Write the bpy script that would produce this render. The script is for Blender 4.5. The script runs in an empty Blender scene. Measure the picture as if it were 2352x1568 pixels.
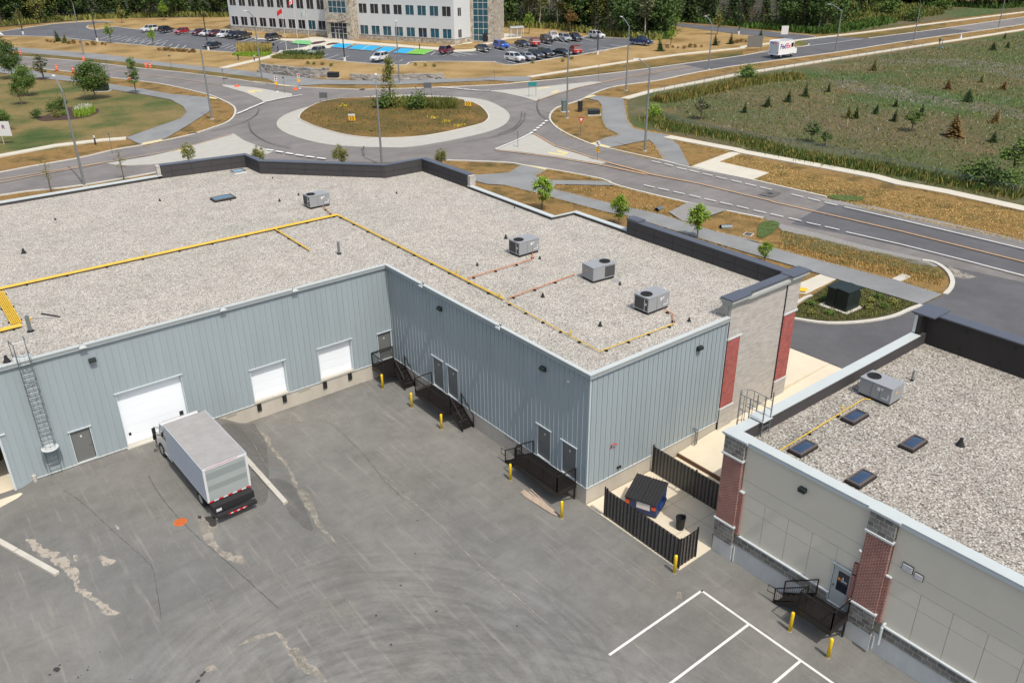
import bpy, bmesh, math, random
from mathutils import Vector, Matrix, noise
from mathutils.geometry import tessellate_polygon
scene = bpy.context.scene
COL = scene.collection
PI = math.pi

# ------------------------------------------------------------------ camera
CAM = (-28.2656, -50.2794, 30.6808)
YAW, PITCH, ROLL, FPX = 0.66906, 0.458368, 0.0075068, 1937.45
CX, CY = 1176.0, 784.0
def _axes():
    cy, sy = math.cos(YAW), math.sin(YAW); cp, sp = math.cos(PITCH), math.sin(PITCH)
    f = Vector((sy*cp, cy*cp, -sp)); r = Vector((cy, -sy, 0)); d = f.cross(r)
    cr, sr = math.cos(ROLL), math.sin(ROLL)
    return cr*r + sr*d, -sr*r + cr*d, f
AR, AD, AF = _axes()
cd = bpy.data.cameras.new("camera"); cam = bpy.data.objects.new("camera", cd); COL.objects.link(cam)
M = Matrix.Identity(4)
for i in range(3):
    M[i][0] = AR[i]; M[i][1] = -AD[i]; M[i][2] = -AF[i]; M[i][3] = CAM[i]
cam.matrix_world = M
cd.sensor_width = 36.0; cd.lens = FPX/2352*36; cd.clip_start = 0.5; cd.clip_end = 3000
scene.camera = cam

# ------------------------------------------------------------------ light
SUN_EL, SUN_AZ = math.radians(59.5), math.radians(5.0)   # shadows run to +Y, a little to +X
w = bpy.data.worlds.new("World"); scene.world = w; w.use_nodes = True
nt = w.node_tree; nt.nodes.clear()
sky = nt.nodes.new('ShaderNodeTexSky'); sky.sky_type = 'NISHITA'; sky.sun_disc = False
sky.sun_elevation = SUN_EL; sky.sun_rotation = PI + SUN_AZ
sky.air_density = 1.2; sky.dust_density = 4.0; sky.ozone_density = .4
bg = nt.nodes.new('ShaderNodeBackground'); bg.inputs[1].default_value = 0.15
wo = nt.nodes.new('ShaderNodeOutputWorld')
nt.links.new(sky.outputs[0], bg.inputs[0]); nt.links.new(bg.outputs[0], wo.inputs[0])
sl = bpy.data.lights.new("sun", 'SUN'); sl.energy = 2.9; sl.angle = math.radians(0.5); sl.color = (1.0, 0.955, 0.885)
so = bpy.data.objects.new("sun", sl); COL.objects.link(so)
sd = Vector((-math.sin(SUN_AZ)*math.cos(SUN_EL), -math.cos(SUN_AZ)*math.cos(SUN_EL), math.sin(SUN_EL)))
so.rotation_euler = sd.to_track_quat('Z', 'Y').to_euler(); so.location = (0, -60, 100)
scene.view_settings.view_transform = 'Standard'; scene.view_settings.look = 'None'
scene.view_settings.exposure = 0.16; scene.view_settings.gamma = 1.0; scene.view_settings.use_curve_mapping = False
scene.render.engine = 'CYCLES'
scene.render.resolution_x = 1024; scene.render.resolution_y = 682

# ------------------------------------------------------------------ measuring helpers (survey views of the site)
k_ = .38265
RG = dict(F=(0, 0, 1.46556), A1=(0, 0, k_), A2=(750, 0, k_), A3=(1600, 0, k_), A4=(2500, 0, .40264), B1=(0, 480, k_), B2=(850, 480, k_),
          B3=(1700, 480, k_), B4=(2500, 600, .40264), C1=(0, 1080, k_), C2=(850, 1080, k_), C3=(1600, 1080, k_), C4=(2300, 1200, .48767),
          D1=(0, 1600, .44643), D2=(1000, 1600, .44643), D3=(1950, 1600, .44643), D4=(2500, 1600, .44522),
          E3=(0, 900, .5102), E4=(480, 1330, .27427), E5=(1200, 1130, .23596), E6=(1650, 1450, .21259), E7=(2540, 1900, .19134), E8=(2000, 1550, .24242),
          G1=(0, 1200, .34443), G2=(0, 640, .40816), G4=(2000, 950, .1467), J1=(760, 0, .21259), J2=(1240, 0, .21259), J3=(1600, 60, .2551), J4=(2520, 60, .12755),
          J5=(440, 60, .21259), K1=(0, 130, .2487), K2=(2750, 60, .29634), K3=(2980, 380, .20411))
ZG = 1.25
def ray(r, u, v):
    a, b, s = RG[r]; u = (a + u*s)/1.46556; v = (b + v*s)/1.46556
    return AR*((u-CX)/FPX) + AD*((v-CY)/FPX) + AF
def P(r, u, v, z=ZG):
    d = ray(r, u, v); t = (z-CAM[2])/d[2]
    return Vector((CAM[0]+t*d[0], CAM[1]+t*d[1], z))
def sstep(t):
    t = max(0.0, min(1.0, t)); return t*t*(3-2*t)
def H(x, y):
    """height of the rear lot: a ramp climbs to the drive-in doors on the left"""
    a = sstep((-11.7-x)/2.3); b = max(0.0, min(1.0, 1+y/27.0))
    return 0.1 + 1.12*a*b - 0.22*sstep((-24.8-x)/1.0)*a*b
def PT(r, u, v):
    z = 0.1
    for _ in range(12):
        p = P(r, u, v, z); z = .5*z+.5*H(p[0], min(p[1], 0))
    return P(r, u, v, z)

# ------------------------------------------------------------------ object helpers
def link(o):
    COL.objects.link(o); return o
def tag(o, label=None, cat=None, group=None, kind=None):
    if label: o['label'] = label
    if cat: o['category'] = cat
    if group: o['group'] = group
    if kind: o['kind'] = kind
    return o
def thing(name, label, cat, loc=(0, 0, 0), rz=0, group=None):
    o = bpy.data.objects.new(name, None); link(o); o.empty_display_size = .3
    o.location = loc; o.rotation_euler = (0, 0, rz)
    return tag(o, label, cat, group)
def dup(o, loc=None, rz=None, label=None, parent=None, group=None, scale=None, mats=None):
    c = o.copy(); link(c); c.parent = parent
    if parent is None:
        if loc is not None: c.location = loc
        if rz is not None: c.rotation_euler = (0, 0, rz)
        if scale is not None: c.scale = (scale,)*3 if isinstance(scale, (int, float)) else scale
        if label: c['label'] = label
        if group: c['group'] = group
    if mats and c.type == 'MESH':
        for nm, m in mats.items():
            if o.name.split('.')[0] == nm:
                c.material_slots[0].link = 'OBJECT'; c.material_slots[0].material = m
    for ch in list(o.children): dup(ch, parent=c, mats=mats)
    return c
class MB:
    def __init__(s, xf=None): s.v = []; s.f = []; s.xf = xf
    def add(s, vs, fs):
        n = len(s.v); s.v += [tuple(s.xf(*p)) if s.xf else tuple(p) for p in vs]; s.f += [tuple(i+n for i in f) for f in fs]; return s
    def box(s, x0, y0, z0, x1, y1, z1):
        if x0 > x1: x0, x1 = x1, x0
        if y0 > y1: y0, y1 = y1, y0
        if z0 > z1: z0, z1 = z1, z0
        return s.add([(x0,y0,z0),(x1,y0,z0),(x1,y1,z0),(x0,y1,z0),(x0,y0,z1),(x1,y0,z1),(x1,y1,z1),(x0,y1,z1)],
                     [(0,3,2,1),(4,5,6,7),(0,1,5,4),(1,2,6,5),(2,3,7,6),(3,0,4,7)])
    def cbox(s, c, sx, sy, sz): return s.box(c[0]-sx/2, c[1]-sy/2, c[2]-sz/2, c[0]+sx/2, c[1]+sy/2, c[2]+sz/2)
    def quad(s, *p): return s.add(p, [tuple(range(len(p)))])
    def beam(s, a, b, w, h=None):
        """square bar from a to b"""
        h = h or w; a = Vector(a); b = Vector(b); d = (b-a).normalized()
        up = Vector((0, 0, 1)) if abs(d.z) < .95 else Vector((1, 0, 0))
        r = d.cross(up).normalized()*w/2; u = r.cross(d).normalized()*h/2
        return s.add([a-r-u, a+r-u, a+r+u, a-r+u, b-r-u, b+r-u, b+r+u, b-r+u], [(0,1,2,3),(7,6,5,4),(0,4,5,1),(1,5,6,2),(2,6,7,3),(3,7,4,0)])
    def tube(s, pts, r, n=8, r1=None, caps=True):
        pts = [Vector(p) for p in pts]; L = len(pts); rings = []
        for i, p in enumerate(pts):
            d = (pts[min(i+1, L-1)]-pts[max(i-1, 0)]).normalized()
            up = Vector((0, 0, 1)) if abs(d.z) < .95 else Vector((1, 0, 0))
            a = d.cross(up).normalized(); b = a.cross(d).normalized()
            rr = r if r1 is None else r+(r1-r)*i/max(1, L-1)
            rings.append([p+(a*math.cos(2*PI*j/n)+b*math.sin(2*PI*j/n))*rr for j in range(n)])
        vs = [q for g in rings for q in g]
        fs = [(i*n+j, i*n+(j+1) % n, (i+1)*n+(j+1) % n, (i+1)*n+j) for i in range(L-1) for j in range(n)]
        if caps: fs += [tuple(range(n-1, -1, -1)), tuple((L-1)*n+j for j in range(n))]
        return s.add(vs, fs)
    def lathe(s, c, prof, n=16):
        """prof: (radius, z) pairs about the vertical through c"""
        vs = []; L = len(prof)
        for rr, z in prof:
            for j in range(n):
                a = 2*PI*j/n; vs.append((c[0]+rr*math.cos(a), c[1]+rr*math.sin(a), c[2]+z))
        fs = [(i*n+j, i*n+(j+1) % n, (i+1)*n+(j+1) % n, (i+1)*n+j) for i in range(L-1) for j in range(n)]
        fs += [tuple(range(n-1, -1, -1)), tuple((L-1)*n+j for j in range(n))]
        return s.add(vs, fs)
    def prism(s, poly, z0, z1, top=True, bot=False):
        poly = [(p[0], p[1]) for p in poly]; n = len(poly)
        ar = sum(poly[i][0]*poly[(i+1) % n][1]-poly[(i+1) % n][0]*poly[i][1] for i in range(n))
        if ar < 0: poly = poly[::-1]
        vs = [(x, y, z0) for x, y in poly]+[(x, y, z1) for x, y in poly]
        fs = [(i, (i+1) % n, n+(i+1) % n, n+i) for i in range(n)]
        tr = tessellate_polygon([[Vector((x, y, 0)) for x, y in poly]])
        for t in tr:
            a, b, c = t
            cr = (poly[b][0]-poly[a][0])*(poly[c][1]-poly[a][1])-(poly[b][1]-poly[a][1])*(poly[c][0]-poly[a][0])
            if cr < 0: a, c = c, a
            if top: fs.append((n+a, n+b, n+c))
            if bot: fs.append((c, b, a))
        return s.add(vs, fs)
    def extr(s, prof, y0, y1):
        """profile in (x,z), extruded along y"""
        n = len(prof); vs = [(x, y0, z) for x, z in prof]+[(x, y1, z) for x, z in prof]
        fs = [(i, (i+1) % n, n+(i+1) % n, n+i) for i in range(n)]
        tr = tessellate_polygon([[Vector((x, z, 0)) for x, z in prof]])
        for t in tr: fs += [tuple(t), tuple(n+i for i in t[::-1])]
        return s.add(vs, fs)
    def build(s, name, m, parent=None, smooth=False, bevel=0, fix=False, loc=None):
        me = bpy.data.meshes.new(name); me.from_pydata(s.v, [], s.f); me.materials.append(m)
        if fix or bevel:
            bm = bmesh.new(); bm.from_mesh(me)
            if fix:
                bmesh.ops.remove_doubles(bm, verts=bm.verts, dist=1e-4); bmesh.ops.recalc_face_normals(bm, faces=bm.faces)
            bm.to_mesh(me); bm.free()
        if smooth:
            me.polygons.foreach_set('use_smooth', [True]*len(me.polygons))
        me.update()
        o = bpy.data.objects.new(name, me); link(o)
        if parent: o.parent = parent
        if loc: o.location = loc
        if bevel:
            b = o.modifiers.new('bevel', 'BEVEL'); b.width = bevel; b.segments = 2; b.limit_method = 'ANGLE'; b.angle_limit = .6
        return o

# ------------------------------------------------------------------ materials
def lin(c):
    c = c/255.0; return c/12.92 if c <= .04045 else ((c+.055)/1.055)**2.4
def C(r, g, b, s=1.0): return (lin(r)*s, lin(g)*s, lin(b)*s, 1)
def mat(name, col, rough=.7, metal=0.0, var=.0, vs=2.0, bump=0.0, bs=20.0, spec=.5, coat=0, obj=True, streak=0, alpha=1, rnd=0):
    m = bpy.data.materials.new(name); m.use_nodes = True; n = m.node_tree.nodes; l = m.node_tree.links
    p = n['Principled BSDF']; p.inputs['Base Color'].default_value = col; p.inputs['Roughness'].default_value = rough
    p.inputs['Metallic'].default_value = metal; p.inputs['Specular IOR Level'].default_value = spec
    if coat: p.inputs['Coat Weight'].default_value = coat; p.inputs['Coat Roughness'].default_value = .08
    if alpha < 1: p.inputs['Alpha'].default_value = alpha
    if var or bump or streak:
        tc = n.new('ShaderNodeTexCoord') if obj else n.new('ShaderNodeNewGeometry')
        co = tc.outputs['Object'] if obj else tc.outputs['Position']
    last = None
    if var or streak:
        nz = n.new('ShaderNodeTexNoise'); nz.inputs['Scale'].default_value = vs; nz.inputs['Detail'].default_value = 6; nz.inputs['Roughness'].default_value = .65
        if streak:
            mp = n.new('ShaderNodeMapping'); mp.inputs['Scale'].default_value = (1, 1, streak); l.new(co, mp.inputs[0]); l.new(mp.outputs[0], nz.inputs['Vector'])
        else: l.new(co, nz.inputs['Vector'])
        mr = n.new('ShaderNodeMapRange'); mr.inputs[1].default_value = .25; mr.inputs[2].default_value = .75
        mr.inputs[3].default_value = 1-var; mr.inputs[4].default_value = 1+var; l.new(nz.outputs['Fac'], mr.inputs[0])
        vm = n.new('ShaderNodeVectorMath'); vm.operation = 'SCALE'; vm.inputs[0].default_value = col[:3]; l.new(mr.outputs[0], vm.inputs['Scale'])
        last = vm.outputs[0]; l.new(last, p.inputs['Base Color'])
    if rnd:
        oi = n.new('ShaderNodeObjectInfo'); mr2 = n.new('ShaderNodeMapRange'); mr2.inputs[3].default_value = 1-rnd; mr2.inputs[4].default_value = 1+rnd
        l.new(oi.outputs['Random'], mr2.inputs[0]); v2 = n.new('ShaderNodeVectorMath'); v2.operation = 'SCALE'
        if last: l.new(last, v2.inputs[0])
        else: v2.inputs[0].default_value = col[:3]
        l.new(mr2.outputs[0], v2.inputs['Scale']); l.new(v2.outputs[0], p.inputs['Base Color'])
    if bump:
        nb = n.new('ShaderNodeTexNoise'); nb.inputs['Scale'].default_value = bs; nb.inputs['Detail'].default_value = 4; l.new(co, nb.inputs['Vector'])
        bp = n.new('ShaderNodeBump'); bp.inputs['Strength'].default_value = bump; bp.inputs['Distance'].default_value = .05
        l.new(nb.outputs['Fac'], bp.inputs['Height']); l.new(bp.outputs[0], p.inputs['Normal'])
    return m
class NT:
    """tiny node-graph builder on world position"""
    def __init__(s, name, rough=.9):
        s.m = bpy.data.materials.new(name); s.m.use_nodes = True; s.t = s.m.node_tree; s.n = s.t.nodes; s.p = s.n['Principled BSDF']
        s.p.inputs['Roughness'].default_value = rough; s.p.inputs['Specular IOR Level'].default_value = .25
        s.g = s.n.new('ShaderNodeNewGeometry'); s.pos = s.g.outputs['Position']
    def lk(s, a, b): s.t.links.new(a, b)
    def noise(s, sc, det=5, ro=.6, stretch=None, dist=0, off=0):
        z = s.n.new('ShaderNodeTexNoise'); z.inputs['Scale'].default_value = sc; z.inputs['Detail'].default_value = det; z.inputs['Roughness'].default_value = ro; z.inputs['Distortion'].default_value = dist
        if stretch or off:
            mp = s.n.new('ShaderNodeMapping'); mp.inputs['Rotation'].default_value = (0, 0, (stretch or (1, 1, 0))[2]); mp.inputs['Location'].default_value = (off, off*1.7, 0)
            mp.inputs['Scale'].default_value = ((stretch or (1, 1))[0], (stretch or (1, 1))[1], 1); s.lk(s.pos, mp.inputs[0]); s.lk(mp.outputs[0], z.inputs['Vector'])
        else: s.lk(s.pos, z.inputs['Vector'])
        return z.outputs['Fac']
    def ramp(s, fac, stops, interp='LINEAR'):
        r = s.n.new('ShaderNodeValToRGB'); r.color_ramp.interpolation = interp; e = r.color_ramp.elements
        while len(e) < len(stops): e.new(.5)
        for i, (p, c) in enumerate(stops): e[i].position = p; e[i].color = c if len(c) == 4 else (*c, 1)
        s.lk(fac, r.inputs[0]); return r.outputs[0]
    def mix(s, a, b, fac, mode='MIX'):
        x = s.n.new('ShaderNodeMix'); x.data_type = 'RGBA'; x.blend_type = mode
        for sock, val in ((x.inputs[0], fac), (x.inputs[6], a), (x.inputs[7], b)):
            if hasattr(val, 'links'): s.lk(val, sock)
            else: sock.default_value = val
        return x.outputs[2]
    def math(s, op, a, b=0.0):
        x = s.n.new('ShaderNodeMath'); x.operation = op
        for sock, val in ((x.inputs[0], a), (x.inputs[1], b)):
            if hasattr(val, 'links'): s.lk(val, sock)
            else: sock.default_value = val
        return x.outputs[0]
    def bump(s, h, st=.3, d=.05):
        b = s.n.new('ShaderNodeBump'); b.inputs['Strength'].default_value = st; b.inputs['Distance'].default_value = d; s.lk(h, b.inputs['Height']); s.lk(b.outputs[0], s.p.inputs['Normal'])
    def col(s, c): s.lk(c, s.p.inputs['Base Color']); return s.m
g1 = lambda v: (v, v, v, 1)
def grass_mat(name, cols, sc=.12, fine=3.0, mot=.5):
    t = NT(name, .95); a = t.noise(sc, 6, .62); c = t.ramp(a, cols)
    f = t.noise(fine, 6, .75, stretch=(1, 1, .4)); c = t.mix(c, t.ramp(f, [(.25, g1(1-mot)), (.5, g1(1)), (.75, g1(1+mot*.7))]), 1.0, 'MULTIPLY')
    f2 = t.noise(fine*7, 3, .8); c = t.mix(c, t.ramp(f2, [(.3, g1(.7)), (.7, g1(1.25))]), 1.0, 'MULTIPLY')
    t.bump(f2, .6, .1); return t.col(c)
def asphalt_mat(name, base, track=None, warm=.02, blot=.12):
    t = NT(name, .85); a = t.noise(.18, 7, .6, dist=.4); c = t.mix(base, tuple(x*.78 for x in base[:3])+(1,), t.ramp(a, [(.35, g1(0)), (.65, g1(1))]))
    a2 = t.noise(.9, 6, .7, off=31); c = t.mix(c, t.ramp(a2, [(.3, g1(1-blot)), (.7, g1(1+blot))]), 1.0, 'MULTIPLY')
    f = t.noise(14, 4, .85); c = t.mix(c, t.ramp(f, [(.25, g1(.86)), (.75, g1(1.14))]), 1.0, 'MULTIPLY')
    t.bump(f, .25, .02); return t, c
def gravel_mat(name, pal, sc=11.0, tint=None):
    t = NT(name, .95); v = t.n.new('ShaderNodeTexVoronoi'); v.inputs['Scale'].default_value = sc; v.inputs['Randomness'].default_value = 1; t.lk(t.pos, v.inputs['Vector'])
    sp = t.n.new('ShaderNodeSeparateColor'); t.lk(v.outputs['Color'], sp.inputs[0])
    c = t.ramp(sp.outputs[0], pal, 'CONSTANT')
    c = t.mix(c, t.ramp(v.outputs['Distance'], [(.35, g1(1.05)), (.65, g1(.62)), (.95, g1(.3))]), .75, 'MULTIPLY')
    a = t.noise(.12, 7, .65, dist=.5); c = t.mix(c, t.ramp(a, [(.3, (1.0, 1.0, .95)), (.5, (.95, .97, .93)), (.7, (.85, .89, .84))]), 1.0, 'MULTIPLY'); a2 = t.noise(.7, 7, .75, off=5); c = t.mix(c, t.ramp(a2, [(.3, g1(.84)), (.5, g1(1)), (.7, g1(1.1))]), 1.0, 'MULTIPLY')
    h = t.math('SUBTRACT', 1.0, v.outputs['Distance']); t.bump(h, .5, .05); return t.col(c)
def block_mat(name, c1, c2, mortar, bw, bh, ms=.012, rough=.9, xy=True, rv=.25):
    """coursed masonry on vertical walls: brick texture driven by (x+y, z)"""
    t = NT(name, rough); s = t.n.new('ShaderNodeSeparateXYZ'); t.lk(t.pos, s.inputs[0])
    u = t.math('ADD', s.outputs[0], s.outputs[1]); cb = t.n.new('ShaderNodeCombineXYZ'); t.lk(u, cb.inputs[0]); t.lk(s.outputs[2], cb.inputs[1])
    b = t.n.new('ShaderNodeTexBrick'); t.lk(cb.outputs[0], b.inputs['Vector']); b.inputs['Scale'].default_value = 1
    b.inputs['Color1'].default_value = c1; b.inputs['Color2'].default_value = c2; b.inputs['Mortar'].default_value = mortar
    b.inputs['Brick Width'].default_value = bw; b.inputs['Row Height'].default_value = bh; b.inputs['Mortar Size'].default_value = ms; b.inputs['Mortar Smooth'].default_value = .2
    a = t.noise(2.5, 6, .7); c = t.mix(b.outputs['Color'], t.ramp(a, [(.25, g1(1-rv)), (.75, g1(1+rv))]), 1.0, 'MULTIPLY')
    f = t.noise(25, 4, .7); c = t.mix(c, t.ramp(f, [(.3, g1(.85)), (.7, g1(1.12))]), 1.0, 'MULTIPLY')
    hh = t.math('SUBTRACT', f, b.outputs['Fac']); t.bump(hh, .5, .02); return t.col(c)
S = .72   # photographed brightness -> surface albedo
m_dry = grass_mat('dry_grass', [(.28, C(92, 86, 46, S)), (.4, C(124, 102, 58, S)), (.52, C(158, 128, 78, S)), (.62, C(150, 118, 68, S)), (.76, C(104, 98, 54, S))], sc=.3, mot=.45)
m_dryfar = grass_mat('straw_grass', [(.3, C(130, 106, 60, S)), (.5, C(172, 144, 94, S)), (.66, C(188, 160, 110, S)), (.78, C(132, 120, 74, S))], sc=.1, mot=.35)
m_lawn = grass_mat('lawn', [(.32, C(70, 92, 42, S)), (.42, C(100, 106, 58, S)), (.52, C(132, 120, 74, S)), (.62, C(150, 128, 84, S)), (.74, C(110, 110, 60, S))], sc=.085, fine=2.2, mot=.25)
m_verge = grass_mat('verge_grass', [(.3, C(88, 92, 48, S)), (.5, C(120, 104, 56, S)), (.7, C(158, 128, 76, S))], mot=.4)
m_bed = grass_mat('scrub', [(.3, C(74, 66, 48, S)), (.5, C(84, 84, 50, S)), (.7, C(104, 92, 68, S))], sc=.6, mot=.5)
m_soil = mat('soil', C(74, 54, 42, S), .95, var=.3, vs=3, obj=False, bump=.3)
m_floor = mat('forest_floor', C(62, 52, 34, .6), .95, var=.4, vs=.4, obj=False)
def meadow():
    t = NT('meadow', .95); a = t.noise(.055, 7, .62, dist=.6)
    c = t.ramp(a, [(.32, C(74, 104, 46, S)), (.44, C(84, 102, 54, S)), (.54, C(98, 100, 60, S)), (.64, C(122, 108, 74, S)), (.76, C(116, 104, 84, S))])
    b = t.noise(.22, 6, .7, off=12); c = t.mix(c, C(128, 138, 116, S), t.ramp(b, [(.52, g1(0)), (.72, g1(.55))]))
    bb = t.noise(.016, 5, .6, off=40); c = t.mix(c, C(118, 104, 78, S), t.ramp(bb, [(.45, g1(0)), (.62, g1(.75))]))
    f = t.noise(1.6, 7, .8); c = t.mix(c, t.ramp(f, [(.3, g1(.6)), (.5, g1(1)), (.7, g1(1.35))]), 1.0, 'MULTIPLY')
    f2 = t.noise(9, 4, .8, off=7); c = t.mix(c, t.ramp(f2, [(.3, g1(.6)), (.62, g1(1.1)), (.75, g1(1.7))]), 1.0, 'MULTIPLY')
    t.bump(f2, .7, .15); return t.col(c)
m_meadow = meadow()
t, c = asphalt_mat('lot_asphalt', C(138, 137, 132, S))
def lot_tracks(t, c):
    # tyre arcs swept about two turning centres, and light scuffs running along the docks
    s = t.n.new('ShaderNodeSeparateXYZ'); t.lk(t.pos, s.inputs[0])
    for (cx, cy, r0, r1, off) in ((-17.4, -27.6, 5.5, 13.5, 0), (-22.0, -38.5, 9.0, 21.0, 9)):
        dx = t.math('SUBTRACT', s.outputs[0], cx); dy = t.math('SUBTRACT', s.outputs[1], cy)
        d = t.math('SQRT', t.math('ADD', t.math('MULTIPLY', dx, dx), t.math('MULTIPLY', dy, dy)))
        an = t.math('ARCTAN2', dy, dx)
        cb = t.n.new('ShaderNodeCombineXYZ'); t.lk(t.math('MULTIPLY', d, 2.6), cb.inputs[0]); t.lk(t.math('MULTIPLY', an, 3.4), cb.inputs[1]); cb.inputs[2].default_value = off
        z = t.n.new('ShaderNodeTexNoise'); z.inputs['Scale'].default_value = 1.0; z.inputs['Detail'].default_value = 5; z.inputs['Roughness'].default_value = .6; t.lk(cb.outputs[0], z.inputs['Vector'])
        tr = t.ramp(z.outputs['Fac'], [(.34, g1(.84)), (.5, g1(1.0)), (.68, g1(1.13))])
        m = t.n.new('ShaderNodeMapRange'); m.interpolation_type = 'SMOOTHSTEP'; m.inputs[1].default_value = r1; m.inputs[2].default_value = r0+.6*(r1-r0); t.lk(d, m.inputs[0])
        c = t.mix(c, tr, m.outputs[0], 'MULTIPLY')
    sc = t.noise(1.0, 6, .7, stretch=(3.2, .22, .12)); c = t.mix(c, C(186, 180, 168, S), t.ramp(sc, [(.56, g1(0)), (.74, g1(.38))]))
    sc2 = t.noise(1.0, 6, .7, stretch=(.3, 2.5, .5), off=4); c = t.mix(c, C(104, 104, 100, S), t.ramp(sc2, [(.55, g1(0)), (.75, g1(.4))]))
    big = t.noise(.07, 5, .5, off=3); c = t.mix(c, t.ramp(big, [(.35, (.92, .94, .96)), (.65, (1.05, 1.03, 1.0))]), 1.0, 'MULTIPLY')
    return c
m_lot = t.col(lot_tracks(t, c))
t, c = asphalt_mat('road_asphalt', C(142, 138, 134, S), blot=.07)
st = t.noise(1.0, 5, .6, stretch=(.12, 1.1, .35)); m_road = t.col(t.mix(c, t.ramp(st, [(.35, g1(.93)), (.65, g1(1.05))]), 1.0, 'MULTIPLY'))
t, c = asphalt_mat('new_asphalt', C(108, 108, 110, S), blot=.06); m_newroad = t.col(c)
t, c = asphalt_mat('path_asphalt', C(152, 154, 153, S), blot=.04); m_path = t.col(c)
t, c = asphalt_mat('car_park_asphalt', C(112, 114, 118, S), blot=.08); m_cpark = t.col(c)
m_conc = mat('concrete', C(206, 202, 190, S), .9, var=.1, vs=.8, obj=False, bump=.15)
m_conc2 = mat('concrete_walk', C(216, 210, 192, S), .9, var=.08, vs=.6, obj=False)
m_island = mat('island_concrete', C(190, 188, 178, S), .9, var=.08, vs=.7, obj=False)
m_kerb = mat('kerb_concrete', C(212, 208, 196, S), .9, var=.12, vs=2, obj=False)
m_found = mat('foundation_concrete', C(205, 198, 184, S), .9, var=.14, vs=.9, obj=False, streak=.25, bump=.1)
m_foundg = mat('foundation_concrete_grey', C(206, 208, 206, .85), .9, var=.16, vs=.9, obj=False, streak=.3, bump=.1)
m_pad = mat('pad_concrete', C(236, 224, 198, S), .9, var=.08, vs=.5, obj=False)
m_white = mat('marking_white', C(236, 236, 232, S), .7, var=.12, vs=4, obj=False)
m_yel = mat('marking_orange', C(214, 170, 120, S), .7, var=.15, vs=2, obj=False)
m_pale = mat('tactile_yellow', C(232, 214, 150, S), .8, var=.1, vs=3, obj=False)
m_tact = mat('tactile_bright', C(250, 200, 50, S), .7, var=.1, vs=3, obj=False)
m_gshould = mat('shoulder_gravel', C(150, 148, 144, S), .95, var=.25, vs=6, obj=False, bump=.4)
m_blue = mat('bay_blue', C(40, 176, 228, S), .7, var=.06, vs=1, obj=False)
m_green = mat('bay_green', C(122, 196, 72, S), .7, var=.06, vs=1, obj=False)
m_teal = mat('bay_pale_green', C(122, 200, 130, S), .7, var=.06, vs=1, obj=False)
pal1 = [(0, C(186, 176, 168, 0.644)), (.12, C(214, 207, 199, 0.644)), (.34, C(228, 222, 214, 0.644)), (.52, C(206, 198, 192, 0.644)), (.66, C(220, 205, 194, 0.644)), (.78, C(244, 240, 234, 0.660)), (.93, C(158, 150, 146, 0.623))]
pal2 = [(0, C(164, 154, 146, 0.628)), (.14, C(200, 192, 184, 0.628)), (.34, C(222, 216, 208, 0.628)), (.52, C(186, 178, 170, 0.628)), (.68, C(206, 192, 180, 0.628)), (.8, C(240, 236, 230, 0.650)), (.91, C(128, 122, 118, 0.591))]
m_grav1 = gravel_mat('roof_gravel_pale', pal1, 15); m_grav2 = gravel_mat('roof_gravel_grey', pal2, 13)
m_sid = mat('metal_siding', C(170, 183, 188, .72), .5, var=.07, vs=.8, streak=.12, obj=False, spec=.5)
m_trim = mat('metal_trim', C(200, 210, 213, .85), .4, var=.03, vs=1, obj=False)
m_flash = mat('white_flashing', C(222, 228, 228, S), .5)
m_ohd = mat('overhead_door', C(240, 246, 250, .9), .5)
m_door = mat('grey_door_paint', C(122, 124, 122, S), .55, var=.03)
m_dlight = mat('light_grey_door', C(190, 196, 194, S), .5)
m_black = mat('black_steel', C(30, 26, 24), .45, spec=.5)
m_blackm = mat('black_matte', C(32, 32, 34), .8)
m_darkp = mat('dark_membrane', C(62, 60, 62, .9), .7, var=.12, vs=1.2, obj=False)
m_cap = mat('dark_coping', C(84, 88, 98, .9), .4, var=.06, vs=1, obj=False)
m_capw = mat('pale_coping', C(204, 212, 211, S), .6, var=.04, vs=1, obj=False)
m_ypipe = mat('yellow_pipe_paint', C(228, 188, 56, .78), .5, var=.12, vs=3)
m_opipe = mat('rusty_pipe', C(196, 128, 80, .8), .7, var=.2, vs=6)
m_bol = mat('bollard_yellow', C(246, 204, 20, .85), .45, var=.05, vs=2)
m_hvac = mat('grey_sheet_metal', C(162, 165, 168, S), .5, var=.03)
m_coil = mat('dark_coil', C(66, 66, 66), .7, var=.2, vs=30)
m_label = mat('sticker_white', C(235, 235, 235, S), .6)
m_steel = mat('galvanised_steel', C(150, 158, 160, S), .35, metal=.6, var=.05, vs=2)
m_pole = mat('pole_steel', C(150, 156, 160, S), .4, metal=.3)
m_glass = mat('dark_glass', C(22, 30, 40), .06, spec=.8)
m_sky = mat('skylight_dome', C(46, 62, 84), .08, spec=.9)
m_bglass = mat('tinted_window_glass', C(36, 78, 92), .08, spec=.8)
m_gglass = mat('dark_window_glass', C(38, 42, 50), .08, spec=.8)
m_rub = mat('rubber', C(26, 26, 28), .85)
m_rim = mat('wheel_rim', C(190, 190, 192, .8), .35, metal=.5)
m_red = mat('red_lens', C(190, 24, 24), .35)
m_head = mat('clear_lens', C(220, 224, 226, .8), .2)
m_stone = block_mat('split_stone', C(200, 196, 188, .82), C(180, 176, 170, .8), C(196, 190, 182, .8), .55, .10, .008, rv=.12)
m_stoned = block_mat('dark_stone', C(146, 144, 138, .82), C(114, 112, 108, .82), C(182, 176, 164, .85), .42, .26, .016, rv=.3)
m_brick = block_mat('red_brick', C(182, 80, 72, .8), C(150, 58, 54, .8), C(192, 156, 148, .8), .22, .08, .009)
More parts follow.
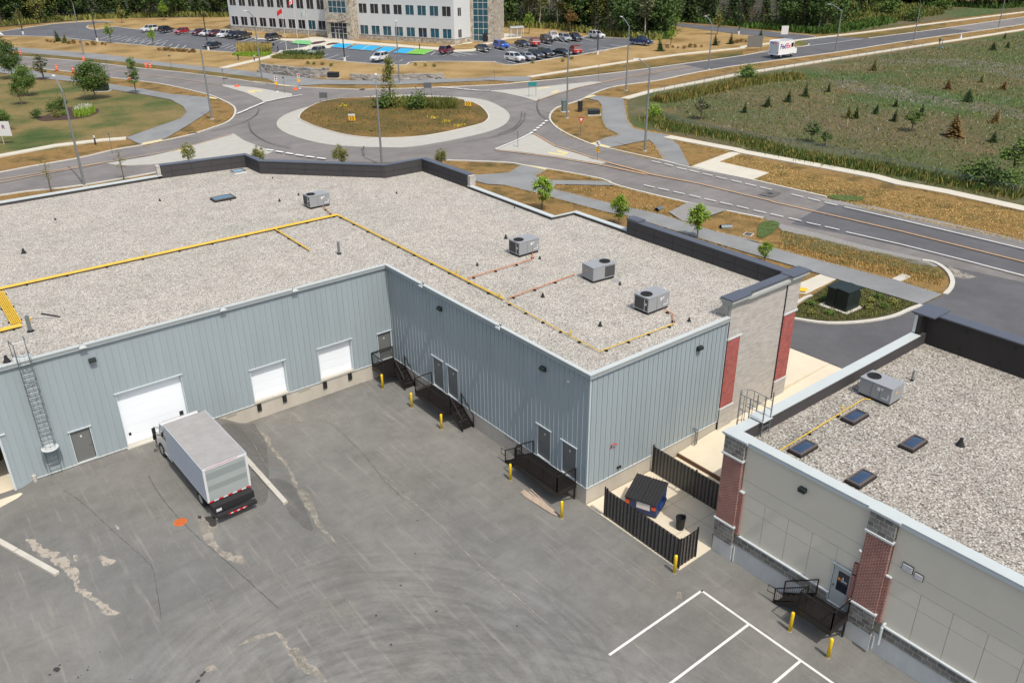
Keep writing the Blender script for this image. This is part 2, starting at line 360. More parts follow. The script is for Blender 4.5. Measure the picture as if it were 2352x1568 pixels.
m_brickd = block_mat('brown_brick', C(152, 88, 74, .85), C(124, 68, 58, .85), C(196, 172, 162, .85), .24, .09, .014)
m_eifs = mat('stucco', C(214, 208, 192, .9), .9, var=.04, vs=.6, obj=False)
m_eifsg = mat('stucco_joint', C(170, 165, 152, .8), .95)
m_wood = mat('weathered_wood', C(196, 176, 156, S), .9, var=.2, vs=3)
def leaf(name, c, v=.35):
    m = mat(name, c, .75, var=v, vs=1.3, rnd=.18, spec=.2); return m
m_leaf1 = leaf('leaf_mid_green', C(88, 110, 52, .95)); m_leaf2 = leaf('leaf_dark_green', C(76, 98, 52, .95)); m_leaf3 = leaf('leaf_bright', C(124, 152, 52, .9))
m_leaf4 = leaf('needle_dark', C(72, 90, 50, .95)); m_leaf5 = leaf('leaf_olive', C(124, 126, 66, .85)); m_leaf6 = leaf('leaf_rust', C(132, 106, 62, .85)); m_leaf7 = leaf('leaf_grey_green', C(112, 116, 84, .85))
m_bark = mat('bark', C(112, 98, 82, .8), .9, var=.25, vs=6); m_barkl = mat('pale_bark', C(176, 168, 150, .8), .9, var=.2, vs=4)
m_rock = mat('boulder', C(150, 146, 140, .8), .95, var=.3, vs=1.2, bump=.6, bs=3)
m_orange = mat('barrel_orange', C(236, 88, 32, .85), .6); m_refl = mat('reflective_white', C(230, 230, 226, .8), .4)
m_sgn = mat('sign_grey', C(118, 120, 124, S), .5, metal=.3); m_ygn = mat('sign_yellow', C(244, 186, 30, .85), .5); m_tealsign = mat('sign_teal', C(40, 140, 140, .8), .5)
m_redp = mat('sign_red', C(200, 36, 40, .85), .5); m_tgreen = mat('cabinet_green', C(26, 36, 34), .5); m_purple = mat('sign_purple', C(110, 40, 110, .8), .5)
# ================================================================== ground, roads, paths (the setting)
LV = [0]
def PP(*pts, z=ZG):
    """pts: region name followed by pixel pairs, or world (x, y) Vectors"""
    out = []; r = None
    for q in pts:
        if isinstance(q, str): r = q
        elif isinstance(q, Vector): out.append((q[0], q[1]))
        else:
            p = P(r, q[0], q[1], z); out.append((p[0], p[1]))
    return out
def smooth_closed(pts, n=6):
    L = len(pts); out = []
    for i in range(L):
        p0, p1, p2, p3 = (Vector(pts[(i+j-1) % L]) for j in range(4))
        for k in range(n):
            t = k/n; q = .5*((2*p1)+(-p0+p2)*t+(2*p0-5*p1+4*p2-p3)*t*t+(-p0+3*p1-3*p2+p3)*t**3); out.append((q[0], q[1]))
    return out
def smooth_open(pts, n=5):
    L = len(pts); out = []
    for i in range(L-1):
        p0, p1, p2, p3 = (Vector(pts[min(max(i+j-1, 0), L-1)]) for j in range(4))
        for k in range(n):
            t = k/n; q = .5*((2*p1)+(-p0+p2)*t+(2*p0-5*p1+4*p2-p3)*t*t+(-p0+3*p1-3*p2+p3)*t**3); out.append((q[0], q[1]))
    out.append(tuple(pts[-1])); return out
def lvl():
    LV[0] += 1; return .004*LV[0]
def sheet(name, poly, m, z=ZG, dz=None, kind='structure', parent=None):
    b = MB(); zz = z+(lvl() if dz is None else dz)
    poly = [(p[0], p[1]) for p in poly]
    vs = [(x, y, zz) for x, y in poly]; fs = []
    for t in tessellate_polygon([[Vector((x, y, 0)) for x, y in poly]]):
        a, b_, c = (poly[i] for i in t)
        cr = (b_[0]-a[0])*(c[1]-a[1])-(b_[1]-a[1])*(c[0]-a[0])
        if abs(cr) > 1e-9: fs.append(tuple(t) if cr > 0 else tuple(t[::-1]))
    b.add(vs, fs); o = b.build(name, m, parent)
    if kind and not parent: tag(o, kind=kind)
    return o
def slab(name, poly, m, h, z=ZG, base=-.05):
    b = MB(); b.prism(poly, z+base, z+h+.002*random.random()); return tag(b.build(name, m), kind='structure')
def ribbon(path, w, z0, z1, b=None, left=None):
    """kerb or walk along a polyline: width w, from z0 to z1"""
    b = b or MB(); n = len(path); L = []; R = []
    for i, p in enumerate(path):
        p = Vector(p[:2]); a = Vector(path[max(i-1, 0)][:2]); c = Vector(path[min(i+1, n-1)][:2]); d = (c-a)
        d = d.normalized() if d.length > 1e-6 else Vector((1, 0)); nn = Vector((-d.y, d.x))
        o1, o2 = (w/2, -w/2) if left is None else ((w, 0) if left else (0, -w))
        L.append(p+nn*o1); R.append(p+nn*o2)
    vs = [(q[0], q[1], z) for z in (z0, z1) for S_ in (R, L) for q in S_]
    fs = []
    for i in range(n-1):
        r0, r1, l0, l1 = i, i+1, n+i, n+i+1; R0, R1, L0, L1 = 2*n+i, 2*n+i+1, 3*n+i, 3*n+i+1
        fs += [(R0, R1, L1, L0), (r0, r1, R1, R0), (l1, l0, L0, L1)]
    fs += [(0, 2*n, 3*n, n), (n-1, 2*n-1, 4*n-1, 3*n-1)]
    return b.add(vs, fs)
def kerb(name, path, w=.3, h=.13, z=ZG, m=None): return tag(ribbon(path, w, z-.03, z+h).build(name, m or m_kerb), kind='structure')
def walk(name, path, w=1.5, m=None, h=None): return tag(ribbon(path, w, ZG-.03, ZG+(h or .155+.0013*(LV[0] % 7))).build(name, m or m_conc2), kind='structure')
def line(name, pts, w, m, z=ZG, dz=None):
    zz = z+(lvl() if dz is None else dz); return tag(ribbon(pts, w, zz-.003, zz).build(name, m), kind='structure')
def dashes(name, pts, length, w, m):
    b = MB(); z = ZG+lvl()
    for i, p in enumerate(pts):
        q = pts[i+1] if i+1 < len(pts) else None; d = (Vector(q)-Vector(p)) if q else (Vector(p)-Vector(pts[i-1])); d = d.normalized()*length/2
        p = Vector(p); ribbon([p-d, p+d], w, z-.003, z, b)
    return tag(b.build(name, m), kind='structure')

# base ground: one sheet to the horizon, lowered beneath the buildings and the rear lot
def HG(x, y):
    f = max(sstep((x-20.5)/4.6), sstep((y-1.0)/4.0)); return -.5+(ZG+.5)*f
xs = [-1500, -800, -400, -200, -120, -80]+[-60+2*i for i in range(61)]+[70+8*i for i in range(40)]+[420, 600, 900, 1500]
ys = [-1200, -600, -300, -150]+[-90+2*i for i in range(66)]+[50+8*i for i in range(60)]+[600, 800, 1200, 1800]
xs = sorted(set(xs)); ys = sorted(set(ys))
b = MB(); b.add([(x, y, HG(x, y)) for y in ys for x in xs], [(j*len(xs)+i, j*len(xs)+i+1, (j+1)*len(xs)+i+1, (j+1)*len(xs)+i) for j in range(len(ys)-1) for i in range(len(xs)-1)])
tag(b.build('ground', m_dry, smooth=True), kind='structure')

# rear lot
xs = [-140, -100, -80, -60, -50, -40, -36, -32]+[-30+.5*i for i in range(61)]+[.5, 1, 2, 3.2]+[-15+.1*i for i in range(41)]+[-26.2+.1*i for i in range(17)]; ys = [-160, -120, -90, -75, -66]+[-60+1.0*i for i in range(60)]+[0.0, .15]
xs = sorted(set(round(x, 4) for x in xs))
b = MB(); b.add([(x, y, H(x, min(y, 0))) for y in ys for x in xs], [(j*len(xs)+i, j*len(xs)+i+1, (j+1)*len(xs)+i+1, (j+1)*len(xs)+i) for j in range(len(ys)-1) for i in range(len(xs)-1)])
tag(b.build('rear_lot', m_lot, smooth=True), kind='structure')

def drape(name, pts, m, up=.006, kind='structure', sub=0):
    """flat mark lying on the lot surface"""
    poly = [(p[0], p[1]) for p in pts]; b = MB(); vs = [(x, y, H(x, min(y, 0))+up) for x, y in poly]; fs = []
    for t in tessellate_polygon([[Vector((x, y, 0)) for x, y in poly]]):
        a, b_, c = (poly[i] for i in t); cr = (b_[0]-a[0])*(c[1]-a[1])-(b_[1]-a[1])*(c[0]-a[0]); fs.append(tuple(t) if cr > 0 else tuple(t[::-1]))
    b.add(vs, fs); o = b.build(name, m); me = o.data
    bm = bmesh.new(); bm.from_mesh(me); xa, xb = min(p_[0] for p_ in poly), max(p_[0] for p_ in poly)
    for i in range(60):
        x = -26.2+.2*i if i < 9 else -15.2+.2*(i-9)
        if xa < x < xb and x < -11.4: bmesh.ops.bisect_plane(bm, geom=bm.verts[:]+bm.edges[:]+bm.faces[:], plane_co=(x, 0, 0), plane_no=(1, 0, 0))
    for v in bm.verts: v.co.z = H(v.co.x, min(v.co.y, 0))+up
    bm.to_mesh(me); bm.free(); return tag(o, kind=kind)
# white stall lines of the rear lot
b = MB()
for p, q in (((-6.9, -30.4), (-.18, -30.33)), ((-9.5, -33.32), (-.3, -33.28)), ((-9.5, -36.26), (-.3, -36.2)), ((-.24, -30.28), (-.24, -48))):
    ribbon([p, q], .13, .100, .108, b)
    b.v = [v for v in b.v]
tag(b.build('lot_markings', m_white), kind='structure')
# dried silt, oil and patches on the lot (they have shapes of their own)
def patchy(name, col, lo, hi, sc, k=1.0):
    m = mat(name, col, .95, var=.12, vs=3, obj=False); n = m.node_tree.nodes; l = m.node_tree.links
    g = n.new('ShaderNodeNewGeometry'); z = n.new('ShaderNodeTexNoise'); z.inputs['Scale'].default_value = sc; z.inputs['Detail'].default_value = 7; z.inputs['Roughness'].default_value = .7; l.new(g.outputs['Position'], z.inputs['Vector'])
    r = n.new('ShaderNodeMapRange'); r.inputs[1].default_value = lo; r.inputs[2].default_value = hi; r.inputs[4].default_value = k; l.new(z.outputs['Fac'], r.inputs[0]); l.new(r.outputs[0], n['Principled BSDF'].inputs['Alpha']); return m
m_silt = patchy('dried_silt', C(182, 174, 160, S), .34, .50, 2.2, .95); m_silt2 = patchy('dusty_patch', C(180, 173, 158, S), .32, .58, 1.6, .85)
m_oil = mat('oil_stain', C(52, 50, 48), .7); m_dkpatch = patchy('darker_asphalt', C(124, 123, 119, S), .2, .6, 1.2, .45)
def blob(reg, pts, rag=.12, n=5):
    q = smooth_closed([tuple(PT(reg, *p)[:2]) for p in pts], n)
    return [(x+rag*noise.noise(Vector((x*3, y*3, 1.3))), y+rag*noise.noise(Vector((x*3, y*3, 7.7)))) for x, y in q]
drape('dried_silt', blob('D1', [(205, 480), (270, 500), (340, 545), (420, 580), (500, 635), (560, 680), (600, 730), (600, 800), (650, 870), (720, 905), (790, 950), (860, 1010), (890, 1050), (830, 1050), (750, 1000), (690, 950), (620, 910), (560, 840), (520, 770), (480, 700), (400, 660), (300, 600), (240, 560)], .22), m_silt)
drape('dried_silt', blob('D1', [(748, 600), (800, 612), (870, 640), (850, 660), (790, 680), (765, 650)], .1), m_silt)
drape('dried_silt', blob('D1', [(868, 378), (885, 375), (900, 400), (885, 405)], .03), m_silt)
drape('dried_silt', blob('D1', [(552, 600), (580, 600), (588, 640), (560, 640)], .03), m_silt)
drape('dried_silt', blob('D1', [(1490, 310), (1560, 300), (1640, 340), (1640, 410), (1600, 440), (1660, 540), (1720, 580), (1820, 620), (1830, 670), (1760, 650), (1690, 620), (1600, 540), (1530, 470), (1500, 400)], .2), m_silt2)
drape('oil_stain', blob('D1', [(1550, 320), (1600, 310), (1635, 350), (1625, 385), (1580, 370)], .12), m_oil, .010)
drape('oil_stain', blob('D1', [(1490, 305), (1515, 305), (1520, 320), (1500, 325)], .02), m_oil, .010)
drape('dusty_patch', blob('C2', [(70, 970), (130, 1000), (190, 1120), (260, 1200), (330, 1300), (400, 1440), (430, 1500), (480, 1568), (430, 1568), (360, 1430), (300, 1300), (210, 1180), (130, 1080)], .15), m_silt2)
drape('dusty_patch', blob('D2', [(10, 110), (60, 120), (120, 190), (150, 300), (220, 410), (300, 520), (240, 470), (160, 390), (100, 290), (40, 190)], .15), m_silt2)
drape('darker_asphalt', blob('C1', [(2210, 900), (2260, 940), (2352, 1120), (2352, 1568), (2200, 1568), (2200, 1300), (2080, 1200), (1960, 1000), (1960, 905)], .1), m_dkpatch, .006)
drape('darker_asphalt', blob('D1', [(2030, 30), (2180, 50), (2260, 170), (2340, 330), (2352, 420), (2280, 380), (2190, 290), (2120, 150)], .1), m_dkpatch, .0075)
drape('dusty_patch', blob('D1', [(2060, 1165), (2110, 1180), (2170, 1270), (2260, 1370), (2330, 1450), (2300, 1455), (2200, 1350), (2130, 1260)], .12), m_silt2)
drape('dusty_patch', blob('D1', [(1800, 1280), (1900, 1220), (2060, 1180), (2050, 1200), (1900, 1250)], .12), m_silt2, .009)
drape('dusty_patch', blob('D1', [(1540, 1440), (1600, 1430), (1640, 1460), (1560, 1475)], .12), m_silt2)
drape('dusty_patch', blob('D3', [(738, 880), (775, 880), (770, 945), (735, 940)], .04), m_silt2)
drape('dusty_patch', blob('D2', [(0, 1310), (80, 1400), (210, 1520), (200, 1568), (60, 1480), (-60, 1350)], .2), m_silt2)
drape('dusty_patch', blob('C2', [(240, 850), (420, 760), (560, 720), (700, 760), (900, 900), (820, 960), (640, 900), (480, 880), (330, 960), (260, 920)], .4), patchy('scuffed', C(168, 163, 152, S), .44, .70, 1.9, .6), .008)
drape('dusty_patch', blob('D2', [(150, 980), (330, 910), (440, 990), (430, 1080), (300, 1150), (160, 1120)], .3), bpy.data.materials['scuffed'], .008)
drape('dusty_patch', blob('D3', [(440, 700), (560, 640), (720, 760), (700, 860), (520, 900), (430, 820)], .3), bpy.data.materials['scuffed'], .008)
drape('dusty_patch', blob('D1', [(1840, 1480), (1980, 1400), (2020, 1450), (1930, 1568), (1830, 1568)], .3), bpy.data.materials['scuffed'], .008)
rng = random.Random(4)
for (u, v, r) in ((428, 1460, .26), (375, 1500, .09), (450, 1428, .1), (508, 1397, .05), (590, 1522, .08), (610, 1505, .05), (660, 1465, .09), (668, 1440, .05), (1522, 1502, .16), (1492, 1550, .16), (1540, 1482, .12), (1362, 870, .04), (755, 1327, .05), (1590, 938, .06), (570, 1490, .04), (980, 1535, .05)):
    c0 = PT('D1', u, v); r *= .55; pts = [(c0[0]+r*(1+.3*rng.uniform(-1, 1))*math.cos(a*PI/5), c0[1]+r*(1+.3*rng.uniform(-1, 1))*math.sin(a*PI/5)) for a in range(10)]
    drape('oil_stain', smooth_closed(pts, 3), m_oil, .010)
for (u, v, r) in ((800, 127, .05), (908, 337, .05), (893, 587, .05), (782, 828, .06), (596, 1054, .06), (1050, 1022, .06), (709, 1273, .06), (1658, 1132, .05)):
    c0 = PT('D2', u, v); drape('oil_stain', [(c0[0]+r*math.cos(a*PI/4), c0[1]+r*math.sin(a*PI/4)) for a in range(8)], m_oil, .010)
# sealed cracks / seams along the lot
def seam(reg, pts, w, m, up):
    b = MB(); q = smooth_open([tuple(PT(reg, *p)[:2]) for p in pts], 8); q = [(x+.03*noise.noise(Vector((x*2, y*2, 3))), y+.03*noise.noise(Vector((x*2, y*2, 9)))) for x, y in q]
    n = len(q); vs = []
    for i, p in enumerate(q):
        a = Vector(q[max(i-1, 0)]); c = Vector(q[min(i+1, n-1)]); d = (c-a).normalized(); nn = Vector((-d.y, d.x))*w/2*(1+.5*noise.noise(Vector((i*.7, 2, 2))))
        for s in (1, -1):
            x, y = p[0]+nn.x*s, p[1]+nn.y*s; vs.append((x, y, H(x, min(y, 0))+up))
    b.add(vs, [(2*i+1, 2*i+3, 2*i+2, 2*i) for i in range(n-1)]); return tag(b.build('asphalt_seam', m), kind='structure')
m_crack = patchy('sealed_crack', C(112, 111, 107, S), .3, .6, 2.0, .55)
seam('C2', [(990, 640), (1030, 720), (1100, 790), (1240, 870), (1400, 1000), (1520, 1090), (1640, 1180), (1800, 1300)], .035, m_silt2, .007)
seam('C2', [(840, 700), (900, 750)], .05, m_silt2, .007)
seam('C2', [(620, 860), (760, 960), (860, 1060), (1000, 1200), (1150, 1390), (1330, 1568)], .05, m_crack, .007)
seam('D2', [(640, 20), (800, 140), (1060, 360), (1320, 625), (1560, 830), (1880, 1110)], .05, m_silt2, .007)
seam('D1', [(1120, 0), (1200, 140), (1330, 300), (1500, 470), (1700, 640), (1900, 820), (2100, 1000)], .07, m_crack, .007)
seam('D1', [(480, 110), (600, 190), (760, 330), (900, 460), (1100, 640), (1150, 700), (1190, 900), (1215, 1080)], .05, m_crack, .007)
seam('C1', [(2140, 940), (2230, 1080), (2300, 1200), (2352, 1290)], .04, m_silt2, .007)

# pad and walk between the two buildings
slab('pad', [(0.02, -21.44), (0.0, -28.6), (2.85, -28.55), (2.85, -29.0), (8, -29.0), (8, -21.44)], m_pad, .06, z=.10, base=-.5)
b = MB()
prof = [(7.98, -.4), (7.98, .40), (11.7, .70), (19, .98), (24.9, 1.262), (24.9, -.4)]
b.extr(prof, -29.3, -21.42); b.build('concrete_path', m_pad)
tag(bpy.data.objects['concrete_path'], kind='structure')
slab('concrete_walk', [(18.75, -21.40), (25.4, -21.40), (24.6, -14.5), (18.75, -14.5)], m_pad, .015, base=-.6)
slab('concrete_walk', [(22.3, -29.32), (24.92, -29.32), (24.92, -60), (22.3, -60)], m_pad, .012, base=-.6)
b = MB(); b.box(7.9, -25.6, .1, 7.99, -21.45, .43); tag(b.build('kerb', mat('rusty_edge', C(120, 92, 70, S), .9)), kind='structure')
# pad joints
b = MB()
for y in (-24.6, -26.6): b.box(.05, y, .161, 7.9, y+.02, .164)
b.box(4.0, -28.6, .161, 4.02, -21.5, .1635); tag(b.build('pad_joints', mat('joint', C(150, 140, 122, S))), kind='structure')

# ---- large surfaces
lawn = PP('A1', (-900, 560), (0, 650), (300, 690), (700, 740), (940, 790), (1230, 830), (1500, 880), (1620, 950), (1645, 990), (1590, 1045), (1400, 1110), (1100, 1205), (500, 1310), (0, 1370), (-900, 1520))
sheet('lawn', lawn, m_lawn)
mead = PP('A3', (1340, 880), (1560, 815), (2000, 735), (2352, 665), 'A4', (300, 585), (900, 490), (1570, 385), (2000, 318), (2352, 262), (3300, 140), Vector((900, 300)), Vector((900, -300)), 'B4', (4200, 700), (2352, 240), (1700, 95), 'A4', (1200, 1490), (600, 1370), (0, 1255), 'A3', (1700, 1175), (1400, 1115), (1345, 1050), (1320, 950))
sheet('meadow', mead, m_meadow)
m_bare = patchy('bare_gravel', C(142, 136, 122, S), .40, .66, .5, .7)
sheet('bare_gravel', smooth_closed(PP('A4', (660, 680), (900, 665), (1200, 700), (1450, 760), (1700, 820), (2000, 860), (2352, 930), (2352, 1000), (1900, 930), (1500, 870), (1250, 830), (900, 760))), m_bare)
sheet('bare_gravel', smooth_closed(PP('A4', (1150, 500), (1500, 490), (1900, 500), (2352, 560), (2352, 660), (2000, 600), (1600, 540), (1250, 530))), m_bare)
if 0: sheet('bare_gravel', smooth_closed(PP('A4', (1450, 480), (1700, 420), (2352, 420), (2500, 500), (2352, 520), (1800, 500))), m_bare)
# strip of straw grass around the far car park
sheet('straw_grass', PP('A1', (-900, 250), (0, 262), (500, 190), (900, 160), (2050, 140), 'A2', (2352, 300), 'A3', (260, 240), (700, 250), (1200, 310), (1560, 350), (1700, 230), (2000, 250), (2352, 290), 'A4', (300, 330), (700, 330), (0, 420), 'A3', (2352, 440), (1830, 495), (1400, 545), (470, 690), (0, 690), 'A2', (2352, 690), (1950, 700), (1400, 710), (850, 690), (340, 640), (0, 600), 'A1', (1500, 560), (900, 480), (0, 410), (-900, 310)), m_dryfar)
# ---- roads
road = PP('A1', (-1400, 420), (0, 483), (190, 500), (700, 540), (1110, 590), (1600, 640), (2000, 690), (2352, 745), 'A2', (240, 715), (500, 748), (700, 770), (1200, 790), (1800, 775), (2352, 752),
          'A3', (330, 737), (830, 688), (1400, 622), (2000, 540), (2352, 492), 'A4', (190, 430), (430, 402), (1050, 322), (1700, 238), (2352, 145), (3400, 5), (3400, 40), (2352, 205), (2140, 238), (1430, 337), (770, 442), (0, 545),
          'A3', (1940, 642), (1600, 712), (1240, 762), (1060, 817), (950, 872), (860, 905), (740, 942), (680, 982), (655, 1030), (672, 1080), (760, 1155), (1000, 1265), (1190, 1312), (1640, 1415), (1880, 1475), (2352, 1568),
          'B4', (350, 80), (700, 165), (800, 210), (1100, 262), (1700, 400), (2352, 535), (3600, 830), (3600, 1500), (2352, 880), (1640, 722), (1500, 690), (1000, 592), (600, 482), (300, 402), (180, 338), (0, 292),
          'B3', (2270, 668), (1600, 532), (1010, 388), (840, 322), (380, 236), (150, 201), (0, 178), 'B2', (2000, 170), (1700, 158), (1200, 175), (860, 172), (300, 170), (100, 190), 'B1', (2000, 290), (1400, 262), (730, 378), (240, 433), (0, 468), (-1600, 690), (-1600, 400), (0, 265), (300, 208), (700, 138),
          'A1', (1000, 1322), (1240, 1282), (1460, 1237), (1700, 1182), (1880, 1122), (2000, 1077), (2060, 1022), (2070, 962), (2030, 922), (1930, 872), (1820, 832), (1500, 757), (1230, 715), (950, 682), (690, 642), (400, 612), (220, 587), (0, 560), (-1400, 490))
sheet('road', road, m_road)
sheet('new_road_surface', PP('B4', (700, 218), (400, 385), (1000, 500), (1640, 640), (3600, 1090), (3600, 880), (2352, 590), (1400, 370), (845, 232)), m_newroad)
sheet('new_road_surface', PP('A3', (1830, 570), (2352, 494), 'A4', (430, 405), (1050, 324), (1700, 240), (1960, 262), (1430, 335), (770, 440), (0, 543), 'A3', (2050, 615)), m_newroad)
sheet('gravel_shoulder', PP('B4', (260, 370), (600, 455), (1000, 560), (1500, 672), (1660, 730), (1600, 745), (1450, 720), (1200, 665), (900, 600), (600, 530), (330, 440)), m_gshould)
sheet('gravel_shoulder', PP('B4', (560, 150), (800, 190), (1100, 240), (1700, 370), (2352, 520), (2352, 545), (1700, 410), (1100, 272), (760, 215)), m_gshould)
# front lot and driveway east of the buildings
sheet('front_lot', PP(Vector((24.5, -14)), 'B4', (420, 1180), (700, 1222), (1000, 1212), (1250, 1170), (1490, 1065), (1690, 975), (1750, 880), (1740, 790), (1640, 720), (2352, 874), (3600, 1180), Vector((90, -70)), Vector((60, -160)), Vector((24.9, -160)), Vector((24.9, -29))), m_newroad)
sheet('dusty_patch', PP('B4', (1720, 735), (1850, 790), (1960, 830), (1880, 845), (1780, 835), (1730, 800)), m_silt2)
# side street and car park far away
sheet('car_park', PP('A1', (-900, 330), (0, 283), (480, 213), (830, 190), (1000, 198), (1010, 215), (2000, 262), (2352, 320), 'A2', (600, 370), (900, 400), (1850, 430), (2352, 440), 'A3', (60, 395), (330, 330), (1000, 322), (1130, 332), (1560, 352), (1570, 392), (1340, 405), (900, 490), (700, 515), (330, 575), (150, 547), 'A2', (1700, 545), (1600, 575), (1290, 562), (880, 522), (500, 470), (100, 458), 'A1', (2090, 467), (1500, 422), (860, 367), (600, 347), (450, 327), (0, 318), (-900, 372)), m_cpark)
sheet('straw_grass', PP('A1', (1010, 205), (1500, 190), (2040, 190), (2040, 262), (1700, 268), (1250, 266), (1000, 238), (850, 265), (765, 247), (780, 228), (860, 205)), m_dryfar)
sheet('side_street', PP('A3', (1690, 205), (1760, 203), (2000, 225), (2352, 252), 'A4', (300, 275), (640, 310), (1060, 322), (430, 402), (250, 400), (560, 360), (330, 318), (0, 292), 'A3', (2200, 290), (1760, 232)), m_cpark)
sheet('lawn', PP('A4', (400, 385), (470, 340), (540, 352), (552, 372), (500, 395), (430, 402)), m_lawn)
sheet('lawn', PP('A4', (800, 310), (1100, 280), (1700, 192), (1700, 230), (1050, 318), (900, 318)), m_verge)
# far field beyond the NE road
sheet('meadow', PP('A4', (650, 290), (1000, 262), (1700, 165), (2352, 90), (3300, -40), (3300, -120), (2352, 40), (1700, 10), (1100, 20), (800, 250)), m_meadow)
sheet('forest_floor', PP('A1', (-1500, 300), (0, 240), (480, 200), (900, 165), (2020, 150), (2100, -300), (-1500, -300)), m_floor)
sheet('forest_floor', PP('A3', (200, 236), (700, 258), (1200, 325), (1600, 350), (1670, 195), (1760, 195), (2352, 238), 'A4', (300, 255), (640, 285), (780, 240), (1100, 20), (1100, -200), 'A3', (0, -200)), m_floor)
# ---- grey paths
sheet('grey_path', PP('A1', (-1400, 340), (0, 408), (900, 480), (1500, 560), (2352, 645), 'A2', (340, 642), (850, 702), (1400, 717), (1950, 697), (2352, 688), 'A3', (0, 683), (462, 675), (485, 692), (485, 715), (340, 722), (0, 700), 'A2', (2352, 712), (1500, 750), (900, 745), (620, 762), (480, 745), 'A1', (2352, 700), (1900, 642), (1300, 572), (700, 512), (0, 452), (-1400, 400)), m_path)
sheet('grey_path', PP('A1', (-1400, 480), (0, 590), (200, 590), (330, 635), (700, 690), (950, 742), (1230, 782), (1500, 830), (1830, 862), (1850, 980), (1640, 1115), (1460, 1222), (1250, 1282), (1110, 1215), (1400, 1112), (1590, 1047), (1643, 990), (1612, 940), (1500, 880), (1230, 830), (930, 785), (700, 727), (300, 687), (0, 642), (-1400, 540)), m_path)
sheet('grey_path', PP('A3', (990, 872), (1060, 845), (1300, 870), (1320, 960), (1340, 1060), (1390, 1130), (1500, 1160), (1690, 1190), (1790, 1285), (1885, 1467), (1650, 1414), (1570, 1272), (1530, 1235), (1400, 1260), (1195, 1302), (1030, 1262), (1150, 1215), (1262, 1190), (1150, 1130), (1112, 1050), (1112, 930), (1080, 890)), m_path)
sheet('grey_path', PP('B2', (1900, 330), (1960, 290), (2250, 270), (2352, 210), 'B3', (160, 205), (380, 238), (270, 305), (400, 335), (880, 345), (1002, 384), (440, 372), (420, 412), (950, 545), (1400, 645), (1750, 760), (2352, 905), 'B4', (0, 512), (450, 642), (1250, 850), (1670, 977), (1490, 1062), (780, 847), (400, 732), (0, 617), 'B3', (1780, 870), (1080, 650), (900, 620), (240, 440), (0, 380), (-160, 370)), m_path)
# ---- concrete walks
for pth, ww in ((PP('A3', (470, 682), (1400, 537), (1830, 480), (2352, 427), 'A4', (0, 395), (730, 308), (1000, 277), (1700, 187), (2352, 105), (3300, -10)), 1.6),
                (PP('A3', (1310, 873), (1560, 803), (2000, 720), (2352, 650), 'A4', (90, 605), (800, 492), (1570, 372), (2000, 306), (2352, 250), (3300, 120)), 1.6),
                (PP('A3', (1685, 1208), (2300, 1325), 'A4', (0, 1275), (600, 1385), (1100, 1480), 'B4', (1300, 45), (1700, 118), (2352, 262), (3600, 560)), 1.9),
                (PP('A1', (-1400, 1660), (0, 1377), (500, 1285), (900, 1238), (1110, 1222)), 1.7),
                (PP('A1', (1960, 603), (2352, 510), 'A2', (480, 480)), 2.2)):
    walk('sidewalk', pth, ww); LV[0] += 1
b = MB(); b.prism(PP('A2', (470, 485), (520, 455), (600, 445), (700, 440), (730, 450), (850, 430), (930, 428), (1150, 387), (1870, 442), (2040, 460), (2352, 452), 'A3', (60, 405), (330, 345), (280, 320), (180, 372), (0, 392), 'A2', (2180, 372), (2060, 400), (1850, 412), (1200, 372), (930, 332), (780, 330), (700, 345), (560, 345), (250, 335), 'A1', (2240, 330), (2240, 345), 'A2', (600, 365), (790, 378), (740, 412), (690, 425), (600, 438), (500, 450)), ZG-.05, ZG+.11)
tag(b.build('concrete_walk', m_conc2), kind='structure')
slab('concrete_walk', PP('A3', (250, 335), (250, 300), (330, 300), (410, 325), (400, 340), (330, 345)), m_conc2, .10)
slab('bus_pad', PP('B3', (1640, 212), (1990, 82), (2070, 98), (1885, 170), (2320, 268), (2180, 328)), m_conc2, .06)
slab('concrete_walk', PP('B4', (455, 890), (650, 805), (782, 846), (530, 970), (450, 960)), m_conc2, .06)
sheet('tactile_strip', PP('B4', (452, 922), (545, 935), (525, 962), (452, 955)), m_tact, z=ZG+.062)
slab('planting_bed', PP('B4', (440, 1085), (575, 985), (782, 850), (1485, 1062), (1300, 1135), (1000, 1195), (700, 1208), (422, 1172)), m_bed, .045)
m_gpatch = patchy('green_patch', C(84, 108, 48, S), .3, .52, 1.4, .9); m_opatch = patchy('olive_patch', C(108, 104, 56, S), .34, .6, .9, .85)
sheet('green_verge', smooth_closed(PP('B4', (715, 160), (760, 145), (1000, 160), (970, 195), (800, 190))), m_gpatch)
sheet('green_verge', smooth_closed(PP('B4', (120, 480), (150, 380), (240, 360), (310, 385), (270, 440), (170, 510))), m_gpatch)
sheet('verge', PP('B4', (320, 440), (600, 500), (1000, 600), (1500, 700), (1680, 790), (1690, 850), (1200, 740), (700, 640), (330, 560)), m_opatch)
sheet('verge', PP('A1', (0, 452), (700, 512), (1300, 572), (1900, 642), (2352, 698), 'A2', (480, 745), (240, 713), 'A1', (2352, 742), (2000, 688), (1600, 638), (1110, 588), (700, 538), (190, 498), (0, 480)), m_verge)
sheet('verge', PP('A3', (490, 712), (830, 650), (1500, 550), (2352, 450), (2352, 488), (2000, 535), (1400, 618), (830, 683)), m_verge)
sheet('gravel_patch', PP('B3', (1440, 620), (1610, 535), (1960, 600), (1780, 660), (1730, 715), (1560, 700)), m_gshould)

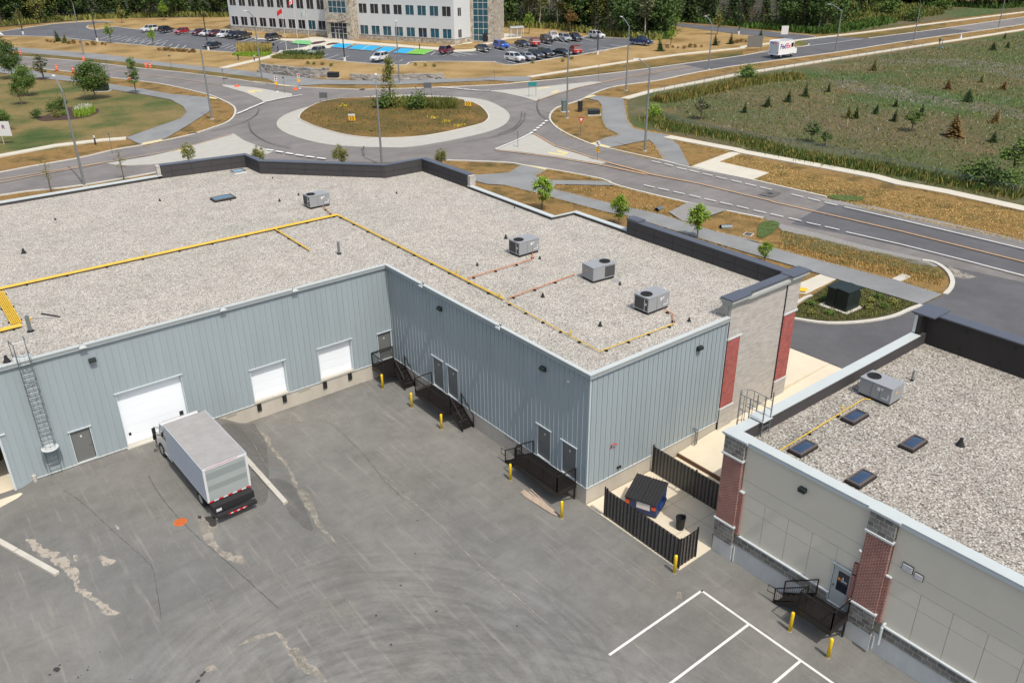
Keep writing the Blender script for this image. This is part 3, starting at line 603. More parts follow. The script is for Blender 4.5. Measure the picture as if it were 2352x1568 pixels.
# ---- roundabout
apron = smooth_closed(PP('A2', (475, 1080), (560, 1175), (900, 1270), (1370, 1298), (1750, 1282), 'A3', (150, 1150), (303, 1030), (200, 930), (0, 870), 'A2', (1700, 838), (1300, 850), (900, 908), (600, 990)))
slab('roundabout_apron', apron, m_island, .07)
inner = smooth_closed(PP('A2', (665, 1040), (720, 970), (850, 907), (1050, 870), (1350, 862), (1750, 858), (2060, 872), (2250, 925), (2340, 1010), (2330, 1065), (2230, 1110), (1800, 1200), (1400, 1222), (1100, 1197), (850, 1132), (730, 1085)))
slab('roundabout_kerb', inner, m_kerb, .17)
cx_ = sum(p[0] for p in inner)/len(inner); cy_ = sum(p[1] for p in inner)/len(inner)
slab('roundabout_grass', [(cx_+(x-cx_)*.985, cy_+(y-cy_)*.985) for x, y in inner], grass_mat('island_grass', [(.3, C(92, 88, 46, S)), (.5, C(120, 98, 54, S)), (.7, C(154, 120, 70, S))], sc=.2, mot=.45), .19)
for nm, pts in (('traffic_island', PP('A1', (1958, 750), 'A2', (100, 757), (300, 778), (610, 830), (612, 845), (360, 905), (335, 882), (200, 820), (0, 762))),
                ('traffic_island', PP('B1', (940, 188), (1300, 130), (1560, 72), 'A1', (2000, 1200), 'A2', (95, 1180), (190, 1243), (330, 1298), (450, 1335), (300, 1400), (100, 1420), 'B1', (1700, 165), (1300, 200), (1050, 208))),
                ('traffic_island', PP('A3', (115, 803), (380, 788), (1045, 722), (1112, 728), (900, 772), (700, 832), (525, 893), (420, 860), (250, 822))),
                ('traffic_island', PP('A3', (178, 1320), (260, 1290), (480, 1187), (515, 1190), (700, 1298), (900, 1358), (1148, 1436), (1100, 1446), (700, 1382), (400, 1342)))):
    slab(nm, pts, m_island, .11)
# paint and tactile pads
for pts in (PP('A2', (215, 800), (270, 805), (290, 825), (235, 822)), PP('A2', (255, 795), (340, 800), (355, 812), (270, 808)), PP('A3', (660, 820), (720, 800), (745, 805), (690, 825)), PP('A3', (545, 780), (655, 772), (650, 780), (545, 788)),
            PP('A3', (640, 1345), (790, 1365), (785, 1378), (645, 1358)), PP('A3', (715, 1325), (820, 1350), (800, 1365), (720, 1342)), PP('A1', (1250, 1265), (1420, 1232), (1440, 1240), (1255, 1280)) ,
            PP('A3', (955, 868), (1040, 840), (1068, 845), (985, 870)), PP('A3', (1015, 1265), (1050, 1258), (1195, 1300), (1150, 1308)), PP('B3', (160, 205), (180, 202), (378, 236), (355, 246)), PP('A1', (1812, 850), (1900, 868), (1915, 880), (1840, 872)),
            PP('A3', (345, 730), (480, 718), (482, 726), (350, 738)), PP('A2', (480, 745), (590, 762), (600, 768), (490, 756)), PP('A1', (1530, 1335), (1640, 1310), (1690, 1300), (1600, 1335))):
    sheet('tactile_pad', pts, m_pale, z=ZG+.115, dz=.003)
z5 = .116
line('lane_line', PP('A3', (180, 1328), (400, 1352), (700, 1392), (1100, 1458), (1500, 1545)), .2, m_yel)
line('lane_line', PP('A3', (518, 1184), (700, 1290), (900, 1350), (1160, 1436), (1500, 1525)), .22, m_yel)
line('lane_line', PP('B3', (880, 178), (1300, 290), (1700, 368), (2100, 465), (2352, 525), 'B4', (240, 203), (600, 285), (1300, 447), (2000, 622), (2352, 710), (3600, 1010)), .22, m_yel)
line('lane_line', PP('B3', (700, 175), (1100, 255), (1400, 312), (1700, 370)), .14, m_yel)
line('lane_line', PP('A3', (525, 898), (700, 838), (900, 778), (1120, 732), (1500, 660), (1900, 592)), .2, m_yel)
line('lane_line', PP('A3', (1120, 728), (1500, 648), (1880, 590)), .16, m_yel)
line('lane_line', PP('B1', (-900, 500), (0, 360), (500, 262), (900, 190)), .2, m_yel)
line('lane_line', PP('B1', (-900, 490), (0, 335), (500, 250), (950, 178), (1500, 82), 'A1', (1700, 1285), (2040, 1190)), .16, m_yel)
line('lane_line', PP('A1', (1950, 752), (1600, 702), (1000, 625), (400, 570), (0, 535)), .14, m_yel)
line('lane_line', PP('B4', (845, 250), (1400, 378), (2000, 520), (2352, 605), (3600, 900)), .18, m_white)
line('lane_line', PP('B4', (860, 460), (1300, 560), (1900, 710), (2352, 830), (3600, 1150)), .18, m_white)
line('lane_line', PP('A4', (420, 405), (700, 372), (1000, 332)), .25, m_white)
line('lane_line', PP('A2', (360, 908), (500, 875), (700, 842)), .35, m_white)
line('lane_line', PP('A3', (490, 1182), (380, 1238), (178, 1322)), .3, m_white)
line('lane_line', PP('A2', (2240, 803), (2352, 806), 'A3', (110, 802)), .3, m_white)
dashes('road_dashes', PP('B3', (1330, 182), (1440, 208), (1555, 240), (1665, 265), (1780, 293), (1905, 323), (2035, 353), (2160, 383), (2295, 415), 'B4', (455, 157), (595, 190), (735, 225)), 1.6, .18, m_white)
dashes('road_dashes', PP('B3', (1268, 396), (1395, 424), (1530, 454), (1668, 485), (1805, 518), (1945, 550), (2090, 583), (2240, 620), 'B4', (285, 323), (435, 357), (590, 395), (745, 430)), 1.6, .18, m_white)
dashes('yield_dashes', PP('A2', (150, 1002), (198, 981), (245, 960), (292, 940), (340, 920)), 2.0, .5, m_white)
dashes('yield_dashes', PP('A3', (625, 1075), (600, 1097), (577, 1117), (552, 1137), (525, 1158), (495, 1180)), 1.1, .5, m_white)
dashes('yield_dashes', PP('A2', (415, 1332), (500, 1347), (588, 1362), (676, 1378), (770, 1392), (868, 1405)), 1.5, .5, m_white)
dashes('yield_dashes', PP('A2', (1930, 778), (2005, 783), (2075, 788), (2145, 796), (2220, 803)), 1.7, .5, m_white)
# kerbs
for pts in (PP('A1', (1820, 832), (1930, 872), (2030, 922), (2070, 962), (2060, 1022), (2000, 1077), (1880, 1122), (1700, 1182), (1460, 1237), (1240, 1282), (1000, 1322), 'B1', (700, 138), (300, 208), (0, 265), (-900, 425)),
            PP('A1', (0, 560), (220, 587), (400, 612), (690, 642), (950, 682), (1230, 715), (1500, 757), (1820, 832)),
            PP('A1', (-900, 430), (0, 483), (190, 500), (700, 540), (1110, 590), (1600, 640), (2000, 690), (2352, 745), 'A2', (240, 715), (500, 748), (700, 770), (1200, 790), (1800, 775), (2352, 752), 'A3', (330, 737), (830, 688), (1400, 622), (2000, 540), (2352, 492), 'A4', (190, 430)),
            PP('A4', (1050, 322), (1700, 238), (2352, 145), (3300, 20)), PP('A4', (555, 370), (540, 385), (430, 402), (200, 428)),
            PP('A4', (2352, 205), (2140, 238), (1430, 337), (770, 442), (0, 545), 'A3', (1940, 642), (1600, 712), (1240, 762), (1060, 817), (950, 872), (860, 905), (740, 942), (680, 982), (655, 1030), (672, 1080), (760, 1155), (1000, 1265), (1190, 1312), (1640, 1415), (1880, 1475), (2352, 1568), 'B4', (350, 80), (700, 160)),
            PP('B3', (2270, 668), (1600, 532), (1010, 388), (840, 322), (380, 236), (150, 201), (0, 178), 'B2', (1700, 158)),
            PP('B1', (1400, 262), (730, 378), (240, 433), (0, 468), (-900, 590)),
            PP('A2', (100, 458), (500, 470), (880, 522), (1290, 562), (1600, 575), (1700, 545), (2352, 547), 'A3', (150, 547), (330, 575), (700, 515), (900, 490), (1340, 405)),
            PP('A1', (0, 283), (480, 213), (830, 190), (1000, 198)), PP('A1', (2040, 262), (1700, 268), (1250, 266), (1000, 238), (850, 265), (765, 247), (780, 228)), PP('A1', (0, 318), (450, 327), (860, 367), (1500, 422), (2090, 467)),
            PP('A3', (930, 340), (1000, 318), (1130, 332), (1560, 352)), PP('A4', (240, 270), (420, 285), (560, 300), (610, 312))):
    kerb('kerb', smooth_open(pts, 3), .32)
kerb('kerb', smooth_open(PP('B4', (1500, 690), (1600, 708), (1700, 770), (1750, 850), (1740, 920), (1690, 975)), 4), .4, .14)
kerb('kerb', smooth_open(PP('B4', (420, 1178), (700, 1217), (1000, 1206), (1250, 1162), (1400, 1100), (1490, 1068)), 4), .35, .16)
kerb('kerb', smooth_open(PP('B4', (575, 985), (520, 1005), (450, 1050), (430, 1080)), 4), .3, .14)
# skid marks curving through the roundabout
m_skid = mat('skid_mark', C(104, 102, 100, S), .9)
for pts in (PP('A2', (320, 960), (300, 1010), (230, 1060), (130, 1100), (-100, 1160)), PP('A2', (230, 1080), (260, 1170), (400, 1260), (600, 1310)), PP('A3', (440, 1000), (430, 1060), (380, 1120), (300, 1170), (120, 1220), (-100, 1260)),
            PP('A3', (410, 990), (400, 1060), (340, 1130), (200, 1190)), PP('A3', (560, 880), (545, 940), (570, 1010), (640, 1060))):
    line('skid_mark', smooth_open(pts, 6), .16, m_skid)
# car park stall lines, bays
b = MB(); zz = ZG+lvl()
def stall(r, *segs):
    for (a, c, d, e) in segs: ribbon([P(r, a, c), P(r, d, e)], .16, zz-.003, zz, b)
for i in range(9): stall('A1', (1000+60*i-0, 318+6*i, 880+62*i, 352+6*i)); 
for i in range(9): stall('J5', (0+110*i, 355+12*i+0, -80+112*i, 400+14*i-0))
for i in range(6): stall('J5', (1560+75*i, 440+12*i, 1420+80*i, 490+14*i))
stall('J5', (400, 235, 200, 255), (690, 245, 560, 275), (960, 250, 780, 290), (1560, 340, 1380, 350), (1960, 320, 1750, 385), (2060, 350, 1900, 395))
stall('J1', (1620, 880, 1500, 930), (1790, 885, 1600, 950), (1960, 905, 1760, 955), (880, 640, 700, 700), (480, 600, 300, 660), (1000, 650, 850, 700))
stall('J2', (550, 965, 400, 1030), (1060, 840, 990, 890), (1340, 835, 1180, 905), (1340, 835, 1720, 885), (1400, 850, 1640, 890), (1330, 865, 1540, 905), (1300, 880, 1430, 910), (1680, 820, 1840, 870), (1960, 790, 2120, 830), (2100, 965, 2340, 1020))
stall('J3', (440, 385, 560, 425), (470, 410, 390, 440), (500, 385, 700, 425), (830, 345, 1000, 385), (1060, 330, 1180, 355), (1280, 330, 1420, 345), (1420, 290, 1560, 320), (1600, 290, 1700, 305), (1500, 430, 1740, 465), (1560, 420, 1760, 450), (1640, 400, 1880, 430), (1780, 370, 2000, 400), (1380, 460, 1560, 485), (1040, 510, 1160, 535), (340, 570, 520, 605))
tag(b.build('stall_lines', m_white), kind='structure')
for pts in (PP('A2', (945, 422), (1010, 392), (1145, 395), (1075, 432)), PP('A2', (1105, 437), (1170, 403), (1290, 410), (1215, 446)), PP('A2', (1220, 447), (1295, 410), (1400, 415), (1310, 455)), PP('A2', (1340, 460), (1420, 420), (1530, 428), (1460, 468)), PP('A2', (1500, 472), (1570, 435), (1690, 440), (1610, 480))):
    sheet('painted_bay', pts, m_blue)
sheet('painted_bay', PP('A2', (1620, 482), (1700, 440), (1855, 450), (1760, 490)), m_green)
sheet('painted_bay', PP('A2', (600, 390), (650, 362), (775, 370), (775, 405)), m_teal)
b = MB(); zz = ZG+lvl()
stall('A2', (1075, 436, 1150, 397), (1310, 460, 1405, 417), (1460, 472, 1535, 430), (1610, 484, 1700, 441), (1760, 493, 1860, 451), (945, 424, 1075, 435), (1105, 440, 1310, 458), (1340, 463, 1460, 472), (1500, 475, 1610, 484), (1215, 449, 1290, 412))
tag(b.build('bay_lines', m_white), kind='structure')
# ================================================================== grey metal-clad commercial building
F_, T_ = 1.30, 8.86
W1 = lambda u, d, z: (u, -d, z)          # rear wall with docks: u = x
W2 = lambda u, d, z: (-d, u, z)          # long wall: u = y (negative)
W3 = lambda u, d, z: (u, -21.4-d, z)     # end wall: u = x
W4 = lambda u, d, z: (2.8-d, u, z)       # second building, rear wall: u = y
B1_ = thing('commercial_building', 'long L-shaped building clad in pale blue-grey ribbed metal with a flat gravel roof', 'building')
def siding(xf, u0, u1, z0, z1, holes, name='siding', pitch=.405, du=0, parent=B1_, m=None, left_low=None):
    """ribbed cladding with openings (u0,u1,z0,z1)"""
    us = sorted({u0, u1, *[h[0] for h in holes], *[h[1] for h in holes]}); zs = sorted({z0, z1, *[h[2] for h in holes], *[h[3] for h in holes]})
    us = [u for u in us if u0 <= u <= u1]; zs = [z for z in zs if z0 <= z <= z1]
    b = MB(xf)
    inh = lambda u, z: any(h[0] < u < h[1] and h[2] < z < h[3] for h in holes)
    for i in range(len(us)-1):
        for j in range(len(zs)-1):
            if not inh((us[i]+us[i+1])/2, (zs[j]+zs[j+1])/2):
                b.quad((us[i], 0, zs[j]), (us[i+1], 0, zs[j]), (us[i+1], 0, zs[j+1]), (us[i], 0, zs[j+1]))
    n = int((u1-u0)/pitch)
    for i in range(n+1):
        for k, (ww, dd) in enumerate(((.032, .038), (.05, .009))):
            u = u0+du+i*pitch+(pitch*.5 if k else 0)
            if not u0+.03 < u < u1-.03: continue
            cuts = sorted([(h[2], h[3]) for h in holes if h[0]-.03 < u < h[1]+.03]); a = z0
            for (c0, c1) in cuts+[(z1, z1)]:
                if c0 > a+.02: b.box(u-ww/2, .0005, a+.001, u+ww/2, dd, c0-.001)
                a = max(a, c1)
    return b.build(name, m or m_sid, parent)
def reveal(xf, h, depth, m, name='door_frame', parent=None, w=.05, out=.03, trim=None):
    """jambs and head lining an opening plus a slim outer trim"""
    u0, u1, z0, z1 = h; b = MB(xf)
    b.box(u0-w, -depth, z0, u0, out, z1+w); b.box(u1, -depth, z0, u1+w, out, z1+w); b.box(u0, -depth, z1, u1, out, z1+w)
    return b.build(name, m, parent)
def head(xf, h, parent):
    u0, u1, z0, z1 = h; b = MB(xf); b.box(u0-.12, .031, z1+.03, u1+.12, .10, z1+.10); return b.build('drip_cap', m_trim, parent)
# openings
dock1 = (-11.02, -8.58, 1.42, 3.88); dock2 = (-6.02, -3.42, 1.42, 3.90); big = (-19.45, -15.5, 1.30, 5.10)
man1 = (-22.42, -21.32, 1.36, 3.55); man2 = (-1.20, -.12, 1.40, 3.60); leftd = (-33.0, -25.88, 1.0, 4.72)
siding(W1, -60, 0, F_, T_-.2, [dock1, dock2, big, man1, man2, leftd])
b = MB(W1); b.quad((-33.2, -.001, .6), (-33.0, -.001, .6), (-33.0, -.001, F_), (-33.2, -.001, F_)); b.box(-25.88, -.02, .6, -25.0, .012, F_); b.build('siding', m_sid, B1_)
d2 = [(-6.82, -5.58, 1.38, 3.68), (-8.56, -7.36, 1.38, 3.68), (-18.18, -17.0, 1.38, 3.58), (-20.45, -19.25, 1.38, 3.55)]
siding(W2, -21.4, 0, F_, T_-.2, d2, du=.11)
siding(W3, 0, 11.66, F_, T_-.25, [], du=.15)
b = MB(); b.box(-.03, -21.43, F_, .045, -21.36, T_-.2); b.box(-.06, -.05, F_, -.02, -.015, T_-.2); b.box(11.60, -21.47, F_, 11.66, -21.401, T_-.2); b.build('corner_trim', m_trim, B1_)
# concrete base
b = MB()
b.box(-60, .02, -.8, -33, .4, F_-.03); b.box(-25.0, .02, -.8, -.04, .4, F_-.03); b.box(.02, -21.38, -.8, .4, .4, F_-.03); b.box(.4, -21.38, -.8, 11.68, -21.0, F_-.03)
b.build('foundation', m_found, B1_)
for q_ in ((-25, -.045, F_-.028, -19.5, .019, F_+.02), (-15.45, -.045, F_-.028, -11.1, .019, F_+.02), (-8.5, -.045, F_-.028, -6.1, .019, F_+.02), (-3.35, -.045, F_-.028, -.05, .019, F_+.02), (-.05, -21.44, F_-.028, .019, -.05, F_+.02), (.02, -21.45, F_-.028, 11.66, -21.381, F_+.02)): MB().box(*q_).build('base_flashing', m_flash, B1_)

# slot vents in the base
for q_ in ((-7.8, -.01, 1.04, -6.95, .019, 1.12), (-13.1, -.01, 1.0, -12.4, .019, 1.14), (-.01, -14.6, 1.04, .019, -13.7, 1.13)): MB().box(*q_).build('vent_slot', m_eifsg, B1_)

# eaves: gutter, fascia and coping
b = MB()
b.box(-60, -.16, T_-.24, -.02, -.001, T_-.02); b.box(-.18, -21.56, T_-.24, -.02, -.161, T_-.02); b.box(-.017, -21.56, T_-.27, 11.64, -21.402, T_-.02)
b.build('fascia', m_sid, B1_)
b = MB()
b.box(-60, -.19, T_-.018, -.22, .05, T_+.05); b.box(-.21, -21.6, T_-.018, .03, .05, T_+.05); b.box(.031, -21.6, T_-.018, 11.64, -21.30, T_+.05); b.build('eave_trim', m_capw, B1_)
b = MB(); b.box(-60, -.175, T_-.10, -.19, -.161, T_-.08); b.box(-.196, -21.5, T_-.10, -.181, -.2, T_-.08); b.box(0, -21.575, T_-.10, 11.6, -21.561, T_-.08); b.build('gutter_line', m_eifsg, B1_)
for u, xf in ((-7.23, W1), (-12.2, W1), (-20.6, W1), (-4.95, W2), (-13.5, W2)):
    b = MB(xf); b.box(u-.13, .20, T_-.02, u+.13, .26, T_+.14); b.box(u-.2, .26, T_-.12, u+.2, .34, T_-.02); so_ = b.build('roof_scupper', m_flash, B1_)
    b = MB(xf); b.box(u-.11, .05, T_+.05, u+.11, .199, T_+.10); b.build('scupper_mouth', m_blackm, so_)
# doors
def ohd(h, xf=W1, ribs=4):
    u0, u1, z0, z1 = h; b = MB(xf); n = max(3, round((z1-z0)/.61))
    for i in range(n):
        a, c_ = z0+(z1-z0)*i/n, z0+(z1-z0)*(i+1)/n; b.box(u0, -.31, a+.004, u1, -.29, c_-.004)
    d = b.build('overhead_door', m_ohd, B1_); d['label'] = 'white sectional overhead door'
    reveal(xf, h, .30, m_trim, 'door_frame', d); head(xf, h, d); return d
for h in (dock1, dock2):
    d = ohd(h); b = MB(W1); b.box(h[0]-.09, -.3, 1.28, h[1]+.09, .05, h[2]-.001); b.build('dock_sill', m_conc, d)
    for u in (h[0]+.22, h[1]-.35):
        b = MB(W1); b.box(u-.14, .0, .74, u+.14, .10, 1.24); b.build('dock_bumper', m_rub, d, bevel=.01)
        b = MB(W1); b.box(u-.15, -.001, .66, u+.15, .06, .735); b.build('bumper_bracket', m_steel, d)
ohd(big)
b = MB(W1); b.box(-15.95, -.289, 2.05, -15.7, -.275, 2.45); b.box(-19.2, -.289, 1.9, -19.05, -.275, 2.1); b.build('door_sticker', m_blackm, [o for o in B1_.children if o.name.startswith('overhead_door')][-1])
b = MB(W1); b.box(-19.55, -.3, .9, -15.4, .2, 1.28); b.build('door_threshold', m_conc, B1_)
def mandoor(h, xf, m=m_door, knob=1, parent=B1_, sign=True, dep=.06):
    u0, u1, z0, z1 = h; b = MB(xf); b.box(u0+.03, -dep-.05, z0, u1-.03, -dep, z1-.03); d = b.build('door', m, parent)
    reveal(xf, h, dep, m_trim, 'door_frame', d, w=.045); head(xf, h, d)
    b = MB(xf); ku = u1-.14 if knob > 0 else u0+.14; b.tube([(ku, -dep+.001, z0+1.02), (ku, -dep+.07, z0+1.02)], .035, 8); b.box(ku-.03, -dep, z0+.95, ku+.03, -dep+.02, z0+1.10); b.build('handle', m_steel, d)
    if sign:
        b = MB(xf); um = (u0+u1)/2; b.box(um-.05, -dep+.001, z1-.55, um+.05, -dep+.008, z1-.42); b.build('unit_number_plate', m_label, d)
    b = MB(xf); b.box(u0-.02, -dep, z0-.05, u1+.02, .06, z0-.001); b.build('threshold', m_flash, d); return d
mandoor(man1, W1); mandoor(man2, W1, knob=-1)
for i, h in enumerate(d2): mandoor(h, W2, knob=(1 if i % 2 else 1))
# dark open bay on the left
b = MB(W1); b.box(-33.0, -6.0, .55, -25.88, -5.9, 4.72); b.box(-33.1, -6, .55, -33.0, .0, 4.8); b.box(-25.87, -6, .9, -25.80, -.01, 4.8); b.box(-33, -6, 4.73, -25.88, 0, 4.85)
bay = b.build('open_bay', mat('bay_interior', C(96, 98, 98, S), .8), B1_); bay['label'] = 'open drive-in bay with dark interior'
b = MB(W1); b.box(-33, -6, .5, -25.0, -.001, .98); b.prism([(-33, .0), (-25.7, .0), (-25.0, .1), (-26.0, .9), (-27.0, 1.25), (-33, 2.6)], .3, .985); b.build('bay_apron', m_pad, B1_)
b = MB(W1); b.box(-26.0, -.03, 1.0, -25.88, .06, 4.78); b.box(-33, .001, 4.72, -25.6, .07, 4.80); b.build('bay_frame', m_trim, B1_)
# small fittings
for xf, pts in ((W1, ((-20.25, 7.75),)), (W2, ((-6.93, 7.74), (-17.55, 7.6))), (W3, ((9.0, 7.58),))):
    for (u, z) in pts:
        b = MB(xf); vs = [(u-.2, .04, z-.16), (u+.2, .04, z-.16), (u+.2, .04, z+.16), (u-.2, .04, z+.16), (u-.2, .30, z-.04), (u+.2, .30, z-.04), (u+.2, .26, z+.13), (u-.2, .26, z+.13)]
        b.add(vs, [(0, 3, 2, 1), (4, 5, 6, 7), (0, 1, 5, 4), (1, 2, 6, 5), (2, 3, 7, 6), (3, 0, 4, 7)]); l_ = b.build('wall_lamp', m_tgreen, B1_, bevel=.015)
        b = MB(xf); b.quad((u-.14, .31, z-.045), (u+.14, .31, z-.045), (u+.14, .12, z-.165), (u-.14, .12, z-.165)); b.build('lamp_lens', m_head, l_)
b = MB(W3); b.tube([(1.8, .05, 3.3), (1.8, .12, 3.62), (1.95, .2, 3.66), (2.2, .16, 3.5)], .035, 8); b.build('hose_bib', m_redp, B1_)
b = MB(W3); b.box(2.42, .04, 1.66, 2.50, .16, 1.80); b.box(2.60, .04, 1.66, 2.68, .16, 1.80); b.build('valve', m_blackm, B1_)
b = MB(W3); b.tube([(9.3, .04, 1.75), (9.3, .22, 1.75), (9.3, .26, 1.65), (9.3, .26, .6)], .05, 8); b.tube([(9.5, .04, 1.60), (9.5, .2, 1.6), (9.5, .24, 1.5), (9.5, .24, .6)], .04, 8); b.build('drain_pipe', m_steel, B1_)
b = MB(W2); b.cbox((-19.68, .05, 7.67), .12, .1, .12); b.build('camera_housing', m_label, B1_)
b = MB(W1); b.tube([(-24.85, .12, 1.0), (-24.85, .12, 1.6)], .12, 10); b.build('pipe_guard', m_conc, B1_)
# tall masonry end wall with brick panels
b = MB(W3)
b.box(11.70, -.40, .4, 18.98, .04, 9.62); b.build('stone_end_wall', m_stone, B1_)
def each(name, m, xf, parent, *bx):
    for q in bx: MB(xf).box(*q).build(name, m, parent)
each('stone_pier', m_stone, W3, B1_, (11.72, .041, .75, 13.0, .12, 2.2), (11.72, .041, 7.36, 13.0, .12, 9.60), (17.55, .041, .9, 18.9, .12, 2.2), (17.55, .041, 7.36, 18.95, .12, 9.6))
each('brick_pier', m_brick, W3, B1_, (11.73, .041, 2.32, 12.97, .11, 7.25), (17.57, .041, 2.32, 18.87, .11, 7.28))
each('pier_ledge', m_flash, W3, B1_, (11.67, .02, 2.2, 13.06, .17, 2.32), (11.67, .02, 7.25, 13.06, .17, 7.36), (17.5, .02, 2.2, 18.95, .17, 2.32), (17.5, .02, 7.28, 19.02, .17, 7.40))
b = MB(W3); b.box(11.68, .121, .1, 13.05, .16, .78); b.box(13.05, .0, .1, 17.5, .07, .80); b.build('wall_base', m_found, B1_)
each('joint_strip', m_blackm, W3, B1_, (11.7, -.2, .5, 11.735, .09, T_-.3), (17.50, .041, .9, 17.545, .1, 9.5))
# cornice of the end wall
b = MB(); b.box(11.55, -21.64, 9.58, 19.05, -20.9, 9.74); b.box(11.45, -21.74, 9.742, 19.15, -20.88, 9.93); b.box(13.1, -21.6, 9.931, 17.4, -20.95, 10.0); b.box(11.3, -21.86, 9.932, 13.09, -20.85, 10.12); b.box(17.41, -21.86, 9.932, 19.3, -20.85, 10.12)
b.build('cornice', mat('cornice_cream', C(186, 190, 186, S), .6), B1_)
b = MB(); b.box(11.25, -21.9, 10.121, 13.12, -20.95, 10.20); b.box(13.121, -21.62, 10.001, 17.38, -20.97, 10.17); b.box(17.381, -21.9, 10.121, 19.35, -20.9, 10.21); b.build('end_coping', m_cap, B1_)
b = MB(); b.box(11.62, -21.0, 8.5, 11.72, -20.9, 9.57); b.quad((11.64, -21.3, 8.9), (11.64, -20.4, 8.9), (11.64, -20.9, 9.57), (11.64, -21.3, 9.57)); b.build('end_return', m_stone, B1_)
# gravel roof
roof = [(-60, .03), (.02, .03), (.02, -21.32), (18.3, -21.32), (18.3, -6.4), (18.3, -.05), (15.95, .08), (16.1, 12), (16.15, 19.9), (11.95, 20.1), (3.3, 29.4), (3.25, 32.75), (-4.8, 33.95), (-60, 34.0)]
b = MB(); b.prism(roof, 8.6, 8.85); b.build('gravel_roof', m_grav1, B1_)
# parapets: tall dark ones and low pale-capped ones
def parapet(path, ztop, th, side, mw, mc, capw, name, over=.05, parent=B1_, z0=8.7, bands=True, co=None):
    """wall running along path, thickness th to the outer (left of travel) side"""
    b = ribbon(path, th, z0, ztop, left=True); b.build(name, mw, parent)
    path2 = []; n = len(path)
    for i, p in enumerate(path):
        a = Vector(path[max(i-1, 0)][:2]); c_ = Vector(path[min(i+1, n-1)][:2]); d = (c_-a).normalized(); nn = Vector((-d.y, d.x)); q = Vector(p[:2])-nn*over; path2.append((q.x, q.y))
    b = ribbon(path2, capw, ztop+.001, ztop+.07, left=True); b.build(co or name+'_coping', mc, parent)
    if bands and ztop > 9.6:   # membrane seams and lap joint
        b = MB()
        for i in range(n-1):
            a = Vector(path[i][:2]); c_ = Vector(path[i+1][:2]); d = (c_-a); L_ = d.length; d.normalize(); nn = Vector((d.y, -d.x))
            k = .9
            while k < L_:
                q = a+d*k; r_ = q+d*.03; o_ = nn*.006
                b.quad((q.x+o_.x, q.y+o_.y, 8.86), (r_.x+o_.x, r_.y+o_.y, 8.86), (r_.x+o_.x, r_.y+o_.y, ztop-.1), (q.x+o_.x, q.y+o_.y, ztop-.1)); k += 1.9
            p_, q_ = a+nn*.008, c_+nn*.008; b.quad((p_.x, p_.y, 9.42), (q_.x, q_.y, 9.42), (q_.x, q_.y, 9.45), (p_.x, p_.y, 9.45))
        b.build('membrane_seam', m_blackm, parent)
# travel direction keeps the outside on the left
parapet([(17.95, -6.45), (17.95, -20.88)], 10.02, .45, 1, m_darkp, m_cap, .7, 'tall_parapet')
b = MB(); b.box(17.9, -7.6, 10.092, 18.75, -6.35, 10.20); b.box(17.95, -6.44, 8.7, 18.5, -6.40, 10.0); b.build('parapet_end_block', m_cap, B1_)
parapet([(-4.8, 33.85), (3.15, 32.65), (3.25, 29.35), (11.9, 20.0), (16.0, 19.8), (16.0, 12.1)], 10.06, .5, 1, m_darkp, m_cap, .75, 'tall_parapet')
parapet([(-60, 33.9), (-4.8, 33.9)], 9.08, .4, 1, m_darkp, m_capw, .62, 'low_parapet', bands=False)
parapet([(15.95, 12.1), (15.8, .05), (18.1, -.15), (18.1, -6.4)], 9.05, .35, 1, m_darkp, m_capw, .5, 'low_parapet', bands=False)
each('parapet_end_block', m_stone, None, B1_, (15.95, 11.7, 9.1, 16.6, 12.05, 10.05), (-5.2, 33.9, 8.8, -4.85, 34.4, 10.1))
# hidden front walls
b = ribbon([(-60, 34.25), (-4.8, 34.25), (3.6, 33.0), (3.8, 29.7), (12.1, 20.4), (16.4, 20.3), (16.4, 12), (16.2, .3), (18.5, .1), (18.5, -21.3)], .1, -.5, 8.9); b.build('front_wall', m_stone, B1_)

# ================================================================== second building
T2, R2 = 7.60, 6.86
B2_ = thing('retail_building', 'grey stucco building with brick piers and gravel roof on the right', 'building', (0, 0, 0))
b = MB(W4); b.box(-60, -.30, .05, -28.62, -.06, T2-.02); b.build('stucco_backing', m_eifsg, B2_)
# stucco panels with real joints
b = MB(W4); J = .02
def pan(u0, u1, z0, z1): b.box(u0+J/2, -.059, z0+J/2, u1-J/2, -.038, z1-J/2)
for (ua, ub, vs_) in ((-36.55, -29.8, (-35.35, -34.0, -32.66, -31.3)), (-60, -37.8, (-45.1, -43.68, -42.25, -40.8, -39.38)), ):
    pan(ua, ub, 5.35, T2-.05); pan(ua, ub, 4.57, 5.35)
    e = [ua]+list(vs_)+[ub]
    for i in range(len(e)-1):
        pan(e[i], e[i+1], 3.72, 4.57)
        if not (e[i] < -36 < e[i+1]): pan(e[i], e[i+1], 1.93, 3.72)
b.build('stucco_panel', m_eifs, B2_)
b = MB(W4); b.box(-60, -.035, -.5, -28.65, .0, 1.25); b.build('foundation', m_foundg, B2_)
b = MB(W4); b.box(-35.33, -.034, 1.252, -29.86, .05, 1.86); b.box(-60, -.034, 1.252, -38.1, .05, 1.86); b.build('stone_band', m_stoned, B2_)
b = MB(W4); b.box(-35.36, -.03, 1.861, -30.1, .10, 1.94); b.box(-60, -.03, 1.861, -38.15, .10, 1.94); b.build('band_ledge', m_flash, B2_)
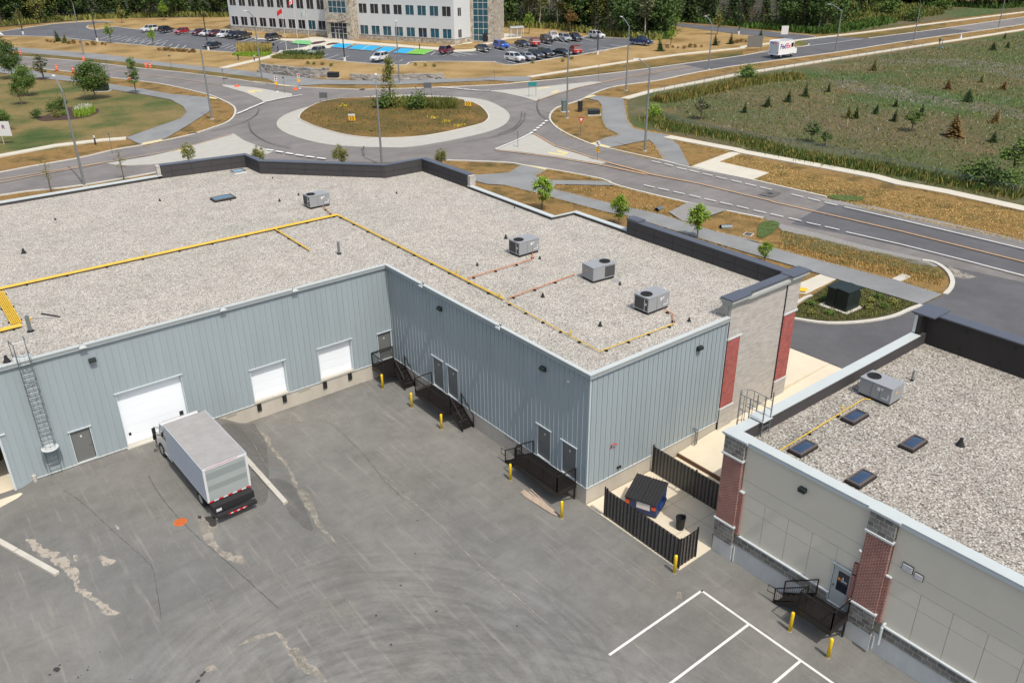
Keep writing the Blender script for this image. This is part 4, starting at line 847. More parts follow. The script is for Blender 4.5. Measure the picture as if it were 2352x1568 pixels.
for (ua, ub) in ((-29.8, -28.58), (-37.80, -36.56)):
    bw = MB(W4); bw.box(ua, .001, -.4, ub, .13, 1.15); bw.build('pier_base', m_foundg, B2_)
    each('stone_pier', m_stoned, W4, B2_, (ua+.01, .0, 1.151, ub-.01, .20, 2.30), (ua+.01, 0, 6.52, ub-.01, .20, 7.50))
    each('brick_pier', m_brickd, W4, B2_, (ua+.03, 0, 2.40, ub-.03, .19, 6.42)); each('brick_return', m_brickd, W4, B2_, (ua-.22, -.03, 1.95, ua+.029, .10, 4.6))
    each('pier_ledge', m_flash, W4, B2_, (ua-.05, -.03, 2.301, ub+.05, .27, 2.399), (ua-.05, -.03, 6.421, ub+.05, .27, 6.519), (ua-.26, -.03, 4.601, ua-.001, .13, 4.68))
bw = MB(W4); bw.box(-36.53, -.03, 1.95, -36.30, .10, 4.35); bw.build('brick_return', m_brickd, B2_)
for u, z0, z1 in ((-29.93, .12, 1.1), (-37.93, .35, 1.05)): MB(W4).tube([(u, .06, z0), (u, .06, z1)], .035, 8).build('downspout', m_flash, B2_)
bw = MB(W4); bw.tube([(-38.25, .02, 2.1), (-38.25, .22, 2.12), (-38.25, .28, 2.0), (-38.25, .28, 1.0)], .07, 10); bw.build('white_vent_pipe', m_capw, B2_)
# coping with the pale metal cap
b = MB(); b.box(2.70, -60, T2-.20, 2.79, -28.45, T2-.02); b.box(2.791, -28.64, T2-.2, 21.4, -28.5, T2-.02); b.build('fascia', m_trim, B2_)
b = MB(); b.box(2.68, -60, T2, 3.31, -29.11, T2+.05)
b.box(2.68, -29.109, T2, 3.31, -28.50, T2+.05); b.box(3.311, -29.11, T2, 20.85, -28.48, T2+.05); b.box(2.55, -37.95, T2-.05, 3.33, -36.45, T2+.065); b.box(2.55, -29.95, T2-.05, 3.33, -28.42, T2+.065)
b.build('pale_coping', m_capw, B2_)
b = MB(); b.box(3.0, -60, R2-.2, 3.3, -29.1, T2-.001); b.box(3.301, -29.10, R2-.2, 21.6, -28.66, T2-.001); b.build('parapet', m_darkp, B2_)
b = MB(); b.prism([(3.2, -29.09), (21.9, -29.09), (21.9, -60), (3.2, -60)], 6.5, R2); b.build('gravel_roof', m_grav2, B2_)
b = MB(); b.box(21.62, -60, R2-.3, 22.1, -28.6, 8.86); b.box(20.95, -28.9, T2-.1, 21.61, -28.6, 8.86); b.build('tall_parapet', mat('black_membrane', C(50, 46, 44, .8), .75, var=.15, vs=1, obj=False), B2_)
b = MB(); b.box(21.5, -60, 8.861, 22.45, -28.95, 8.95); b.box(20.9, -28.949, 8.861, 22.45, -28.35, 8.95); b.box(20.85, -29.7, 8.951, 22.75, -28.25, 9.03); b.build('tall_coping', m_cap, B2_)
b = MB(); b.box(20.9, -28.66, 7.7, 20.949, -28.5, 8.85); b.build('corner_trim', m_flash, B2_)
b = MB(); b.box(3.3, -28.66, -.5, 22.2, -28.6, T2-.21); b.box(22.14, -60, -.5, 22.24, -28.7, 8.7); b.build('side_wall', m_stone, B2_)
each('fixing_plate', m_blackm, None, B2_, *[(21.608, y-.1, 8.45, 21.619, y+.1, 8.62) for y in (-31.4, -34.2)], *[(21.608, y-.12, 7.25, 21.619, y+.12, 7.38) for y in (-31.2, -33.6)])
dr = mandoor((-36.40, -35.38, 1.45, 3.66), W4, m_dlight, knob=1, parent=B2_, sign=False, dep=-.01)
bw = MB(W4); bw.box(-36.22, .012, 2.30, -35.66, .022, 3.42); gl = bw.build('door_glass', m_gglass, dr); gl['label'] = 'dark glass door panel with orange and white lettering'
bw = MB(W4); bw.add([(-35.70-.09*math.cos(a*PI/5)*(1 if a % 2 else .6)-.04, .024, 2.98+.1*math.sin(a*PI/5)*(1 if a % 2 else .7)) for a in range(10)], [tuple(range(10))]); bw.build('orange_logo', mat('logo_orange', C(236, 150, 30, .9), .5), gl)
bw = MB(W4); bw.add([(-35.92, .024, 3.18), (-35.98, .024, 3.03), (-35.86, .024, 3.03)], [(0, 1, 2)]); bw.build('white_logo', m_label, gl)
bw = MB(W4)
for i in range(9): bw.box(-35.84-.035*i-.026, .023, 2.90, -35.84-.035*i, .0245, 2.90+(.07 if i % 3 else .09))
bw.build('white_lettering', m_label, gl)
for (u0, u1, z0, z1) in ((-38.80, -38.36, 5.36, 5.70), (-39.28, -38.94, 5.27, 5.55)):
    bw = MB(W4); bw.box(u0-.03, -.037, z0-.03, u1+.03, .02, z1+.03); vv = bw.build('wall_vent', m_sgn, B2_)
    bw = MB(W4); n = 4
    for i in range(n): z = z0+(z1-z0)*(i+.2)/n; bw.box(u0, .021, z, u1, .05, z+.05)
    bw.build('louvre', m_label, vv)
bw = MB(W4); bw.box(-33.35, -.037, 6.52, -32.98, .22, 6.75); l_ = bw.build('wall_lamp', m_tgreen, B2_, bevel=.02)
bw = MB(W4); bw.box(-33.3, .05, 6.5, -33.03, .2, 6.519); bw.build('lamp_lens', m_head, l_)
bw = MB(); bw.lathe((2.62, -36.5, 5.25), [(.0, -.09), (.07, -.07), (.09, 0), (.06, .05), (.02, .07)], 10); bw.tube([(2.62, -36.5, 5.3), (2.9, -36.5, 5.36)], .03, 6); bw.build('camera_dome', m_label, B2_, smooth=True)
# ================================================================== things on the roofs
def hvac(name, label, loc, rz, hood=False):
    """packaged unit: long side along local x, fan at -x, service side faces local -y"""
    t = thing(name, label, 'air conditioner', loc, rz, 'rooftop air conditioning units')
    L, W, Hh = .95, .63, .93
    b = MB(); b.box(-L+.05, -W+.05, -.05, L-.05, W-.05, .16); b.build('roof_curb', m_blackm, t)
    b = MB(); b.box(-L, -W, .161, L, W, .161+Hh); b.build('cabinet', m_hvac, t, bevel=.02)
    b = MB(); b.box(-L-.02, -W-.02, .162+Hh, L+.02, W+.02, .19+Hh); b.build('lid', m_hvac, t, bevel=.01)
    z = .195+Hh; b = MB()
    for i in range(4):
        r = .08+.085*i; n = 24; b.tube([(-.5+r*math.cos(2*PI*j/n), r*math.sin(2*PI*j/n), z+.02) for j in range(n+1)], .008, 4)
    for j in range(6): b.tube([(-.5, 0, z+.022), (-.5+.36*math.cos(j*PI/3), .36*math.sin(j*PI/3), z+.022)], .007, 4)
    f = MB(); f.lathe((-.5, 0, z-.004), [(.38, 0), (.38, .045), (.345, .045), (.335, .005), (0.01, .005)], 24); fo = f.build('fan_opening', m_blackm, t); b.build('fan_guard', m_blackm, fo)
    c = MB(); c.box(-L-.012, -W+.08, .26, -L-.001, W-.06, Hh+.08); c.box(-L+.06, W+.001, .26, -.05, W+.012, Hh+.08); c.build('coil', m_coil, t)
    g = MB(); g.tube([(-L-.05, W-.1, .2), (-L-.05, W-.1, Hh+.1)], .012, 5); g.tube([(-L-.05, -W+.3, .2), (-L-.05, -W+.3, Hh+.1)], .012, 5); g.build('guard_rod', m_label, t)
    s = MB()
    y = -W-.004
    s.box(.12, y-.003, .72, .3, y, .93); s.build('data_label', m_label, t)
    s = MB(); s.box(.34, y-.003, .80, .44, y, .95); s.build('warning_label', m_label, t)
    s = MB(); s.box(.42, y-.003, .34, .80, y, .40); s.box(.76, y-.003, .401, .82, y, .66); s.build('logo_strip', m_label, t)
    s = MB(); s.box(.30, y-.008, .2, .31, y, 1.05); s.box(-.2, y-.008, .2, -.19, y, 1.05); s.build('panel_joint', m_coil, t)
    s = MB(); s.add([(-L-.014, -W+.22+.07*math.cos(a*PI/5), .68+.09*math.sin(a*PI/5)) for a in range(10)], [tuple(range(9, -1, -1))]); s.build('round_sticker', m_label, t)
    if hood:
        s = MB(); s.add([(-.05, y, .95), (-.85, y, .95), (-.85, y-.02, .45), (-.05, y-.02, .45), (-.05, y-.42, .42), (-.85, y-.42, .42)], [(0, 1, 5, 4), (1, 2, 5), (0, 4, 3)])
        s.build('intake_hood', m_hvac, t)
    s = MB(); s.box(L+.001, -.3, .4, L+.01, .2, .95); s.build('side_panel', m_hvac, t)
    s = MB(); s.add([(L+.014, -.1+.07*math.cos(a*PI/5), .75+.07*math.sin(a*PI/5)) for a in range(10)], [tuple(range(10))]); s.build('warning_disc', m_ygn, t)
    return t
hvac('rooftop_unit', 'grey rooftop air conditioner farthest away, beside the bend of the yellow gas line', (2.66, 16.05, 8.85), 0)
hvac('rooftop_unit', 'grey rooftop air conditioner above the hooded one, at the end of a tan branch pipe', (9.14, -4.48, 8.85), 0)
hvac('rooftop_unit', 'grey rooftop air conditioner with its fan on the right and an open intake hood', (9.92, -11.62, 8.85), PI-.1, hood=True)
hvac('rooftop_unit', 'grey rooftop air conditioner closest to the corner of the metal-clad building', (8.92, -17.46, 8.85), 0)
hvac('rooftop_unit', 'grey rooftop air conditioner on the stucco building behind the skylights', (13.2, -30.92, R2), -PI/2)
# loose sheet on the gravel beside the hooded unit
b = MB(); b.add([(10.2, -12.75, 8.87), (10.55, -13.0, 8.87), (10.9, -12.6, 8.87), (10.5, -12.4, 8.87)], [(0, 1, 2, 3)]); b.add([(10.2, -12.75, 8.86), (10.55, -13.0, 8.86), (10.9, -12.6, 8.86), (10.5, -12.4, 8.86)], [(3, 2, 1, 0)])
tag(b.build('sheet_metal_offcut', m_hvac), 'thin grey metal sheet lying on the gravel beside the hooded air conditioner', 'metal sheet')

def skylight(label, x0, y0, x1, y1, z, dome=m_sky, fr=m_blackm, grp=None, h=.22):
    t = thing('skylight', label, 'skylight', ((x0+x1)/2, (y0+y1)/2, z), 0, grp); a, c = (x1-x0)/2, (y1-y0)/2
    b = MB(); b.box(-a-.06, -c-.06, -.05, a+.06, c+.06, .14); b.build('curb', fr, t, bevel=.01)
    b = MB(); b.box(-a-.02, -c-.02, .141, a+.02, -c+.06, h); b.box(-a-.02, c-.06, .141, a+.02, c+.02, h); b.box(-a-.02, -c+.061, .141, -a+.06, c-.061, h); b.box(a-.06, -c+.061, .141, a+.02, c-.061, h); b.build('frame', mat('bronze_frame', C(96, 84, 76), .5) if 'bronze_frame' not in bpy.data.materials else bpy.data.materials['bronze_frame'], t)
    b = MB(); n = 8; vs = []; fs = []
    for j in range(n+1):
        for i in range(n+1):
            u, v = i/n*2-1, j/n*2-1; vs.append((u*(a-.06), v*(c-.06), .18+.07*(1-u**4)*(1-v**4)))
    fs = [(j*(n+1)+i, j*(n+1)+i+1, (j+1)*(n+1)+i+1, (j+1)*(n+1)+i) for j in range(n) for i in range(n)]
    b.add(vs, fs); b.build('dome', dome, t, smooth=True); return t
gs = 'skylights on the stucco building'
skylight('dark domed skylight beside the air conditioner on the stucco building', 9.38, -31.66, 10.78, -30.98, R2, grp=gs)
skylight('dark domed skylight at the parapet where the gas pipe ends', 4.62, -31.70, 6.02, -31.02, R2, grp=gs)
skylight('dark domed skylight alone in the middle of the grey gravel roof', 9.33, -34.95, 10.73, -34.27, R2, grp=gs)
skylight('dark domed skylight close to the pale coping above the wall lamp', 4.52, -34.95, 5.92, -34.27, R2, grp=gs)
m_domeb = mat('blue_dome', C(96, 134, 156, S), .25, spec=.7)
skylight('long blue-grey skylight alone on the far gravel roof', -3.85, 22.75, -2.0, 23.85, 8.85, dome=m_domeb)
t = skylight('roof hatch with reflected sky painted into its glass, propped in the far parapet corner', 1.15, 30.75, 2.35, 31.75, 8.85, dome=mat('sky_reflection_glass', C(150, 190, 214, S), .2, spec=.8), fr=m_flash)  # pale blue base colour paints the reflected sky into the hatch glass
# yellow gas lines
def gas(name, label, path, n, gap, r, z, m=m_ypipe, blocks=1.9, up=.10, parent=None):
    t = thing(name, label, 'gas pipe', (path[0][0], path[0][1], z)); P0 = Vector((path[0][0], path[0][1], 0)); L = len(path)
    for k in range(n):
        off = (k-(n-1)/2)*gap; pts = []
        for i, p in enumerate(path):
            p = Vector(p); d0 = (p-Vector(path[i-1])).normalized() if i else None; d1 = (Vector(path[i+1])-p).normalized() if i < L-1 else None
            d = (d0 or d1) if not (d0 and d1) else None
            if d is None:
                n0, n1 = Vector((-d0.y, d0.x)), Vector((-d1.y, d1.x)); nn = (n0+n1)/(1+n0.dot(n1))
            else: nn = Vector((-d.y, d.x))
            q = p+nn*off; pts.append((q.x-P0.x, q.y-P0.y, up+.05))
        pp = []
        for i in range(L-1):
            s = max(1, int((Vector(pts[i+1])-Vector(pts[i])).length/6)); pp += [tuple(Vector(pts[i]).lerp(Vector(pts[i+1]), j/s)) for j in range(s)]
        pp.append(pts[-1]); MB().tube(pp, r, 6).build('pipe', m, t)
    c = 0
    for i in range(L-1):
        a, b_ = Vector(path[i]), Vector(path[i+1]); d = b_-a; ln = d.length; d.normalize(); s = .5
        while s < ln-.1 and c < 60:
            q = a+d*s-Vector(P0[:2]); wd = (n*gap+.16)/2; px = Vector((-d.y, d.x))
            bb = MB(); bb.beam((q.x-px.x*wd, q.y-px.y*wd, .05), (q.x+px.x*wd, q.y+px.y*wd, .05), .12, .09); bb.build('support_block', m_rub, t); s += blocks*(1+.12*math.sin(c*3.1)); c += 1
    return t
gas('gas_line', 'broad bundle of yellow gas pipes crossing the roof from the left edge', [(-32, 12.35), (2.68, 12.3)], 5, .075, .036, 8.85, blocks=2.6)
gas('gas_line', 'yellow gas pipes running from the far air conditioner toward the outer corner of the roof', [(2.62, 12.1), (2.45, -10.6)], 3, .06, .026, 8.85, blocks=2.3)
gas('gas_line', 'thin yellow gas pipe running to the roof corner and along the eave', [(2.33, -10.9), (2.05, -19.95), (8.1, -20.1)], 1, .05, .032, 8.85, m=m_ypipe, blocks=1.7)
gas('gas_branch', 'short yellow branch pipe ending near a metal vent stack', [(-3.0, 12.0), (-3.1, 5.9)], 2, .07, .035, 8.85, blocks=2.0)
gas('gas_branch', 'thin tan branch pipe to the left of the three air conditioners', [(2.75, -6.22), (8.5, -6.2), (9.3, -5.3)], 1, .05, .035, 8.85, m=m_opipe)
gas('gas_branch', 'thin tan branch pipe to the hooded air conditioner', [(2.7, -10.7), (8.9, -10.35)], 1, .05, .035, 8.85, m=m_opipe)
gas('gas_branch', 'rusty pipe stub between the corner air conditioner and the front eave pipe', [(8.1, -20.1), (9.1, -19.1), (9.25, -18.25)], 1, .05, .035, 8.85, m=m_opipe)
gas('gas_branch', 'rusty pipe stub joining the far air conditioner to the yellow bundle', [(2.3, 12.5), (2.5, 13.9), (2.85, 15.3)], 1, .05, .035, 8.85, m=m_opipe)
gas('gas_line', 'wide yellow pipe bundle cut by the left edge of the photo', [(-22.85, 11.75), (-22.95, 5.4)], 6, .105, .045, 8.85, blocks=2.6)
gas('gas_line', 'yellow pipe bundle turning out of the left edge above the roof ladder', [(-22.75, 4.98), (-32, 4.9)], 5, .085, .045, 8.85, blocks=2.6)
gas('gas_branch', 'yellow gas pipe running past two skylights to the air conditioner on the stucco building', [(3.6, -30.8), (9.0, -30.68), (12.1, -30.6), (12.35, -30.9)], 1, .05, .03, R2, blocks=2.7)
# pressure regulators standing on the lines
for lab, x, y, z in (('small yellow regulator on the long yellow bundle in mid roof', -13.0, 12.6, 8.95), ('small yellow regulator on the far stretch of the bundle', -1.3, 12.6, 8.95), ('small regulator on the bundle before the first branch', 2.55, -5.2, 8.95), ('small regulator on the bundle before the second branch', 2.45, -10.2, 8.95), ('small yellow regulator near the roof corner', 2.1, -17.4, 8.95), ('yellow regulator beside the pipe bundle at the left edge', -22.2, 5.1, 8.9), ('yellow regulator on the pipe beside the far skylight of the stucco building', 9.9, -30.62, R2+.1)):
    b = MB(); b.tube([(0, 0, .0), (0, 0, .30)], .025, 6); b.lathe((0, 0, .28), [(0, 0), (.07, .01), (.08, .05), (.03, .08), (.03, .13), (0, .13)], 8); b.tube([(0, 0, .2), (.14, .05, .2), (.14, .05, .05)], .02, 6)
    tag(b.build('gas_regulator', m_ypipe, loc=(x, y, z)), lab, 'gas regulator', 'regulators on the roof gas lines')
# little roof vents and stacks
def conevent(lab, x, y, z, s=1):
    b = MB(); b.lathe((0, 0, -.02), [(.17*s, 0), (.13*s, .05*s), (.06*s, .22*s), (.07*s, .23*s), (.05*s, .3*s), (0, .3*s)], 10)
    return tag(b.build('roof_vent', m_blackm, loc=(x, y, z)), lab, 'roof vent', 'small black vents on the gravel roofs')
vents = [('B1', 210, 972, 'round black roof vent near the left edge', 1.3), ('B1', 487, 680, 'tiny black vent left of the middle of the far roof', .7), ('B1', 1408, 513, 'tiny black vent left of the long blue skylight', .8), ('B1', 2030, 510, 'tiny black vent just under the long blue skylight', .6),
         ('B2', 238, 517, 'black vent left of the far air conditioner', .9), ('B2', 405, 463, 'small black vent touching the far air conditioner on its left', .8), ('B2', 178, 315, 'tiny black vent below the angled dark parapet', .6), ('B2', 1267, 447, 'tiny black vent right of the far air conditioner in open gravel', .7), ('B2', 1977, 1080, 'black vent just above the first branch pipe', .8),
         ('B2', 2228, 843, 'black vent left of the air conditioner nearest the jog of the parapet', 1.1), ('B3', 306, 1022, 'black vent right of the first branch pipe end', .8), ('B3', 1010, 1248, 'black vent right of the loose metal sheet', .8), ('B3', 332, 1357, 'pointed black vent between the two branch pipes', 1.0), ('C3', 1098, 43, 'pointed black vent inside the roof corner', 1.0), ('C3', 1880, 2, 'black vent beside the end of the eave pipe', .9), ('B3', 85, 577, 'tiny black vent beside the low pale coping', .6), ('C1', 62, 358, 'black vent beside the roof ladder', 1.4)]
for r, u, v, lab, s in vents:
    p = P(r, u, v, 8.86); conevent(lab, p[0], p[1], 8.85, s)
p = P('C4', 1910, 612, R2); conevent('black domed vent alone on the stucco building roof', p[0], p[1], R2, 1.5)
def stack(lab, x, y, z, h, r=.07):
    t = thing('vent_stack', lab, 'vent pipe', (x, y, z)); MB().lathe((0, 0, -.02), [(r*2, 0), (r*1.2, .12), (r*1.2, .13)], 12).build('flashing', m_rub, t); MB().tube([(0, 0, 0), (0, 0, h)], r, 12).build('pipe', m_steel, t)
stack('galvanised vent stack standing where the short yellow branch ends', -1.62, 4.05, 8.85, .95, .10)
stack('galvanised stack beside the left pipe bundle', -22.49, 3.95, 8.85, 1.0, .12)
stack('short white-grey stack behind the air conditioner of the stucco building', 16.42, -31.1, R2, .65, .06)
b = MB(); b.beam((-21.4, 6.3, 8.9), (-20.6, 5.0, 8.9), .08, .05); tag(b.build('timber_strip', m_blackm), 'thin dark bar lying on the gravel near the left stack', 'bar')
b = MB(); b.beam((-22.2, 6.0, 8.88), (-20.9, 5.1, 8.88), .05, .03); tag(b.build('metal_strip', m_hvac), 'thin grey strip lying beside the dark bar on the gravel', 'strip')
b = MB(); b.box(15.2, -19.9, 8.87, 17.4, -19.8, 8.92); tag(b.build('metal_strip', m_label, loc=(0, 0, 0)), 'white strip lying along the foot of the dark parapet', 'strip')

# ================================================================== ladders
def rungs(b, x0, x1, y, z0, z1, st=.30, r=.016):
    z = z0
    while z <= z1: b.tube([(x0, y, z), (x1, y, z)], r, 5); z += st
t = thing('roof_ladder', 'tall caged steel ladder with a white disc guard on the rear wall', 'ladder', (-23.67, -.2, 1.2))
X0, X1 = -.30, .30
b = MB(); b.beam((X0, 0, 0), (X0, 0, 8.7), .06, .03); b.beam((X1, 0, 0), (X1, 0, 8.7), .06, .03); b.build('rail', m_steel, t)
b = MB(); rungs(b, X0, X1, 0, .25, 7.6); b.build('rungs', m_steel, t)
hoop = [(X0, 0), (X0-.06, -.25), (-.24, -.55), (0, -.68), (.24, -.55), (X1+.06, -.25), (X1, 0)]
for i in range(8): MB().tube([(x, y, 2.3+.85*i) for x, y in hoop], .02, 5).build('cage_hoop', m_steel, t)
b = MB()
for x, y in hoop[1:-1]: b.beam((x, y, 2.2), (x, y, 8.5), .04, .012)
b.build('cage_bar', m_steel, t)
b = MB()
for x in (X0, X1): b.tube([(x, 0, 7.7), (x, .0, 8.75), (x*1.25, .35, 8.85), (x*1.3, .9, 8.75), (x*1.3, .95, 7.65)], .03, 6)
b.tube([(X0*1.25, .35, 8.7), (X1*1.25, .35, 8.7)], .02, 5); b.build('handrail', m_steel, t)
b = MB(); b.box(-.45, .12, 7.68, .45, .75, 7.75); b.build('step_plate', m_capw, t)
b = MB(); b.lathe((0, -.28, 2.05), [(0, -.02), (.47, -.02), (.47, .02), (0, .02)], 24); b.build('disc_guard', m_flash, t)
b = MB(); b.add([(-.5, -.1, 1.9), (-.55, -.05, 1.2), (-.42, .0, .1), (.42, .0, .1), (.55, -.05, 1.2), (.5, -.1, 1.9), (.4, -.35, 1.9), (-.4, -.35, 1.9), (.45, -.3, 1.0), (-.45, -.3, 1.0)], [(0, 1, 9, 7), (1, 2, 9), (3, 4, 8), (4, 5, 6, 8)]); b.build('entry_shroud', mat('mesh_shroud', C(110, 128, 136, S), .5, alpha=.55), t)
t = thing('roof_ladder', 'short caged steel ladder climbing over the pale parapet of the stucco building', 'ladder', (5.05, -28.5, .5))
b = MB()
for x in (-.32, .32): b.beam((x, -.75, R2-.5), (x, -.75, 8.75), .05); b.beam((x, .12, .0), (x, .12, 8.2), .05)
b.build('rail', m_steel, t)
b = MB(); rungs(b, -.32, .32, -.75, R2-.3, R2+.3); rungs(b, -.32, .32, .12, .3, 7.0); b.build('rungs', m_steel, t)
b = MB(); b.box(-.4, -.85, T2-.38, .4, .1, T2-.34); b.build('step_plate', m_capw, t)
for z in (8.25, 7.4, 6.4, 5.4): b = MB(); b.tube([(-.32, -.72 if z > 8 else .1, z)]+[(-.42*math.cos(a*PI/8)if True else 0, .45+.5*math.sin(a*PI/8), z) for a in range(9)]+[(.32, -.72 if z > 8 else .1, z)], .02, 5); b.build('cage_hoop', m_steel, t)
for x in (-.36, .36): MB().tube([(x, -.75, 7.7), (x, .4, 7.7)], .018, 5).build('side_bar', m_steel, t)
b = MB()
for a in range(0, 9, 2): b.beam((-.42*math.cos(a*PI/8), .45+.5*math.sin(a*PI/8), 4.6), (-.42*math.cos(a*PI/8), .45+.5*math.sin(a*PI/8), 8.25), .03, .012)
b.build('cage_bar', m_steel, t)

# ================================================================== steel stairs at the doors
def railing(b, p, q, z, h=1.05, bal=True, z2=None, mid=False, end=True, sp=.11):
    """handrail from p to q standing on z (z2 at the far end)"""
    z2 = z if z2 is None else z2; p, q = Vector(p), Vector(q); L = (q-p).length; n = max(1, round(L/1.5))
    A = lambda t, hh: (p.x+(q.x-p.x)*t, p.y+(q.y-p.y)*t, z+(z2-z)*t+hh)
    b.beam(A(0, h), A(1, h), .05); b.beam(A(0, .1), A(1, .1), .04)
    for i in range(n+1): b.beam(A(i/n, 0), A(i/n, h), .05)
    if bal:
        k = max(2, int(L/sp))
        for i in range(1, k): b.beam(A(i/k, .1), A(i/k, h), .014)
def stair(lab, x0, x1, y0, y1, zt, ydir, sx0, sx1, yend, lots=None, loop=True, openedge=()):
    """platform x0..x1 (x1 touches the wall), y0<y1; flight leaves toward ydir and lands at yend"""
    t = thing('steel_stair', lab, 'stairs', ((x0+x1)/2, (y0+y1)/2, .1), 0, 'black steel stairs at the rear doors'); ox, oy, oz = t.location
    def xf(x, y, z): return (x-ox, y-oy, z-oz)
    b = MB(xf); w_ = .05
    for (a, c, d, e) in ((x0, y0, x1, y0+w_), (x0, y1-w_, x1, y1), (x0, y0+w_, x0+w_, y1-w_), (x1-w_, y0+w_, x1, y1-w_)): b.box(a, c, zt-.32, d, e, zt+.005)
    b.build('platform_frame', m_black, t)
    b = MB(xf); y = y0+.07
    while y < y1-.06: b.box(x0+.055, y, zt-.05, x1-.055, y+.035, zt-.005); y += .06
    x = x0+.2
    while x < x1-.1: b.box(x, y0+.06, zt-.07, x+.02, y1-.06, zt-.052); x += .3
    b.build('grating', m_black, t)
    for (x, y) in ((x1-.08, y0+.05), (x1-.08, y1-.05)): MB(xf).beam((x, y, .08), (x, y, zt-.24), .08).build('leg', m_black, t)
    for y in (y0+.06, (y0+y1)/2, y1-.06): MB(xf).beam((x1-.02, y, zt-1.0), (x0+.25, y, zt-.2), .06).build('brace', m_black, t)
    ys = y0 if ydir < 0 else y1; n = 6
    for i in range(1, n):
        f = i/n; yy = ys+(yend-ys)*f; z = zt-(zt-.1)*f; bb = MB(xf); bb.box(sx0+.05, yy-.13, z-.03, sx1-.05, yy+.13, z)
        bb.box(sx0+.05, yy+(.12 if ydir < 0 else -.14), z-.05, sx1-.05, yy+(.14 if ydir < 0 else -.12), z+.02); bb.build('step', m_black, t)
    for sx in (sx0+.02, sx1-.02):
        bb = MB(xf); bb.beam((sx, ys, zt-.14), (sx, yend, .18), .04, .24); bb.build('stringer', m_black, t)
    # rails
    def rail(*a, **k): bb = MB(xf); railing(bb, *a, **k); bb.build('railing', m_black, t)
    far = y1 if ydir < 0 else y0
    rail((x0+.03, y0+.03), (x0+.03, y1-.03), zt, bal=True); rail((x0+.03, far-.03*(1 if ydir < 0 else -1)), (x1-.05, far-.03*(1 if ydir < 0 else -1)), zt)
    if sx0 > x0+.15: rail((x0+.03, ys), (sx0, ys), zt)
    for sx in (sx0+.02, sx1-.03): rail((sx, ys), (sx, yend), zt, z2=.1, h=.95, bal=(sx < (sx0+sx1)/2))
    if loop:
        for sx in (sx0+.02,):
            bb = MB(xf); yo = yend+ydir*.42; bb.tube([(sx, yend, 1.05), (sx, yo, 1.0), (sx, yo, .62), (sx, yend, .66)], .024, 6); bb.build('rail_return', m_black, t)
    return t
stair('black steel stair in the inner corner below the first grey door', -1.9, -.04, -1.78, -.05, 1.25, -1, -.98, -.06, -3.05, loop=False)
stair('black steel stair under the pair of adjoining grey doors', -1.52, -.04, -9.0, -5.36, 1.25, -1, -1.0, -.05, -10.35, loop=False)
stair('long black steel stair platform at the outer corner of the metal building', -1.56, -.04, -20.58, -16.65, 1.25, 1, -1.0, -.05, -15.0)
stair('black steel stair at the light grey door of the stucco building', 1.18, 2.62, -36.62, -34.82, 1.38, 1, 1.85, 2.72, -33.15)
# timber lying under the long platform
t = thing('timber_planks', 'pale weathered planks and trim lying on the asphalt before the long stair platform', 'planks', (-1.75, -19.6, .1))
rng = random.Random(9)
for (p, q, w_) in (((-.45, 1.55), (-.25, -1.5), .12), ((-.25, 1.6), (-.15, -1.2), .22), ((.0, 1.3), (-.12, -.9), .10), ((.2, 1.4), (-.2, -1.45), .07), ((-.55, 1.2), (-.33, -1.3), .06)):
    b = MB(); b.beam((p[0], p[1], .03+rng.random()*.04), (q[0], q[1], .03+rng.random()*.04), w_, .035); b.build('plank', m_wood, t)
# bollards
bol = [('E5', 375, 750, 'yellow bollard in front of the corner stair'), ('E5', 790, 1020, 'yellow bollard between the corner stair and the twin-door stair'), ('E5', 1215, 1330, 'yellow bollard at the foot end of the twin-door stair'), ('E6', 320, 775, 'yellow bollard beside the looped handrail of the long platform'),
       ('E6', 1130, 1375, 'yellow bollard at the end of the planks near the building corner'), ('E8', 1115, 1555, 'yellow bollard at the corner of the slatted waste enclosure'), ('E7', 620, 1160, 'yellow bollard beside the stair of the stucco building, left of two'), ('D4', 645, 1372, 'yellow bollard beside the stair of the stucco building, lowest in the photo')]
first = None
for r, u, v, lab in bol:
    p = P(r, u, v, .1)
    if first is None:
        first = thing('bollard', lab, 'bollard', (p[0], p[1], .1), 0, 'yellow bollards along the loading yard'); MB().lathe((0, 0, -.1), [(.088, 0), (.088, 1.2), (.075, 1.26), (.04, 1.29), (0, 1.3)], 20).build('post', m_bol, first, smooth=True)
        MB().lathe((0, 0, 0), [(.1, -.01), (.1, .012), (.09, .014)], 20).build('base_ring', m_conc, first)
    else: dup(first, (p[0], p[1], .1), label=lab)
